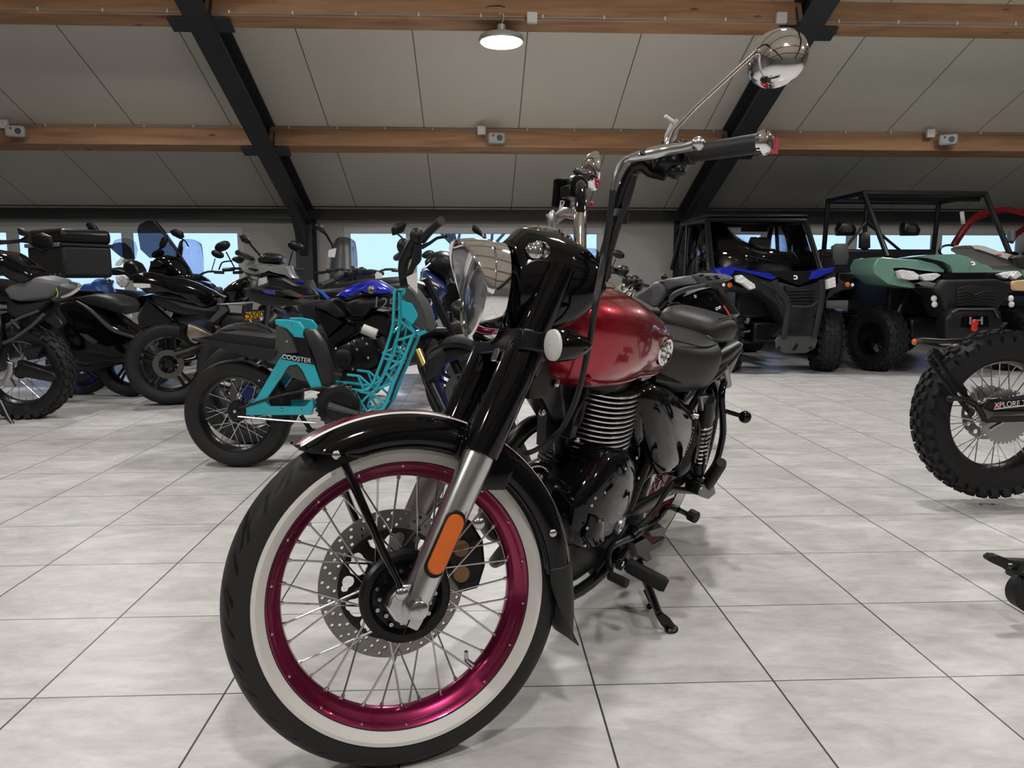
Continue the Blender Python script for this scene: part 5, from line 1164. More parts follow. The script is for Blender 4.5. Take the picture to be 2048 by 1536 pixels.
for pts_, st in (([(220, 340), (240, 290), (280, 270), (290, 300), (260, 360), (225, 380)], [(170, 440, 7.6), (205, 400, 7.6), (230, 370, 7.6)]), ([(300, 240), (340, 220), (400, 245), (410, 285), (380, 300), (320, 270)], [(450, 360, 7.7), (430, 320, 7.7), (390, 290, 7.7)])):
    wpoly('mirror', SATIN, TS, C2, pts_, 7.6, .04, .015, 2); wtube('mirror_stem', SATIN, TS, C2, st, .007)

wpoly('muffler', GREYP, TS, C1, [(835, 720), (860, 660), (900, 630), (950, 640), (990, 690), (960, 760), (930, 800), (850, 790)], 6.85, .12, .03, 3)
wpoly('hugger', SILVER, TS, C1, [(975, 735), (1000, 690), (1060, 658), (1070, 665), (1030, 750)], 6.8, .04, .01, 1)
wpoly('plate_light', WHITEP, TS, C1, [(750, 720), (800, 700), (808, 722), (755, 742)], 6.8, .02)

# ---- silver-tailed adventure bike
AD = Veh('motorcycle', 'black adventure motorcycle with silver grab rails and a blue-edged flank, behind the long black seat', 'motorcycle', ground(500, 835), math.radians(6))
wheel(AD.r, 'rear_wheel', (0, 0, .33), .33, .08, .235, 'cast', SATIN, TY_S)
wheel(AD.r, 'front_wheel', (1.5, 0, .33), .33, .06, .245, 'cast', SATIN, TY_S, disc=.15)
y = -.14
AD.poly('tail', SILVER, Q6, [(865, 800), (940, 770), (1060, 720), (1270, 725), (1310, 740), (1430, 725), (1600, 740), (1640, 860), (1700, 930), (1660, 945), (1590, 890), (1480, 870), (1380, 850), (1250, 800), (1180, 860), (1020, 870), (900, 830)], y, .12, .02, 2, lbl='silver tail with grab rails')
AD.poly('tail_vents', SATIN, Q6, [(1000, 770), (1150, 800), (1110, 830), (1000, 790)], y-.01, y+.02); AD.poly('seat_unit', SATIN, Q6, [(1150, 830), (1290, 810), (1480, 870), (1500, 900), (1320, 910), (1180, 920)], y, .12, .02, 2)
AD.poly('pannier_frame', DARKP, Q6, [(1250, 920), (1480, 890), (1600, 900), (1750, 960), (1900, 950), (1950, 1060), (2048, 1180), (1800, 1200), (1600, 1180), (1500, 1080), (1290, 1040)], y-.02, .14, .03, 3)
AD.poly('silver_strip', SILVER, Q6, [(1470, 930), (1530, 930), (1750, 1050), (1660, 1040)], y-.03, y+.0, .004, 1)
AD.poly('blue_strip', BLUEP, Q6, [(1710, 945), (1820, 970), (1810, 1000), (1720, 985)], y-.035, y)
AD.poly('blue_strip', mat('light_blue_paint', (.02, .14, .75), .3, 0, .5), Q1, [(585, 1250), (680, 1275), (760, 1330), (850, 1420), (800, 1440), (720, 1350)], y-.035, y)
AD.poly('plate_holder', mat('worn_white', (.45, .45, .44), .6, noise=(200, .5)), Q6, [(1150, 930), (1270, 905), (1270, 990), (1140, 1040)], y-.06, y-.05)
AD.poly('tail_light', CASTAL, Q6, [(1030, 890), (1140, 910), (1130, 950), (1050, 930)], y-.03, y+.02)
AD.poly('rear_pad', SATIN, Q6, [(1180, 560), (1260, 545), (1420, 560), (1490, 620), (1490, 690), (1380, 720), (1130, 700), (1110, 640)], -.05, .25, .03, 3)
AD.poly('mirror', SATIN, Q6, [(860, 300), (890, 275), (960, 300), (1020, 360), (1040, 430), (980, 420), (900, 390)], -.2, -.17, .012, 2)
AD.tube('mirror_stem', SATIN, Q6, [(1030, 430, -.19), (1100, 510, -.17), (1175, 595, -.12)], .007)
AD.tube('handlebar', SATIN, Q6, [(840, 550, -.3), (940, 600, -.22), (1060, 640, -.1)], [.018, .02, .016])
AD.poly('windshield', LSCREEN, Q6, [(970, 740), (1050, 630), (1110, 650), (1080, 720)], -.12, -.11)
MB().sect([(.3, 0, .5, .12, .15, 3), (.7, 0, .48, .16, .22, 3), (1.15, 0, .55, .12, .2, 3)], 16).build('engine', SATIN, AD.r)
MB().sect([(.5, 0, .85, .10, .05, 2.4), (.8, 0, .86, .16, .09, 2.4), (1.1, 0, .88, .15, .09, 2.4), (1.3, 0, .85, .05, .04, 2)], 18).build('fuel_tank', SATIN, AD.r)
MB().tube([(1.5, -.1, .33), (1.22, -.1, .95)], .025, 10).tube([(1.5, .1, .33), (1.22, .1, .95)], .025, 10).build('fork', SATIN, AD.r)
for px_, st in (([(750, 640), (790, 610), (880, 600), (940, 650), (900, 700), (840, 710), (770, 670)], [(570, 800, -.1), (600, 720, -.12), (640, 685, -.15), (760, 672, -.2)]),):
    AD.poly('mirror', SATIN, Q6, px_, -.22, -.19, .01, 2); AD.tube('mirror_stem', SATIN, Q6, st, .005, smooth=2)

# ---- left edge: dual-sport with grey seat, facing out of the picture
DS = Veh('motorcycle', 'black dual-sport motorcycle with grey seat and block-tread tyre cut by the left edge', 'motorcycle', ground(56, 836), math.radians(184), math.radians(4))
wheel(DS.r, 'rear_wheel', (0, 0, .325), .325, .07, .225, 'spoke', SATIN, TY_K, knobs=30, spokes=28)
wheel(DS.r, 'front_wheel', (1.45, 0, .34), .34, .05, .26, 'spoke', SATIN, TY_K, knobs=34, spokes=28)
y = .12
DS.poly('seat', SEATGREY, C1, [(8, 552), (60, 512), (140, 480), (240, 474), (340, 500), (365, 525), (350, 565), (330, 590), (295, 608), (200, 625), (100, 628), (45, 610)], y+.02, -.12, .035, 4, lbl='grey seat')
DS.poly('tail', GREYP, C1, [(345, 540), (360, 515), (425, 535), (440, 545), (370, 600), (320, 630), (300, 615), (335, 590)], y, -.10, .015, 2)
DS.tube('seat_trim', mat('yellow_thread', (.5, .55, .02), .5), C1, [(345, 540, y+.03), (355, 570, y+.03), (350, 598, y+.03)], .003, n=5)
DS.tube('grab_rail', ALU, C1, [(380, 595, y+.01), (440, 570, y+.03), (480, 540, y+.03), (485, 520, y+.02), (430, 508, y)], [.012, .015, .014, .012, .010], smooth=2)
DS.poly('side_cover', DARKP, C1, [(30, 605), (100, 632), (200, 630), (300, 615), (250, 680), (150, 725), (80, 730), (30, 690)], y, -.10, .02, 3)
DS.tube('subframe', GREYP, C1, [(20, 880, y-.02), (90, 850, y), (200, 770, y), (270, 700, y)], .011); DS.tube('subframe', GREYP, C1, [(40, 770, y), (130, 720, y), (240, 680, y)], .010)
DS.tube('subframe', GREYP, C1, [(70, 735, y), (120, 790, y)], .009)
DS.poly('rear_mudguard', SATIN, C1, [(140, 730), (300, 620), (340, 625), (330, 680), (380, 760), (350, 790), (250, 730), (170, 790), (130, 780)], .05, -.05, .01, 2)
DS.poly('muffler', SATIN, C1, [(100, 990), (330, 1060), (345, 1100), (300, 1120), (90, 1080)], y+.05, y-.04, .02, 3)
DS.poly('chain_case', DARKP, C1, [(130, 915), (260, 900), (230, 980), (160, 990)], y+.0, -.05, .01, 2)
DS.poly('foot_bracket', CASTAL, C1, [(45, 995), (75, 1000), (80, 1060), (60, 1100), (90, 1150), (20, 1150), (8, 1110), (40, 1060)], y+.03, y, .008, 2)
DS.tube('side_stand', SATIN, C1, [(5, 1235, y), (50, 1330, y+.06), (110, 1425, y+.12)], [.014, .012, .012]); DS.tube('stand_foot', SATIN, C1, [(95, 1430, y+.13), (150, 1432, y+.13)], .012); DS.tube('stand_foot', SATIN, C1, [(110, 1395, y+.1), (142, 1385, y+.1)], .009)
DS.poly('front_bodywork', GLOSS, C1, [(0, 330), (30, 345), (110, 400), (185, 455), (190, 490), (150, 520), (60, 505), (0, 470), (-200, 480), (-200, 300)], y+.04, -.14, .03, 3)
DS.poly('engine', SATIN, C1, [(-320, 700), (0, 700), (20, 900), (-60, 1080), (-300, 1080)], .12, -.12, .03, 3)
DS.tube('handguard', SATIN, C1, [(-60, 262, y), (60, 258, y), (130, 250, y), (180, 240, y)], [.02, .012, .012, .03])
DS.poly('mirror', SATIN, C1, [(100, 172), (135, 176), (170, 200), (182, 215), (155, 226), (115, 215)], y+.04, y+.01, .008, 2)
DS.poly('lever_guard', SATIN, C1, [(160, 250), (190, 215), (250, 200), (310, 225), (320, 290), (260, 305), (200, 290)], -.30, -.34, .02, 2)
MB().tube([(1.45, -.1, .34), (1.15, -.1, .95)], .025, 10).tube([(1.45, .1, .34), (1.15, .1, .95)], .025, 10).build('fork', SATIN, DS.r)
MB().sect([(.30, 0, .72, .10, .10, 2.6), (.6, 0, .78, .14, .13, 2.4), (.9, 0, .86, .16, .14, 2.3), (1.1, 0, .92, .12, .12, 2.2), (1.25, 0, .95, .05, .06, 2)], 18).build('fuel_tank', SATIN, DS.r); MB().sect([(.3, 0, .42, .08, .1, 3), (.55, 0, .42, .14, .18, 3), (.9, 0, .46, .12, .16, 3), (1.05, 0, .5, .06, .08, 3)], 16).build('engine_block', SATIN, DS.r)
MB().tube([(1.05, -.38, 1.12), (1.1, 0, 1.06), (1.05, .38, 1.12)], .013, 8, smooth=3).build('handlebar', SATIN, DS.r)
# ---- bike with the top case
TC = Veh('motorcycle', 'dark touring motorcycle carrying a big black top case, behind the grey-seated bike', 'motorcycle', (pp(150, 600, 7.15)[0], 7.15), math.radians(166))
wheel(TC.r, 'rear_wheel', (0, 0, .31), .31, .08, .22, 'cast', SATIN, TY_S)
wheel(TC.r, 'front_wheel', (1.5, 0, .31), .31, .06, .22, 'cast', SATIN, TY_S)
MB().sect([(-.25, 0, .82, .08, .03, 2.4), (0, 0, .80, .13, .06, 2.4), (.35, 0, .78, .15, .08, 2.4), (.75, 0, .84, .17, .12, 2.4), (1.05, 0, .86, .15, .11, 2.4), (1.3, 0, .82, .05, .05, 2)], 20).build('bodywork', SATIN, TC.r)
MB().sect([(.3, 0, .45, .12, .15, 3), (.7, 0, .42, .18, .2, 3), (1.05, 0, .45, .12, .15, 3)], 16).build('engine', SATIN, TC.r)
TCC = Frame(pp(143, 556, 6.85), math.radians(-126))
ct = thing('top_case', 'big black motorcycle top case with silver trim stripes', 'top case', TCC)
def rbox(x0, x1, y0, y1, z0, z1): return MB().box(((x0+x1)/2, (y0+y1)/2, (z0+z1)/2), (x1-x0, y1-y0, z1-z0))
rbox(-.21, .21, -.29, .29, .0, .27).build('case_body', MATTE, ct, bevel=.035, seg=4); rbox(-.215, .215, -.295, .295, .275, .40).build('case_lid', SATIN, ct, bevel=.045, seg=4)
rbox(-.222, .222, -.302, .302, .255, .282).build('case_seam', MATTE, ct, bevel=.008); rbox(.21, .23, -.28, -.06, .252, .284).build('silver_trim', SILVER, ct, bevel=.004); rbox(.21, .23, .06, .28, .252, .284).build('silver_trim', SILVER, ct, bevel=.004); rbox(-.17, .20, -.31, -.29, .252, .284).build('silver_trim', SILVER, ct, bevel=.004)
rbox(.21, .235, -.05, .05, .22, .32).build('latch', DARKP, ct, bevel=.006)
for k in range(7): MB().ell((.212, -.25+.083*k, .03), (.006,)*3, n=8, m=5).build('rivet', STEEL, ct)
for k in range(4): MB().box((-.12+.08*k, 0, .402), (.02, .3, .012)).build('lid_rib', MATTE, ct, bevel=.004)

# ---- black maxi scooter
SR = Veh('scooter', 'black maxi scooter with low curved flank between the left-hand motorcycles', 'scooter', ground(262, 792), math.radians(172))
wheel(SR.r, 'rear_wheel', (0, 0, .27), .27, .07, .18, 'cast', SATIN, TY_S)
wheel(SR.r, 'front_wheel', (.42, 0, .25), .25, .06, .18, 'cast', BLUEW, TY_K, xf=steer_fn(SR.f, (.42, 0, .25), .6, .4))
y = .15
SR.poly('seat', LEATHER, C1, [(450, 600), (560, 575), (640, 580), (720, 610), (750, 650), (720, 700), (640, 680), (500, 640)], y, -.15, .04, 3)
SR.poly('body_flank', GLOSS, C1, [(330, 640), (430, 605), (520, 640), (600, 680), (700, 760), (850, 850), (860, 900), (800, 1000), (700, 1020), (500, 1040), (420, 1000), (360, 880), (300, 760)], y+.02, -.16, .06, 4)
SR.tube('flank_edge', GREYP, C1, [(470, 620, y+.02), (560, 680, y+.04), (680, 790, y+.04), (780, 830, y+.03), (850, 850, y+.02)], [.006, .014, .016, .014, .008], smooth=3)
SR.poly('side_vent', GREYP, C1, [(485, 820), (530, 825), (600, 870), (580, 892), (530, 860)], y+.03, y, .004, 1)
SR.poly('belly', SATIN, C1, [(420, 900), (560, 950), (720, 1010), (560, 1060), (440, 1060), (400, 1000)], y, -.12, .03, 3)
SR.tube('centre_stand', SATIN, C1, [(390, 1100, y), (405, 1160, y), (400, 1210, y)], .02); SR.tube('stand_foot', SATIN, C1, [(395, 1215, y), (438, 1205, y)], .016)
# ---- round-headlamp bike between
RH = Veh('motorcycle', 'motorcycle with round chrome headlamp and blue bodywork, right of the top case', 'motorcycle', (pp(236, 564, 8.4)[0], 8.7), math.radians(-88))
wheel(RH.r, 'front_wheel', (.85, 0, .31), .31, .06, .22, 'cast', SATIN, TY_S, disc=.14); wheel(RH.r, 'rear_wheel', (-.55, 0, .31), .31, .07, .22, 'cast', SATIN, TY_S)
wpoly('headlamp', FACET, RH, Q3, [(1680, 900), (1720, 880), (1800, 875), (1860, 920), (1870, 990), (1830, 1050), (1760, 1060), (1700, 1010)], 7.7, .06, .012, 2)
wpoly('headlamp', CHROME, RH, Q3, [(1470, 940), (1520, 920), (1580, 940), (1600, 980), (1560, 1010), (1500, 1010)], 7.75, .06, .012, 2)
wpoly('bodywork', mat('mid_blue_paint', (.06, .14, .42), .35, 0, .5), RH, Q3, [(1120, 1130), (1180, 1010), (1300, 990), (1380, 930), (1450, 950), (1440, 1040), (1480, 1140), (1300, 1160)], 7.6, .35, .03, 2)
wpoly('fork_crown', SATIN, RH, Q3, [(1560, 780), (1700, 760), (1860, 820), (1900, 900), (1860, 960), (1700, 880), (1600, 880)], 7.8, .2, .03, 2)
wpoly('windshield', LSCREEN, RH, Q3, [(1620, 480), (1680, 370), (1800, 335), (1900, 350), (1980, 400), (2010, 500), (1980, 640), (1900, 680), (1700, 560)], 8.3, .01)
wpoly('inner_screen', SCREEN, RH, Q3, [(1610, 480), (1650, 420), (1740, 400), (1830, 410), (1910, 480), (1950, 580), (1960, 650), (1800, 640), (1700, 560)], 8.0, .01)
wpoly('lever', WHITEP, RH, Q3, [(1680, 740), (1700, 690), (1780, 620), (1810, 640), (1760, 730), (1720, 745)], 7.65, .02)
wpoly('front_cowl', SATIN, RH, Q3, [(1780, 760), (1810, 680), (1900, 660), (1980, 700), (2040, 800), (2040, 900), (1950, 930), (1850, 900)], 7.75, .2, .03, 2)
MB().sect([(-.4, 0, .75, .12, .08, 2.4), (.0, 0, .72, .15, .12, 2.4), (.4, 0, .72, .15, .14, 2.4), (.7, 0, .75, .05, .06, 2)], 16).build('seat_body', SATIN, RH.r)
wtube('mirror_stem', SATIN, RH, Q3, [(1470, 290, 7.7), (1440, 260, 7.7)], .008); wpoly('mirror', SATIN, RH, Q3, [(1245, 140), (1270, 105), (1330, 110), (1400, 170), (1450, 260), (1400, 262), (1290, 220)], 7.7, .04, .012, 2)

# ---- window-side row: rear bikes built to one pattern, each placed on its own
def rowbike(label, x, y, hd, col, scr=None, sh=.25, barc=SATIN, tank=None, mir=True, z=1.0):
    v = Veh('motorcycle', label, 'motorcycle', (x, y), hd)
    wheel(v.r, 'rear_wheel', (-.7, 0, .31), .31, .07, .22, 'cast', SATIN, TY_S, nn=40); wheel(v.r, 'front_wheel', (.72, 0, .31), .31, .06, .22, 'cast', SATIN, TY_S, disc=.14, nn=40)
    MB().sect([(-.95, 0, .84, .04, .03, 2), (-.7, 0, .82, .10, .05, 2.4), (-.3, 0, .78, .13, .06, 2.4), (-.12, 0, .79, .12, .07, 2.4)], 16).build('seat', LEATHER, v.r)
    MB().sect([(-.15, 0, .82, .08, .08, 2.2), (.0, 0, .88, .15, .12, 2.3), (.22, 0, .90, .16, .13, 2.3), (.36, 0, .86, .08, .08, 2)], 18).build('fuel_tank', tank or col, v.r)
    MB().sect([(-.25, 0, .48, .10, .12, 3), (.0, 0, .45, .16, .19, 3), (.28, 0, .5, .12, .17, 3), (.36, 0, .5, .06, .08, 3)], 16).build('engine', SATIN, v.r)
    for sg in (-1, 1): MB().tube([(.72, sg*.1, .31), (.46, sg*.1, .92)], [.024, .026], 10).build('fork_leg', SATIN, v.r)
    MB().sect([(.38, 0, .86, .09, .08, 2.4), (.52, 0, .88, .14, .12, 2.4), (.62, 0, .86, .10, .09, 2.2), (.66, 0, .84, .03, .03, 2)], 16).build('front_cowl', col, v.r)
    MB().tube([(.30, -.37, 1.04), (.36, -.2, 1.05), (.44, -.06, .98), (.44, .06, .98), (.36, .2, 1.05), (.30, .37, 1.04)], .012, 8, smooth=3).build('handlebar', barc, v.r)
    for sg in (-1, 1): MB().tube([(.30, sg*.37, 1.04), (.33, sg*.26, 1.045)], .018, 10).build('grip', GRIPM, v.r)
    if mir:
        for sg in (-1, 1):
            MB().tube([(.36, sg*.24, 1.05), (.40, sg*.30, 1.20)], .006, 6).build('mirror_stem', SATIN, v.r)
            MB().ell((.40, sg*.33, 1.25), (.02, .075, .045), rotm((1, 0, 0), -sg*.35)).build('mirror', SATIN, v.r)
    if scr:
        rg = []
        for i in range(6):
            t = i/5; hw = .17*(1-.25*t*t*t); rg.append([(.56-.16*t-.10*abs(u)**2, u*hw, .92+sh*t-.05*abs(u)**3*t) for u in np.linspace(-1, 1, 11)])
        MB().grid(rg, False).build('windscreen', scr, v.r, solid=.004)
    MB().sect([(-.98, 0, .72, .02, .03, 2), (-.9, 0, .74, .05, .05, 2)], 10).build('tail_light', REDL, v.r)
    return v
D_ = math.radians
rowbike('black motorcycle with clear tall screen before the middle of the left window', -3.35, 9.6, D_(-86), SATIN, LSCREEN, .50)
rowbike('blue-nosed motorcycle under the left window beside the wall pier', -2.5, 9.7, D_(-92), DBLUE, None, mir=False)
rowbike('small black motorcycle left of the middle window', -1.95, 7.6, D_(-92), SATIN, None, tank=DARKP)
rowbike('dark motorcycle without mirrors at the corner of the middle window', -1.1, 8.0, D_(-88), GLOSS, None, mir=False)
rowbike('dark motorcycle with tall grey screen against the wall left of the middle window', -1.6, 10.0, D_(-92), SATIN, glass('dull_screen', (.5, .5, .5), .0, .4), .55, mir=False)
rowbike('black motorcycle with pointed mirrors behind the upright handlebar of the turquoise bike', -.25, 9.6, D_(-88), SATIN, LSCREEN, .3)
rowbike('dark motorcycle at the far left under the window', -5.6, 8.9, D_(-84), SATIN, LSCREEN, .35)
rowbike('silver and black motorcycle parked under the middle window right of the red tank', 1.35, 9.5, D_(-94), SILVER, LSCREEN, .4)
rowbike('black motorcycle hidden behind the black front fork, below the middle window', pp(1075, 600, 9.0)[0], 9.4, D_(-89), SATIN, None)
# ---- dark blue bike with black cowl right of the turquoise bike
DB = Veh('motorcycle', 'dark blue motorcycle with bulky black cowl and white-edged panels behind the chrome headlight', 'motorcycle', (pp(875, 560, 6.3)[0], 6.9), D_(-75))
wheel(DB.r, 'front_wheel', (.75, 0, .31), .31, .06, .22, 'cast', SATIN, TY_S, disc=.14); wheel(DB.r, 'rear_wheel', (-.65, 0, .31), .31, .07, .22, 'cast', SATIN, TY_S)
wpoly('cowl', SATIN, DB, Q2, [(610, 640), (660, 570), (720, 520), (840, 490), (940, 500), (1030, 560), (1080, 630), (1115, 700), (1100, 790), (1020, 860), (960, 880), (1000, 950), (930, 1000), (850, 900), (700, 800), (620, 720)], 6.2, .45, .07, 4)
wpoly('front_panel', DBLUE, DB, Q2, [(550, 790), (640, 760), (760, 830), (900, 940), (940, 1080), (880, 1180), (850, 1400), (760, 1536), (690, 1500), (640, 1250), (540, 1080)], 6.15, .4, .05, 3)
wpoly('white_edge', WHITEP, DB, Q2, [(560, 880), (640, 880), (820, 970), (830, 1010), (760, 980), (640, 1000)], 6.12, .02, .003, 1)
wpoly('white_edge', WHITEP, DB, Q2, [(690, 1125), (710, 1120), (755, 1190), (700, 1300), (685, 1310), (715, 1200)], 6.12, .02)
wtube('lever', ALU, DB, Q2, [(560, 900, 6.1), (600, 830, 6.1), (590, 770, 6.1), (640, 730, 6.1), (710, 670, 6.1)], .008)
wpoly('duct', GLOSS, DB, Q2, [(670, 960), (720, 960), (820, 1000), (810, 1030), (680, 1000)], 6.11, .02)
wpoly('mirror', SATIN, DB, Q2, [(1280, 200), (1300, 130), (1340, 130), (1420, 230), (1450, 320), (1400, 290), (1310, 240)], 6.4, .04, .01, 2); wtube('mirror_stem', SATIN, DB, Q2, [(1440, 310, 6.42), (1480, 380, 6.42), (1520, 470, 6.45), (1380, 700, 6.45), (1080, 760, 6.4)], .006)
MB().sect([(-.8, 0, .8, .08, .05, 2.4), (-.3, 0, .76, .13, .08, 2.4), (.1, 0, .80, .15, .14, 2.4), (.45, 0, .8, .12, .12, 2.2)], 16).build('seat_body', SATIN, DB.r)
MB().tube([(.75, -.1, .31), (.5, -.1, .85)], .024, 8).tube([(.75, .1, .31), (.5, .1, .85)], .024, 8).build('fork', SATIN, DB.r)
wpoly('mirror', SATIN, DB, Q2, [(1110, 1200), (1130, 1020), (1170, 930), (1225, 930), (1235, 1300), (1180, 1310), (1110, 1280)], 6.3, .05, .012, 2)
wpoly('mirror_stripe', SILVER, DB, Q2, [(1115, 1235), (1150, 1020), (1190, 1010), (1140, 1240)], 6.29, .012)
# ---- grey-seated dual-sport behind the red tank
GS = Veh('motorcycle', 'black motorcycle with ribbed grey seat and rear rack behind the red tank', 'motorcycle', (pp(1395, 700, 4.3)[0], 4.3), math.radians(118))
wheel(GS.r, 'rear_wheel', (.12, 0, .30), .30, .055, .22, 'spoke', SATIN, TY_K, spokes=20); wheel(GS.r, 'front_wheel', (1.42, 0, .32), .32, .045, .25, 'spoke', SATIN, TY_K, spokes=20)
def G(a, b_, y=0): return GS.p(Q4, a, b_, y)
q = MB(); 
ctr = [((730, 1260), .5), ((860, 1080), .55), ((990, 990), .6)]
GS.poly('seat', SEATGREY, Q4, [(640, 1210), (760, 1110), (860, 1020), (920, 975), (1000, 965), (1060, 1000), (1090, 1060), (1080, 1150), (1040, 1250), (960, 1340), (880, 1350), (800, 1300), (720, 1250)], .08, -.03, .03, 4, lbl='ribbed grey seat')
GS.poly('passenger_seat', SEATGREY, Q4, [(980, 970), (1080, 940), (1250, 900), (1420, 885), (1480, 880), (1540, 930), (1570, 1010), (1440, 1030), (1250, 1070), (1120, 1110), (1090, 1050), (1050, 990)], .08, -.03, .02, 3)
GS.poly('rear_rack', SEATGREY, Q4, [(1470, 880), (1560, 855), (1720, 850), (1880, 865), (1970, 900), (1990, 930), (1930, 960), (1800, 990), (1700, 1020), (1600, 1030), (1560, 1000), (1540, 930)], .08, .02, .01, 2, lbl='grey slotted rear rack')
for a, b_ in ((1620, 880), (1710, 905), (1830, 895), (1740, 940), (1860, 925)):
    GS.poly('rack_slot', SATIN, Q4, [(a-35, b_), (a+25, b_-12), (a+40, b_+4), (a-20, b_+16)], .084, .07)
GS.poly('seat_side', GLOSS, Q4, [(1090, 1120), (1250, 1075), (1420, 1045), (1570, 1015), (1560, 1060), (1380, 1100), (1230, 1180), (1150, 1290), (1080, 1370), (1000, 1400), (960, 1350), (1040, 1260), (1085, 1160)], .10, -.03, .02, 2)
GS.tube('grab_handle', GREYP, Q4, [(1170, 1270, .14), (1210, 1190, .15), (1300, 1130, .15), (1420, 1080, .15), (1560, 1050, .14), (1700, 1020, .12)], [.012, .016, .016, .014, .012, .01], smooth=3)
GS.poly('rear_fender', GLOSS, Q4, [(1080, 1440), (1180, 1320), (1350, 1190), (1550, 1100), (1720, 1060), (1800, 1100), (1880, 1200), (1960, 1330), (2048, 1450), (2000, 1500), (1700, 1450), (1400, 1420), (1200, 1440)], .07, -.02, .03, 3)
GS.tube('fender_edge', REDL, Q4, [(1960, 1330, .085), (2020, 1430, .085), (2060, 1500, .085)], .004)
GS.ball('rivet', CHROME, Q4, [(1545, 1190, .13), (1855, 1370, .09), (1895, 1355, .09)], .010)
MB().sect([(.1, 0, .66, .10, .08, 2.6), (.45, 0, .62, .14, .14, 2.6), (.85, 0, .66, .12, .14, 2.6), (1.1, 0, .72, .05, .08, 2)], 18).build('bodywork', SATIN, GS.r)
MB().sect([(.4, 0, .40, .10, .12, 3), (.7, 0, .38, .14, .16, 3), (.95, 0, .42, .09, .12, 3)], 16).build('engine', SATIN, GS.r)
MB().tube([(1.42, -.09, .32), (1.2, -.09, .85)], .022, 8).tube([(1.42, .09, .32), (1.2, .09, .85)], .022, 8).build('fork', SATIN, GS.r)
GS.tube('handlebar', SATIN, Q4, [(330, 775, .32), (420, 830, .25), (540, 920, .15), (640, 990, .05), (740, 1030, -.10), (850, 1040, -.25)], [.012]*6, smooth=3)
GS.tube('bar_brace', CHROME, Q4, [(360, 830, .3), (500, 920, .2), (620, 1000, .1)], .006)
GS.ball('lever_clamp', DARKP, Q4, [(480, 810, .25), (560, 960, .15), (640, 950, .1), (700, 1000, 0), (680, 1060, .0)], (.04, .04, .03)); GS.ball('instrument', CHROME, Q4, [(520, 1060, .1), (580, 1120, .08)], (.03, .03, .04))
GS.ball('bar_end', DARKP, Q4, [(1085, 910, -.3)], .022)
GS.poly('front_shield', mat('pale_screen', (.45, .47, .47), .3), Q4, [(380, 1060), (450, 1020), (540, 1020), (640, 1110), (620, 1180), (500, 1170)], .05, .03, .005, 1)

# ---- enduro bike at the right edge, raised on a lift stand
EN = Veh('motorcycle', 'black enduro motorcycle with knobby tyre and white rear fender raised at the right edge', 'motorcycle', (2.15, 3.08, .035), math.radians(2))
wheel(EN.r, 'rear_wheel', (0, 0, .345), .345, .062, .235, 'spoke', SATIN, RUBBER, knobs=38, spokes=36, disc=.0, nn=96)
wheel(EN.r, 'front_wheel', (1.48, 0, .355), .35, .048, .27, 'spoke', SATIN, RUBBER, knobs=38, spokes=28)
W3 = np.array([0, 0, .345])
link_mesh('brake_disc', plate_ring(W3, .07, .115, .05, .004), cutout_mat('wave_disc', (.35, .35, .35), [(.120, .010, 12, 0), (.093, .010, 12, .5)], .35), EN.r)
spk = MB().lathe([(-.058, .05), (-.058, .105), (-.053, .105), (-.053, .05)], W3, (0, 1, 0), 48, True)
for k in range(40):
    a = 2*PI*k/40; spk.box(W3+np.array([.108*math.cos(a), -.0555, .108*math.sin(a)]), (.010, .005, .008), rotm((0, 1, 0), -a))
spk.build('rear_sprocket', CASTAL, EN.r)
MB().lathe([(-.06, .001), (-.06, .05), (.05, .05), (.05, .001)], W3, (0, 1, 0), 28).build('hub', CASTAL, EN.r)
y = -.085
EN.poly('swingarm', SATIN, C7, [(640, 500), (700, 495), (820, 478), (1100, 440), (1100, 540), (820, 560), (650, 560), (610, 540)], y-.01, y+.03, .006, 2)
EN.tube('swingarm_stripe', WHITEP, C7, [(660, 547, y-.013), (800, 530, y-.013), (1000, 505, y-.013)], .0025, n=5)
text('lettering', 'XPLORE THE', .030, WHITEP, EN.r, tuple(EN.p(C7, 755, 522, y-.014)), (1, 0, .07), (0, 0, 1))
EN.poly('red_mark', REDL, C7, [(663, 528), (690, 522), (690, 540), (663, 545)], y-.014, y-.011)
EN.poly('caliper', CASTAL, C7, [(548, 440), (600, 430), (690, 450), (720, 490), (640, 500), (600, 510), (560, 500)], .06, .03, .008, 2)
EN.tube('chain', STEEL, C7, [(640, 640, y), (720, 590, y), (900, 575, y)], .007)
EN.tube('bracket_arm', SATIN, C7, [(460, 500, -.14), (500, 497, -.14), (570, 520, -.13), (610, 580, -.12), (640, 595, -.12), (900, 585, -.11)], [.012, .010, .011, .012, .012, .012], smooth=2)
EN.tube('bracket_bar', SATIN, C7, [(360, 320, -.12), (440, 430, -.12), (560, 575, -.12)], .009); EN.tube('bracket_bar', SATIN, C7, [(375, 280, -.10), (460, 400, -.10), (570, 530, -.10)], .009)
EN.ball('bracket_bolt', DARKP, C7, [(458, 500, -.145), (555, 560, -.13), (630, 595, -.125)], .014)
EN.poly('plate_bracket', SATIN, C7, [(352, 312), (378, 262), (405, 270), (470, 350), (540, 460), (545, 500), (520, 490), (440, 400)], -.02, .0, .004, 1)
EN.tube('turn_signal', SATIN, C7, [(300, 238, -.12), (330, 232, -.12), (420, 236, -.11), (510, 232, -.05)], [.014, .012, .010, .008]); EN.ball('signal_lens', AMBER, C7, [(296, 238, -.12)], (.010, .012, .013))
EN.ball('plate_light', CASTAL, C7, [(440, 245, -.05), (470, 250, -.05)], (.03, .02, .012))
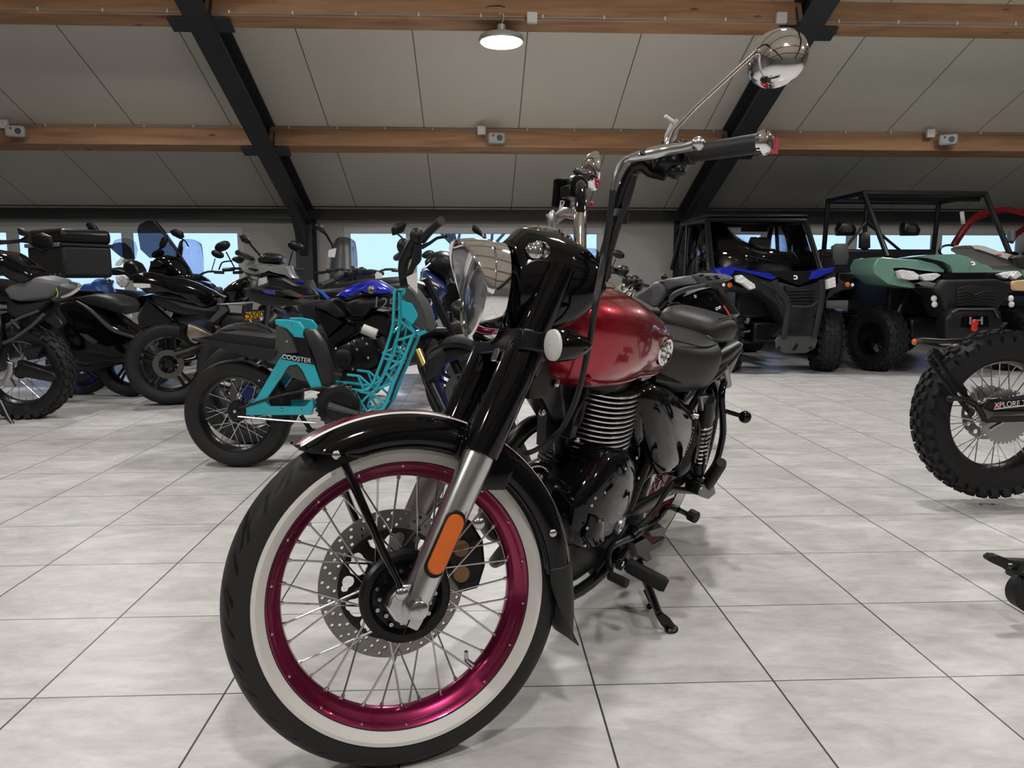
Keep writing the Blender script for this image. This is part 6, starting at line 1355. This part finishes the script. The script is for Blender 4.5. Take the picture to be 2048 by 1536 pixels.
EN.poly('rear_fender', WHITER, Q5, [(480, 650), (510, 640), (620, 650), (800, 710), (1035, 775), (1200, 830), (1400, 880), (1400, 960), (1010, 860), (980, 850), (750, 770), (560, 700), (500, 690)], -.06, .06, .01, 2, lbl='white rear fender')
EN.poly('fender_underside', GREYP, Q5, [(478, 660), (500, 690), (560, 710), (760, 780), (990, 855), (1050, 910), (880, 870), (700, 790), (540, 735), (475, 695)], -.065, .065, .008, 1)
EN.tube('fender_script', REDL, Q5, [(790, 770, -.063), (840, 765, -.063)], .003, n=5)
EN.poly('seat', LEATHER, Q5, [(1000, 800), (1040, 765), (1150, 770), (1500, 760), (1900, 720), (2300, 720), (2300, 900), (1500, 950), (1110, 940), (1050, 890)], -.10, .10, .03, 3)
MB().sect([(.15, 0, .84, .05, .05), (.35, 0, .84, .08, .06), (.8, 0, .86, .09, .10), (1.1, 0, .95, .10, .12), (1.25, 0, .98, .04, .05)], 16).build('side_panels', SATIN, EN.r)
MB().sect([(.45, 0, .42, .08, .1, 3), (.6, 0, .42, .13, .15, 3), (.85, 0, .45, .10, .13, 3)], 16).build('engine', SATIN, EN.r)
MB().tube([(1.48, -.1, .355), (1.18, -.1, .98)], .026, 10).tube([(1.48, .1, .355), (1.18, .1, .98)], .026, 10).build('fork', SATIN, EN.r)
MB().box((.72, 0, .29), (.36, .10, .03)).tube([(.3, -.06, .37), (.55, -.06, .40)], .03, 8).build('skid_plate', SATIN, EN.r)
MB().tube([(1.1, -.38, 1.14), (1.14, 0, 1.08), (1.1, .38, 1.14)], .014, 8, smooth=3).build('handlebar', SATIN, EN.r)
tt_ = EN.poly('tan_tag', mat('tan_card', (.62, .43, .22), .6), Q5, [(1000, 1075), (1130, 1062), (1300, 1062), (1300, 1200), (1010, 1190), (985, 1170), (985, 1095)], -.12, -.10, .004, 1); tt_.parent = None; tt_.matrix_world = EN.f.mat(); tt_.name = 'tan_card'
tag(tt_, 'tan card hanging at the right edge in front of the green buggy', 'card')
# lift stand with slotted foot lever
LS = Veh('lift_stand', 'black lift stand with slotted foot lever under the enduro bike at the right edge', 'stand', ground(2165, 1225), 0.0)
rbx = rbox(-.02, .40, -.10, .30, .0, .03); rbx.box((.2, .1, .13), (.05, .05, .22)); rbx.box((.2, .1, .25), (.3, .3, .02))
lvp = [(605, 1215), (625, 1202), (650, 1204), (700, 1222), (760, 1236), (830, 1240), (960, 1240), (1010, 1300), (900, 1330), (800, 1310), (740, 1290), (690, 1270), (640, 1245), (610, 1230)]
P_ = np.array([LS.p(C7, a, b_, -.06) for a, b_ in lvp])
rbx.build('stand_base', SATIN, LS.r, bevel=.006)
lvb = MB()
top = [0, 1, 2, 3, 4, 5, 6]
def seg_(pts): 
    Q_ = np.array([LS.p(C7, a, b_, -.06) for a, b_ in pts]); lvb.prism(Q_, -.085, -.06)
seg_([(605, 1215), (625, 1202), (650, 1204), (702, 1224), (696, 1270), (640, 1245), (610, 1230)]); seg_([(700, 1224), (980, 1236), (980, 1254), (700, 1240)]); seg_([(695, 1258), (740, 1272), (800, 1300), (980, 1300), (980, 1330), (800, 1312), (740, 1290), (690, 1272)])
seg_([(745, 1236), (775, 1238), (760, 1290), (738, 1280)]); seg_([(815, 1240), (850, 1242), (835, 1310), (800, 1300)])
lvb.build('foot_lever', SATIN, LS.r, bevel=.003)
MB().lathe([(-.02, .001), (-.02, .05), (.02, .05), (.02, .001)], LS.p(C7, 815, 1385, -.07), (0, 1, 0), 28).build('pivot_roller', RUBBER, LS.r)

# ---- side-by-side buggies
def buggy_wheel(r, name, c, R, hw, rb, psi):
    xf = (lambda c_, p_: (lambda V: (np.atleast_2d(V)-np.array(c_))@rotm((0, 0, 1), p_).T+np.array(c_)))(c, psi)
    w_ = wheel(r, name, c, R, hw, rb, 'cast', SATIN, RUBBER, xf=xf, knobs=22, nn=48)
    return w_
# blue one
BU = Veh('utility_vehicle', 'blue and black side-by-side buggy with glass windshield and bent-tube front bumper', 'buggy', (3.14, 7.98), -PI/2)
XA = .0
for sg in (-1, 1):
    buggy_wheel(BU.r, 'front_wheel', (0, sg*.52, .325), .325, .115, .17, -.22); buggy_wheel(BU.r, 'rear_wheel', (-2.3, sg*.52, .325), .325, .125, .17, 0)
X1 = .50
BU.poly('front_mask', MATTE, C5, [(560, 690), (640, 690), (740, 740), (900, 770), (1080, 820), (1200, 790), (1300, 740), (1370, 700), (1360, 820), (1280, 860), (1240, 960), (1190, 1080), (1190, 1210), (900, 1210), (960, 1100), (890, 960), (800, 890), (740, 850), (650, 830), (580, 760)], X1-.10, X1-.5, .04, 3, axis=0)
BU.poly('grille', mat('grille_mesh', (.01, .01, .01), .5), C5, [(960, 810), (1080, 832), (1195, 805), (1190, 960), (1160, 975), (1000, 965)], X1-.07, X1-.12, .006, 1, axis=0)
for k in range(5): BU.tube('grille_bar', MATTE, C5, [(970+6*k, 850+24*k, X1-.05), (1192-2*k, 845+25*k, X1-.05)], .008, n=6, axis=0)
BU.poly('hood', SATIN, C5, [(560, 680), (700, 690), (1180, 700), (1200, 770), (1080, 818), (920, 770), (740, 735)], X1-.12, X1-.75, .03, 3, axis=0)
for pts in ([(440, 695), (480, 670), (560, 662), (610, 672), (720, 695), (850, 715), (912, 752), (870, 770), (760, 735), (640, 690), (560, 690), (520, 760), (460, 730)], [(1160, 765), (1185, 700), (1280, 680), (1362, 668), (1340, 700), (1250, 745), (1200, 765)]):
    BU.poly('blue_panel', BLUEP, C5, pts, X1-.06, X1-.45, .02, 2, axis=0, lbl='glossy blue body panel')
for pts in ([(585, 735), (630, 728), (680, 765), (730, 800), (738, 830), (700, 845), (640, 800), (595, 780)], [(1285, 770), (1350, 745), (1355, 822), (1290, 838)]):
    BU.poly('headlight', FACET, C5, pts, X1-.03, X1-.12, .008, 2, axis=0)
for sg, pts in ((1, [(400, 700), (450, 690), (520, 760), (560, 800), (640, 830), (740, 860), (700, 870), (560, 860), (480, 850), (420, 800)]), (-1, [(1280, 850), (1360, 780), (1370, 700), (1400, 760), (1500, 810), (1500, 835), (1420, 850), (1300, 900), (1250, 950)])):
    BU.poly('fender_flare', MATTE, C5, pts, X1-.15, X1-.75, .03, 2, axis=0)
BU.ball('marker_lamp', AMBER, C5, [(536, 806, X1-.12), (1440, 803, X1-.12)], (.012, .026, .026), axis=0); BU.ball('marker_lamp', WHITEP, C5, [(490, 806, X1-.13), (1478, 806, X1-.13)], (.01, .016, .018), axis=0)
for pts in ([(880, 770), (905, 830), (960, 900), (990, 970), (975, 1060), (955, 1205)], [(1240, 765), (1245, 860), (1235, 960), (1215, 1060), (1185, 1205)]):
    BU.tube('bumper_tube', MATTE, C5, [(a, b_, X1+.06) for a, b_ in pts], .030, n=10, smooth=2, axis=0)
BU.tube('bumper_crossbar', MATTE, C5, [(990, 970, X1+.05), (1100, 975, X1+.05), (1165, 970, X1+.05), (1235, 915, X1+.05)], .015, axis=0); BU.tube('bumper_strut', MATTE, C5, [(780, 780, X1), (890, 850, X1), (910, 930, X1), (985, 985, X1+.04)], .014, axis=0)
BU.poly('skid_plate', GREYP, C5, [(890, 1225), (920, 1200), (1200, 1200), (1215, 1230), (1195, 1290), (1120, 1330), (960, 1330), (895, 1290)], X1+.05, X1+.01, .008, 1, axis=0)
for pts in ([(900, 1285), (920, 1275), (930, 1295), (910, 1305)], [(1010, 1310), (1050, 1250), (1065, 1270), (1040, 1310)], [(1140, 1290), (1165, 1275), (1175, 1290), (1150, 1305)]): BU.poly('skid_slot', SATIN, C5, pts, X1+.053, X1+.045, axis=0)
for sg in (-1, 1):
    MB().tube([(.0, sg*.15, .32), (0, sg*.45, .30)], .022, 8).tube([(.1, sg*.15, .45), (.02, sg*.43, .40)], .02, 8).build('suspension_arm', SATIN, BU.r)
    MB().tube([(-.02, sg*.25, .95), (0, sg*.42, .35)], [.03, .02], 10).build('shock', DARKP, BU.r); MB().ell((.05, sg*.34, .56), (.04, .04, .07), n=10, m=8).build('joint_boot', CASTAL, BU.r)
MB().box((-1.0, 0, .42), (2.3, .62, .22)).box((-1.1, 0, .75), (1.0, 1.2, .12)).box((-2.1, 0, .8), (.9, 1.2, .3)).build('chassis', SATIN, BU.r, bevel=.03)
MB().box((-.35, 0, .72), (.9, .96, .34)).build('dashboard', SATIN, BU.r, bevel=.04)
XW = -.55
wf = MB()
for y0, y1 in ((-.60, -.60), (.60, .60)): wf.tube([(-.35, y0, 1.02), (-.75, y1*.93, 1.62), (-1.75, y1*.93, 1.64), (-2.1, y1, 1.1)], .032, 10, smooth=1)
wf.tube([(-.35, -.60, 1.02), (-.35, .60, 1.02)], .03, 8).tube([(-.75, -.56, 1.62), (-.75, .56, 1.62)], .032, 8).tube([(-1.75, -.56, 1.64), (-1.75, .56, 1.64)], .03, 8).tube([(-1.5, -.6, .8), (-1.6, -.56, 1.62)], .025, 8).tube([(-1.5, .6, .8), (-1.6, .56, 1.62)], .025, 8)
wf.build('roll_cage', SATIN, BU.r)
MB().grid([[(-.37, -.57, 1.04), (-.37, .57, 1.04)], [(-.76, .53, 1.60)[::1] if 0 else (-.76, -.53, 1.60), (-.76, .53, 1.60)]], False).build('windshield', glass('buggy_glass', (.88, .9, .92), .0), BU.r, solid=.006)
for sg in (-1, 1): MB().grid([[(-.45, sg*.59, 1.05), (-.80, sg*.545, 1.58)], [(-1.45, sg*.59, 1.0), (-1.5, sg*.545, 1.60)]], False).build('door_window', LSCREEN, BU.r, solid=.004)
MB().box((-1.28, 0, 1.665), (1.15, 1.16, .04)).build('roof', SATIN, BU.r, bevel=.015)
for sg in (-1, 1):
    MB().box((-1.15, sg*.28, .92), (.4, .42, .14)).box((-1.38, sg*.28, 1.12), (.10, .40, .42)).build('seat', DARKP, BU.r, bevel=.03)
    MB().sect([(1.30, -1.40, sg*.28, .05, .10, 3), (1.40, -1.41, sg*.28, .05, .13, 3), (1.47, -1.42, sg*.28, .04, .10, 3)], 14, 'z').build('headrest', DARKP, BU.r)
    MB().box((-1.05, sg*.60, .80), (1.0, .04, .42)).build('door', DBLUE if sg < 0 else SATIN, BU.r, bevel=.015)
BU.tube('steering_wheel', SATIN, C5, [(700+45*math.cos(t), 640+30*math.sin(t), -.75) for t in np.linspace(0, 2*PI, 13)[:-1]], .012, axis=0, loop=True, n=6)
MB().box((-.80, .0, 1.53), (.05, .3, .07)).build('rear_view_mirror', SATIN, BU.r, bevel=.01)
BU.poly('side_mirror', GREYP, C5, [(1325, 510), (1360, 488), (1445, 488), (1455, 600), (1440, 655), (1340, 655), (1330, 600)], -.45, -.50, .012, 2, axis=0); MB().tube([(-.48, .60, 1.2), (-.48, .78, 1.22)], .01, 6).build('mirror_arm', SATIN, BU.r)
em = BU.p(C5, 1037, 750, X1-.10, 0); MB().lathe([(0, .022), (.008, .024), (.008, .014), (0, .012)], em, (1, 0, .4), 20, True, a0=.6, a1=5.6).build('emblem', WHITEP, BU.r)

# green one
GU = Veh('utility_vehicle', 'sage green side-by-side buggy with open black roll cage', 'buggy', (4.93, 7.98), -PI/2)
for sg in (-1, 1):
    buggy_wheel(GU.r, 'front_wheel', (0, sg*.72, .34), .34, .12, .18, .30); buggy_wheel(GU.r, 'rear_wheel', (-2.1, sg*.68, .34), .34, .12, .18, 0)
X1 = .55
def GP(name, m, pts, xa, xb, ins=.0, st=0, crop=C6, **k): return GU.poly(name, m, crop, pts, xa, xb, ins, st, axis=0, **k)
GP('hood', GREENP, [(760, 592), (900, 570), (1080, 565), (1250, 570), (1400, 590), (1560, 640), (1700, 700), (1560, 700), (1480, 715), (1000, 722), (980, 660), (920, 625), (830, 605)], X1-.15, X1-.75, .03, 3, lbl='sage green hood')
GP('fender_panel', GREENP, [(440, 600), (480, 590), (600, 600), (780, 612), (900, 640), (965, 690), (960, 712), (880, 705), (760, 690), (640, 670), (560, 675), (580, 740), (740, 800), (735, 835), (640, 825), (520, 800), (420, 720), (410, 660)], X1-.10, X1-.60, .006, 2, bevel=.01)
GP('fender_panel', GREENP, [(1540, 690), (1700, 720), (1900, 760), (1960, 800), (1880, 840), (1700, 800), (1560, 740)], X1-.10, X1-.60, .006, 2)
GP('grille_header', SATIN, [(940, 705), (1500, 705), (1500, 780), (940, 780)], X1-.16, X1-.5)
GP('hood_gap', SATIN, [(770, 595), (830, 600), (940, 640), (985, 690), (975, 715), (960, 690), (890, 640), (800, 612)], X1-.09, X1-.15)
for pts in ([(600, 700), (640, 690), (720, 700), (765, 730), (760, 765), (700, 770), (620, 755)], [(765, 735), (830, 720), (900, 715), (935, 730), (870, 775), (800, 775)], [(1380, 725), (1450, 705), (1470, 730), (1440, 760), (1400, 750)], [(1480, 700), (1530, 700), (1560, 730), (1500, 765), (1465, 740)]):
    GP('headlight', FACET, pts, X1-.04, X1-.12, .008, 2)
GP('lamp_trim', SILVER, [(740, 790), (820, 775), (930, 800), (915, 825), (780, 815)], X1-.04, X1-.10, .004, 1)
GP('front_mask', MATTE, [(930, 760), (990, 765), (1380, 760), (1480, 800), (1460, 880), (1390, 980), (1380, 1060), (1000, 1060), (960, 1000), (930, 900), (850, 830), (750, 820), (880, 820)], X1, X1-.4, .03, 3)
GP('grille', mat('grille_mesh', (.01, .01, .01), .5), [(1060, 830), (1120, 815), (1300, 815), (1345, 850), (1350, 950), (1320, 975), (1060, 970), (1045, 900)], X1+.02, X1-.02, .006, 1)
for k in range(5): GU.tube('grille_bar', MATTE, C6, [(1055, 865+25*k, X1+.03), (1130, 855+25*k, X1+.03), (1190, 885+18*k, X1+.03), (1260, 855+25*k, X1+.03), (1345, 865+25*k, X1+.03)], .006, n=6, axis=0)
GP('bumper', DARKP, [(1000, 1010), (1060, 985), (1340, 985), (1400, 1010), (1410, 1100), (1380, 1220), (970, 1220), (970, 1080)], X1+.10, X1-.1, .03, 3)
GU.tube('bumper_edge', GREYP, C6, [(1010, 1020, X1+.11), (1065, 992, X1+.11), (1335, 992, X1+.11), (1370, 1060, X1+.11)], .010, axis=0)
GP('winch_recess', GLOSS, [(1090, 1060), (1110, 1045), (1290, 1045), (1300, 1130), (1080, 1130)], X1+.105, X1+.09)
GU.tube('winch_fairlead', STEEL, C6, [(1155, 1050, X1+.13), (1155, 1110, X1+.13)], .012, axis=0); GU.tube('winch_fairlead', STEEL, C6, [(1242, 1050, X1+.13), (1242, 1110, X1+.13)], .012, axis=0); GU.tube('winch_fairlead', STEEL, C6, [(1155, 1075, X1+.13), (1242, 1075, X1+.13)], .008, axis=0)
GU.ball('winch_hook', REDL, C6, [(1190, 1100, X1+.15), (1185, 1135, X1+.15)], (.02, .035, .04), axis=0)
for a, b_ in ((875, 910), (880, 955), (1465, 910), (1470, 955)): GU.ball('marker_lamp', WHITEP, C6, [(a, b_, X1-.05)], (.02, .03, .032), axis=0)
for sg in (-1, 1):
    MB().tube([(.0, sg*.15, .34), (0, sg*.60, .32)], .024, 8).tube([(.1, sg*.15, .5), (.02, sg*.60, .44)], .02, 8).build('suspension_arm', SATIN, GU.r)
    MB().tube([(-.02, sg*.35, 1.0), (0, sg*.58, .38)], [.035, .02], 10).build('shock', DARKP, GU.r)
MB().box((-1.2, 0, .45), (2.7, .9, .22)).box((-.45, 0, .78), (.9, 1.25, .4)).box((-2.2, 0, .85), (.9, 1.5, .3)).build('chassis', SATIN, GU.r, bevel=.03)
MB().box((-1.0, 0, .98), (.05, 1.45, .14)).box((-1.25, 0, .82), (.5, 1.45, .18)).box((-1.5, 0, 1.08), (.12, 1.45, .5)).build('bench_seat', DARKP, GU.r, bevel=.04)
cg = MB(); XB = -.35
fL = GU.p(C6, 520, 590, -.35, 0); fLt = GU.p(C6, 335, 100, -.85, 0); fRt = GU.p(C6, 1270, 110, -.85, 0); fR = GU.p(C6, 1455, 560, -.35, 0)
bLt = np.array([-1.75, fLt[1], fLt[2]+.0]); bRt = np.array([-1.75, fRt[1], fRt[2]])
for a_, t_, c_, sgn in ((fL, fLt, bLt, -1), (fR, fRt, bRt, 1)):
    cg.tube([a_, t_*.92+a_*.08, t_, t_*.9+c_*.1, c_*.92+t_*.08, c_, c_*.9+np.array([-1.85, c_[1], .7])*.1, (-1.85, c_[1], .7)], .030, 10, smooth=2)
cg.tube([fLt, fRt], .036, 10).tube([fLt+np.array([-.1, 0, -.05]), fRt+np.array([-.1, 0, -.05])], .022, 8).tube([bLt, bRt], .032, 10); m_ = (bLt+bRt)/2
cg.tube([(-1.80, 0, bLt[2]), (-1.85, 0, .8)], .028, 8).tube([(-1.80, bLt[1], 1.0), (-1.80, 0, bLt[2]-.25)], .018, 8).tube([(-1.80, bRt[1], 1.0), (-1.80, 0, bLt[2]-.25)], .018, 8)
cg.build('roll_cage', DARKP, GU.r)
for pts in ([(140, 380), (165, 325), (260, 325), (290, 380), (270, 425), (150, 425)], [(640, 380), (655, 325), (750, 330), (780, 380), (765, 425), (650, 425)]):
    hr_ = GP('headrest', DARKP, pts, -1.45, -1.58, .02, 2); GP('headrest_pad', GREYP, [(a*.55+.45*sum(q[0] for q in pts)/6, b_*.55+.45*sum(q[1] for q in pts)/6) for a, b_ in pts], -1.43, -1.47, .006, 1, )
GP('side_mirror', DARKP, [(320, 410), (350, 398), (388, 400), (390, 520), (360, 540), (315, 520)], -.40, -.47, .01, 2)
GU.tube('steering_wheel', SATIN, C6, [(990+75*math.cos(t), 545+45*math.sin(t), -.75) for t in np.linspace(0, 2*PI, 17)[:-1]], .014, axis=0, loop=True, n=6)
em = GU.p(C6, 1170, 645, X1-.12, 0); MB().lathe([(0, .022), (.01, .024), (.01, .014), (0, .012)], em, (1, 0, .8), 20, True, a0=.6, a1=5.6).build('emblem', WHITEP, GU.r)
tg_ = GP('paper_tag', WHITEP, [(1073, 245), (1105, 240), (1117, 335), (1085, 343)], -1.3, -1.303); tg_.parent = None; tg_.matrix_world = GU.f.mat(); tag(tg_, 'narrow white tag hanging inside the roll cage of the green buggy', 'tag')
# red one behind
RU = Veh('utility_vehicle', 'dark buggy with arched red roll cage behind the green one', 'buggy', (7.55, 9.6), -PI/2)
for sg in (-1, 1): buggy_wheel(RU.r, 'front_wheel', (0, sg*.72, .34), .34, .12, .18, 0); buggy_wheel(RU.r, 'rear_wheel', (-1.3, sg*.72, .34), .34, .12, .18, 0)
REDC = mat('red_cage_paint', (.22, .004, .01), .3, 0, .8)
def rp_(a, b_, D): return (pp(Q5[0]+Q5[2]*a, Q5[1]+Q5[2]*b_, D)-RU.f.o)@RU.f.M
MB().tube([rp_(280, 660, 9.9), rp_(340, 560, 9.9), rp_(440, 420, 9.9), rp_(560, 310, 9.9), rp_(740, 255, 9.9), rp_(900, 235, 9.9), rp_(1050, 265, 9.9), rp_(1250, 350, 9.9), rp_(1500, 640, 9.9)], .045, 10, smooth=3).build('roll_cage', REDC, RU.r); MB().tube([rp_(950, 620, 10.8), rp_(1000, 540, 10.8), rp_(1150, 430, 10.8)], .04, 8).build('roll_cage', REDC, RU.r)
MB().box((-.9, 0, .55), (2.2, 1.2, .5)).box((-1.0, -.3, 1.05), (.2, .5, .6)).box((-1.0, .3, 1.05), (.2, .5, .6)).build('bodywork', SATIN, RU.r, bevel=.05)
MB().sect([(.1, 0, .6, .5, .1, 3), (-.4, 0, .78, .6, .14, 3), (-.7, 0, .8, .5, .1, 3)], 16).build('hood', SATIN, RU.r)
MB().tube([(rp_(960, 480, 9.6)), rp_(960, 600, 9.6)], .05, 10).build('light_bar', SILVER, RU.r)
# ---- small fittings on the beams
def fit(name, px, py, D, w_, h_, th, m, label, cat, group=None):
    q = pp(px, py, D); t = thing(name, label, cat, loc=tuple(q), group=group); return t
def em_light(px, py, D, label, hd):
    q = pp(px, py, D); f = Frame(q, hd); t = thing('emergency_light', label, 'emergency light', f, group='emergency lights on the lower beam')
    MB().box((.0, 0, 0), (.09, .20, .125)).build('housing', mat('grey_lamp_body', (.36, .37, .37), .5), t, bevel=.03, seg=4)
    for yy, r_ in ((-.035, .012), (-.045, .0)): 
        if r_: MB().lathe([(.044, .001), (.044, r_), (.05, r_), (.05, .001)], (0, yy, .025), (1, 0, 0), 16).build('lens', GREYP, t)
    MB().lathe([(.044, .001), (.044, .034), (.052, .030), (.052, .001)], (0, .035, .0), (1, 0, 0), 24).build('lens', GREYP, t)
    MB().box((-.055, 0, .02), (.03, .06, .05)).build('bracket', GREYP, t)
em_light(31, 263, 9.12, 'grey emergency light on the lower beam in the left bay', -PI/2+.25); em_light(993, 277, 9.12, 'grey emergency light on the lower beam in the middle bay', -PI/2); em_light(1896, 280, 9.12, 'grey emergency light on the lower beam in the right bay', -PI/2-.5)
for px, py, D, lb in ((8, 248, 9.2, 'white junction box beside the left emergency light'), (963, 261, 9.2, 'white junction box beside the middle emergency light'), (1861, 267, 9.2, 'white junction box beside the right emergency light'), (1064, 36, 7.2, 'white junction box on the upper beam right of the lit lamp'), (1563, 36, 7.2, 'white junction box on the upper beam above the chrome mirror')):
    q = pp(px, py, D); o = MB().box((0, 0, 0), (.095, .05, .095)).build('junction_box', CLIPM, None, bevel=.008); o.location = tuple(q); tag(o, lb, 'junction box', 'junction boxes on the beams')
q = pp(1531, 291, 9.15); sg_ = thing('fire_extinguisher_sign', 'red fire extinguisher sign on the lower beam behind the left handlebar grip', 'sign', loc=tuple(q))
MB().box((0, 0, 0), (.30, .008, .19)).build('sign_plate', mat('sign_red', (.62, .02, .05), .4), sg_)
MB().tube([(-.05, -.008, -.07), (-.05, -.008, .03)], [.026, .026], 12).ell((-.05, -.008, .03), (.026, .01, .02)).box((-.05, -.008, .06), (.02, .008, .03)).box((-.03, -.008, .07), (.05, .008, .012)).x(lambda V: V*np.array([1, .2, 1])+np.array([0, -.005, 0])).build('pictogram', WHITEP, sg_)
MB().box((.075, -.005, .0), (.09, .003, .12)).build('flame_field', mat('sign_red2', (.50, .01, .04), .4), sg_)
# ------------------------------------------------------------------ light
wd = bpy.data.worlds.new('dusk'); sc.world = wd; wd.use_nodes = True; nt = wd.node_tree; bg = nt.nodes['Background']
tc = nt.nodes.new('ShaderNodeTexCoord'); sx = nt.nodes.new('ShaderNodeSeparateXYZ'); nt.links.new(tc.outputs['Generated'], sx.inputs[0])
r = nt.nodes.new('ShaderNodeValToRGB'); e = r.color_ramp.elements; e[0].position = .44; e[0].color = (.24, .32, .44, 1); e[1].position = .60; e[1].color = (.30, .50, .95, 1)
x2 = r.color_ramp.elements.new(.515); x2.color = (.45, .62, .98, 1)
mr = nt.nodes.new('ShaderNodeMapRange'); mr.inputs[1].default_value = -1; mr.inputs[2].default_value = 1; nt.links.new(sx.outputs[2], mr.inputs[0]); nt.links.new(mr.outputs[0], r.inputs[0])
nt.links.new(r.outputs[0], bg.inputs[0]); bg.inputs[1].default_value = 1.5
def disk(x, y, z, p, s=.36):
    l = bpy.data.lights.new('lamp', 'AREA'); l.shape = 'DISK'; l.size = s; l.energy = p; l.color = (1, .99, .975)
    o = bpy.data.objects.new('lamp_light', l); COL.objects.link(o); o.location = (x, y, z)
for x, y, z, p in [(-3.6, 7.2, 3.05, 30), (5.0, 7.2, 3.05, 30), (-3.0, 3.3, 4.3, 62), (1.3, 3.3, 4.4, 62), (5.6, 3.3, 4.4, 62), (-3.5, -.8, 4.2, 62), (.3, -.8, 4.2, 62), (4.2, -.8, 4.2, 62), (-1, -4, 3.6, 50), (4, -4, 3.6, 50)]:
    disk(x, y, z, p)
sc.view_settings.view_transform = 'Standard'; sc.view_settings.look = 'None'; sc.view_settings.gamma = 1; sc.view_settings.use_curve_mapping = False
sc.view_settings.exposure = .38
sc.cycles.max_bounces = 8; sc.cycles.diffuse_bounces = 4; sc.cycles.glossy_bounces = 5; sc.cycles.transparent_max_bounces = 24; sc.cycles.transmission_bounces = 6
sc.cycles.sample_clamp_indirect = 6; sc.cycles.use_denoising = True; sc.cycles.caustics_reflective = False; sc.cycles.caustics_refractive = False
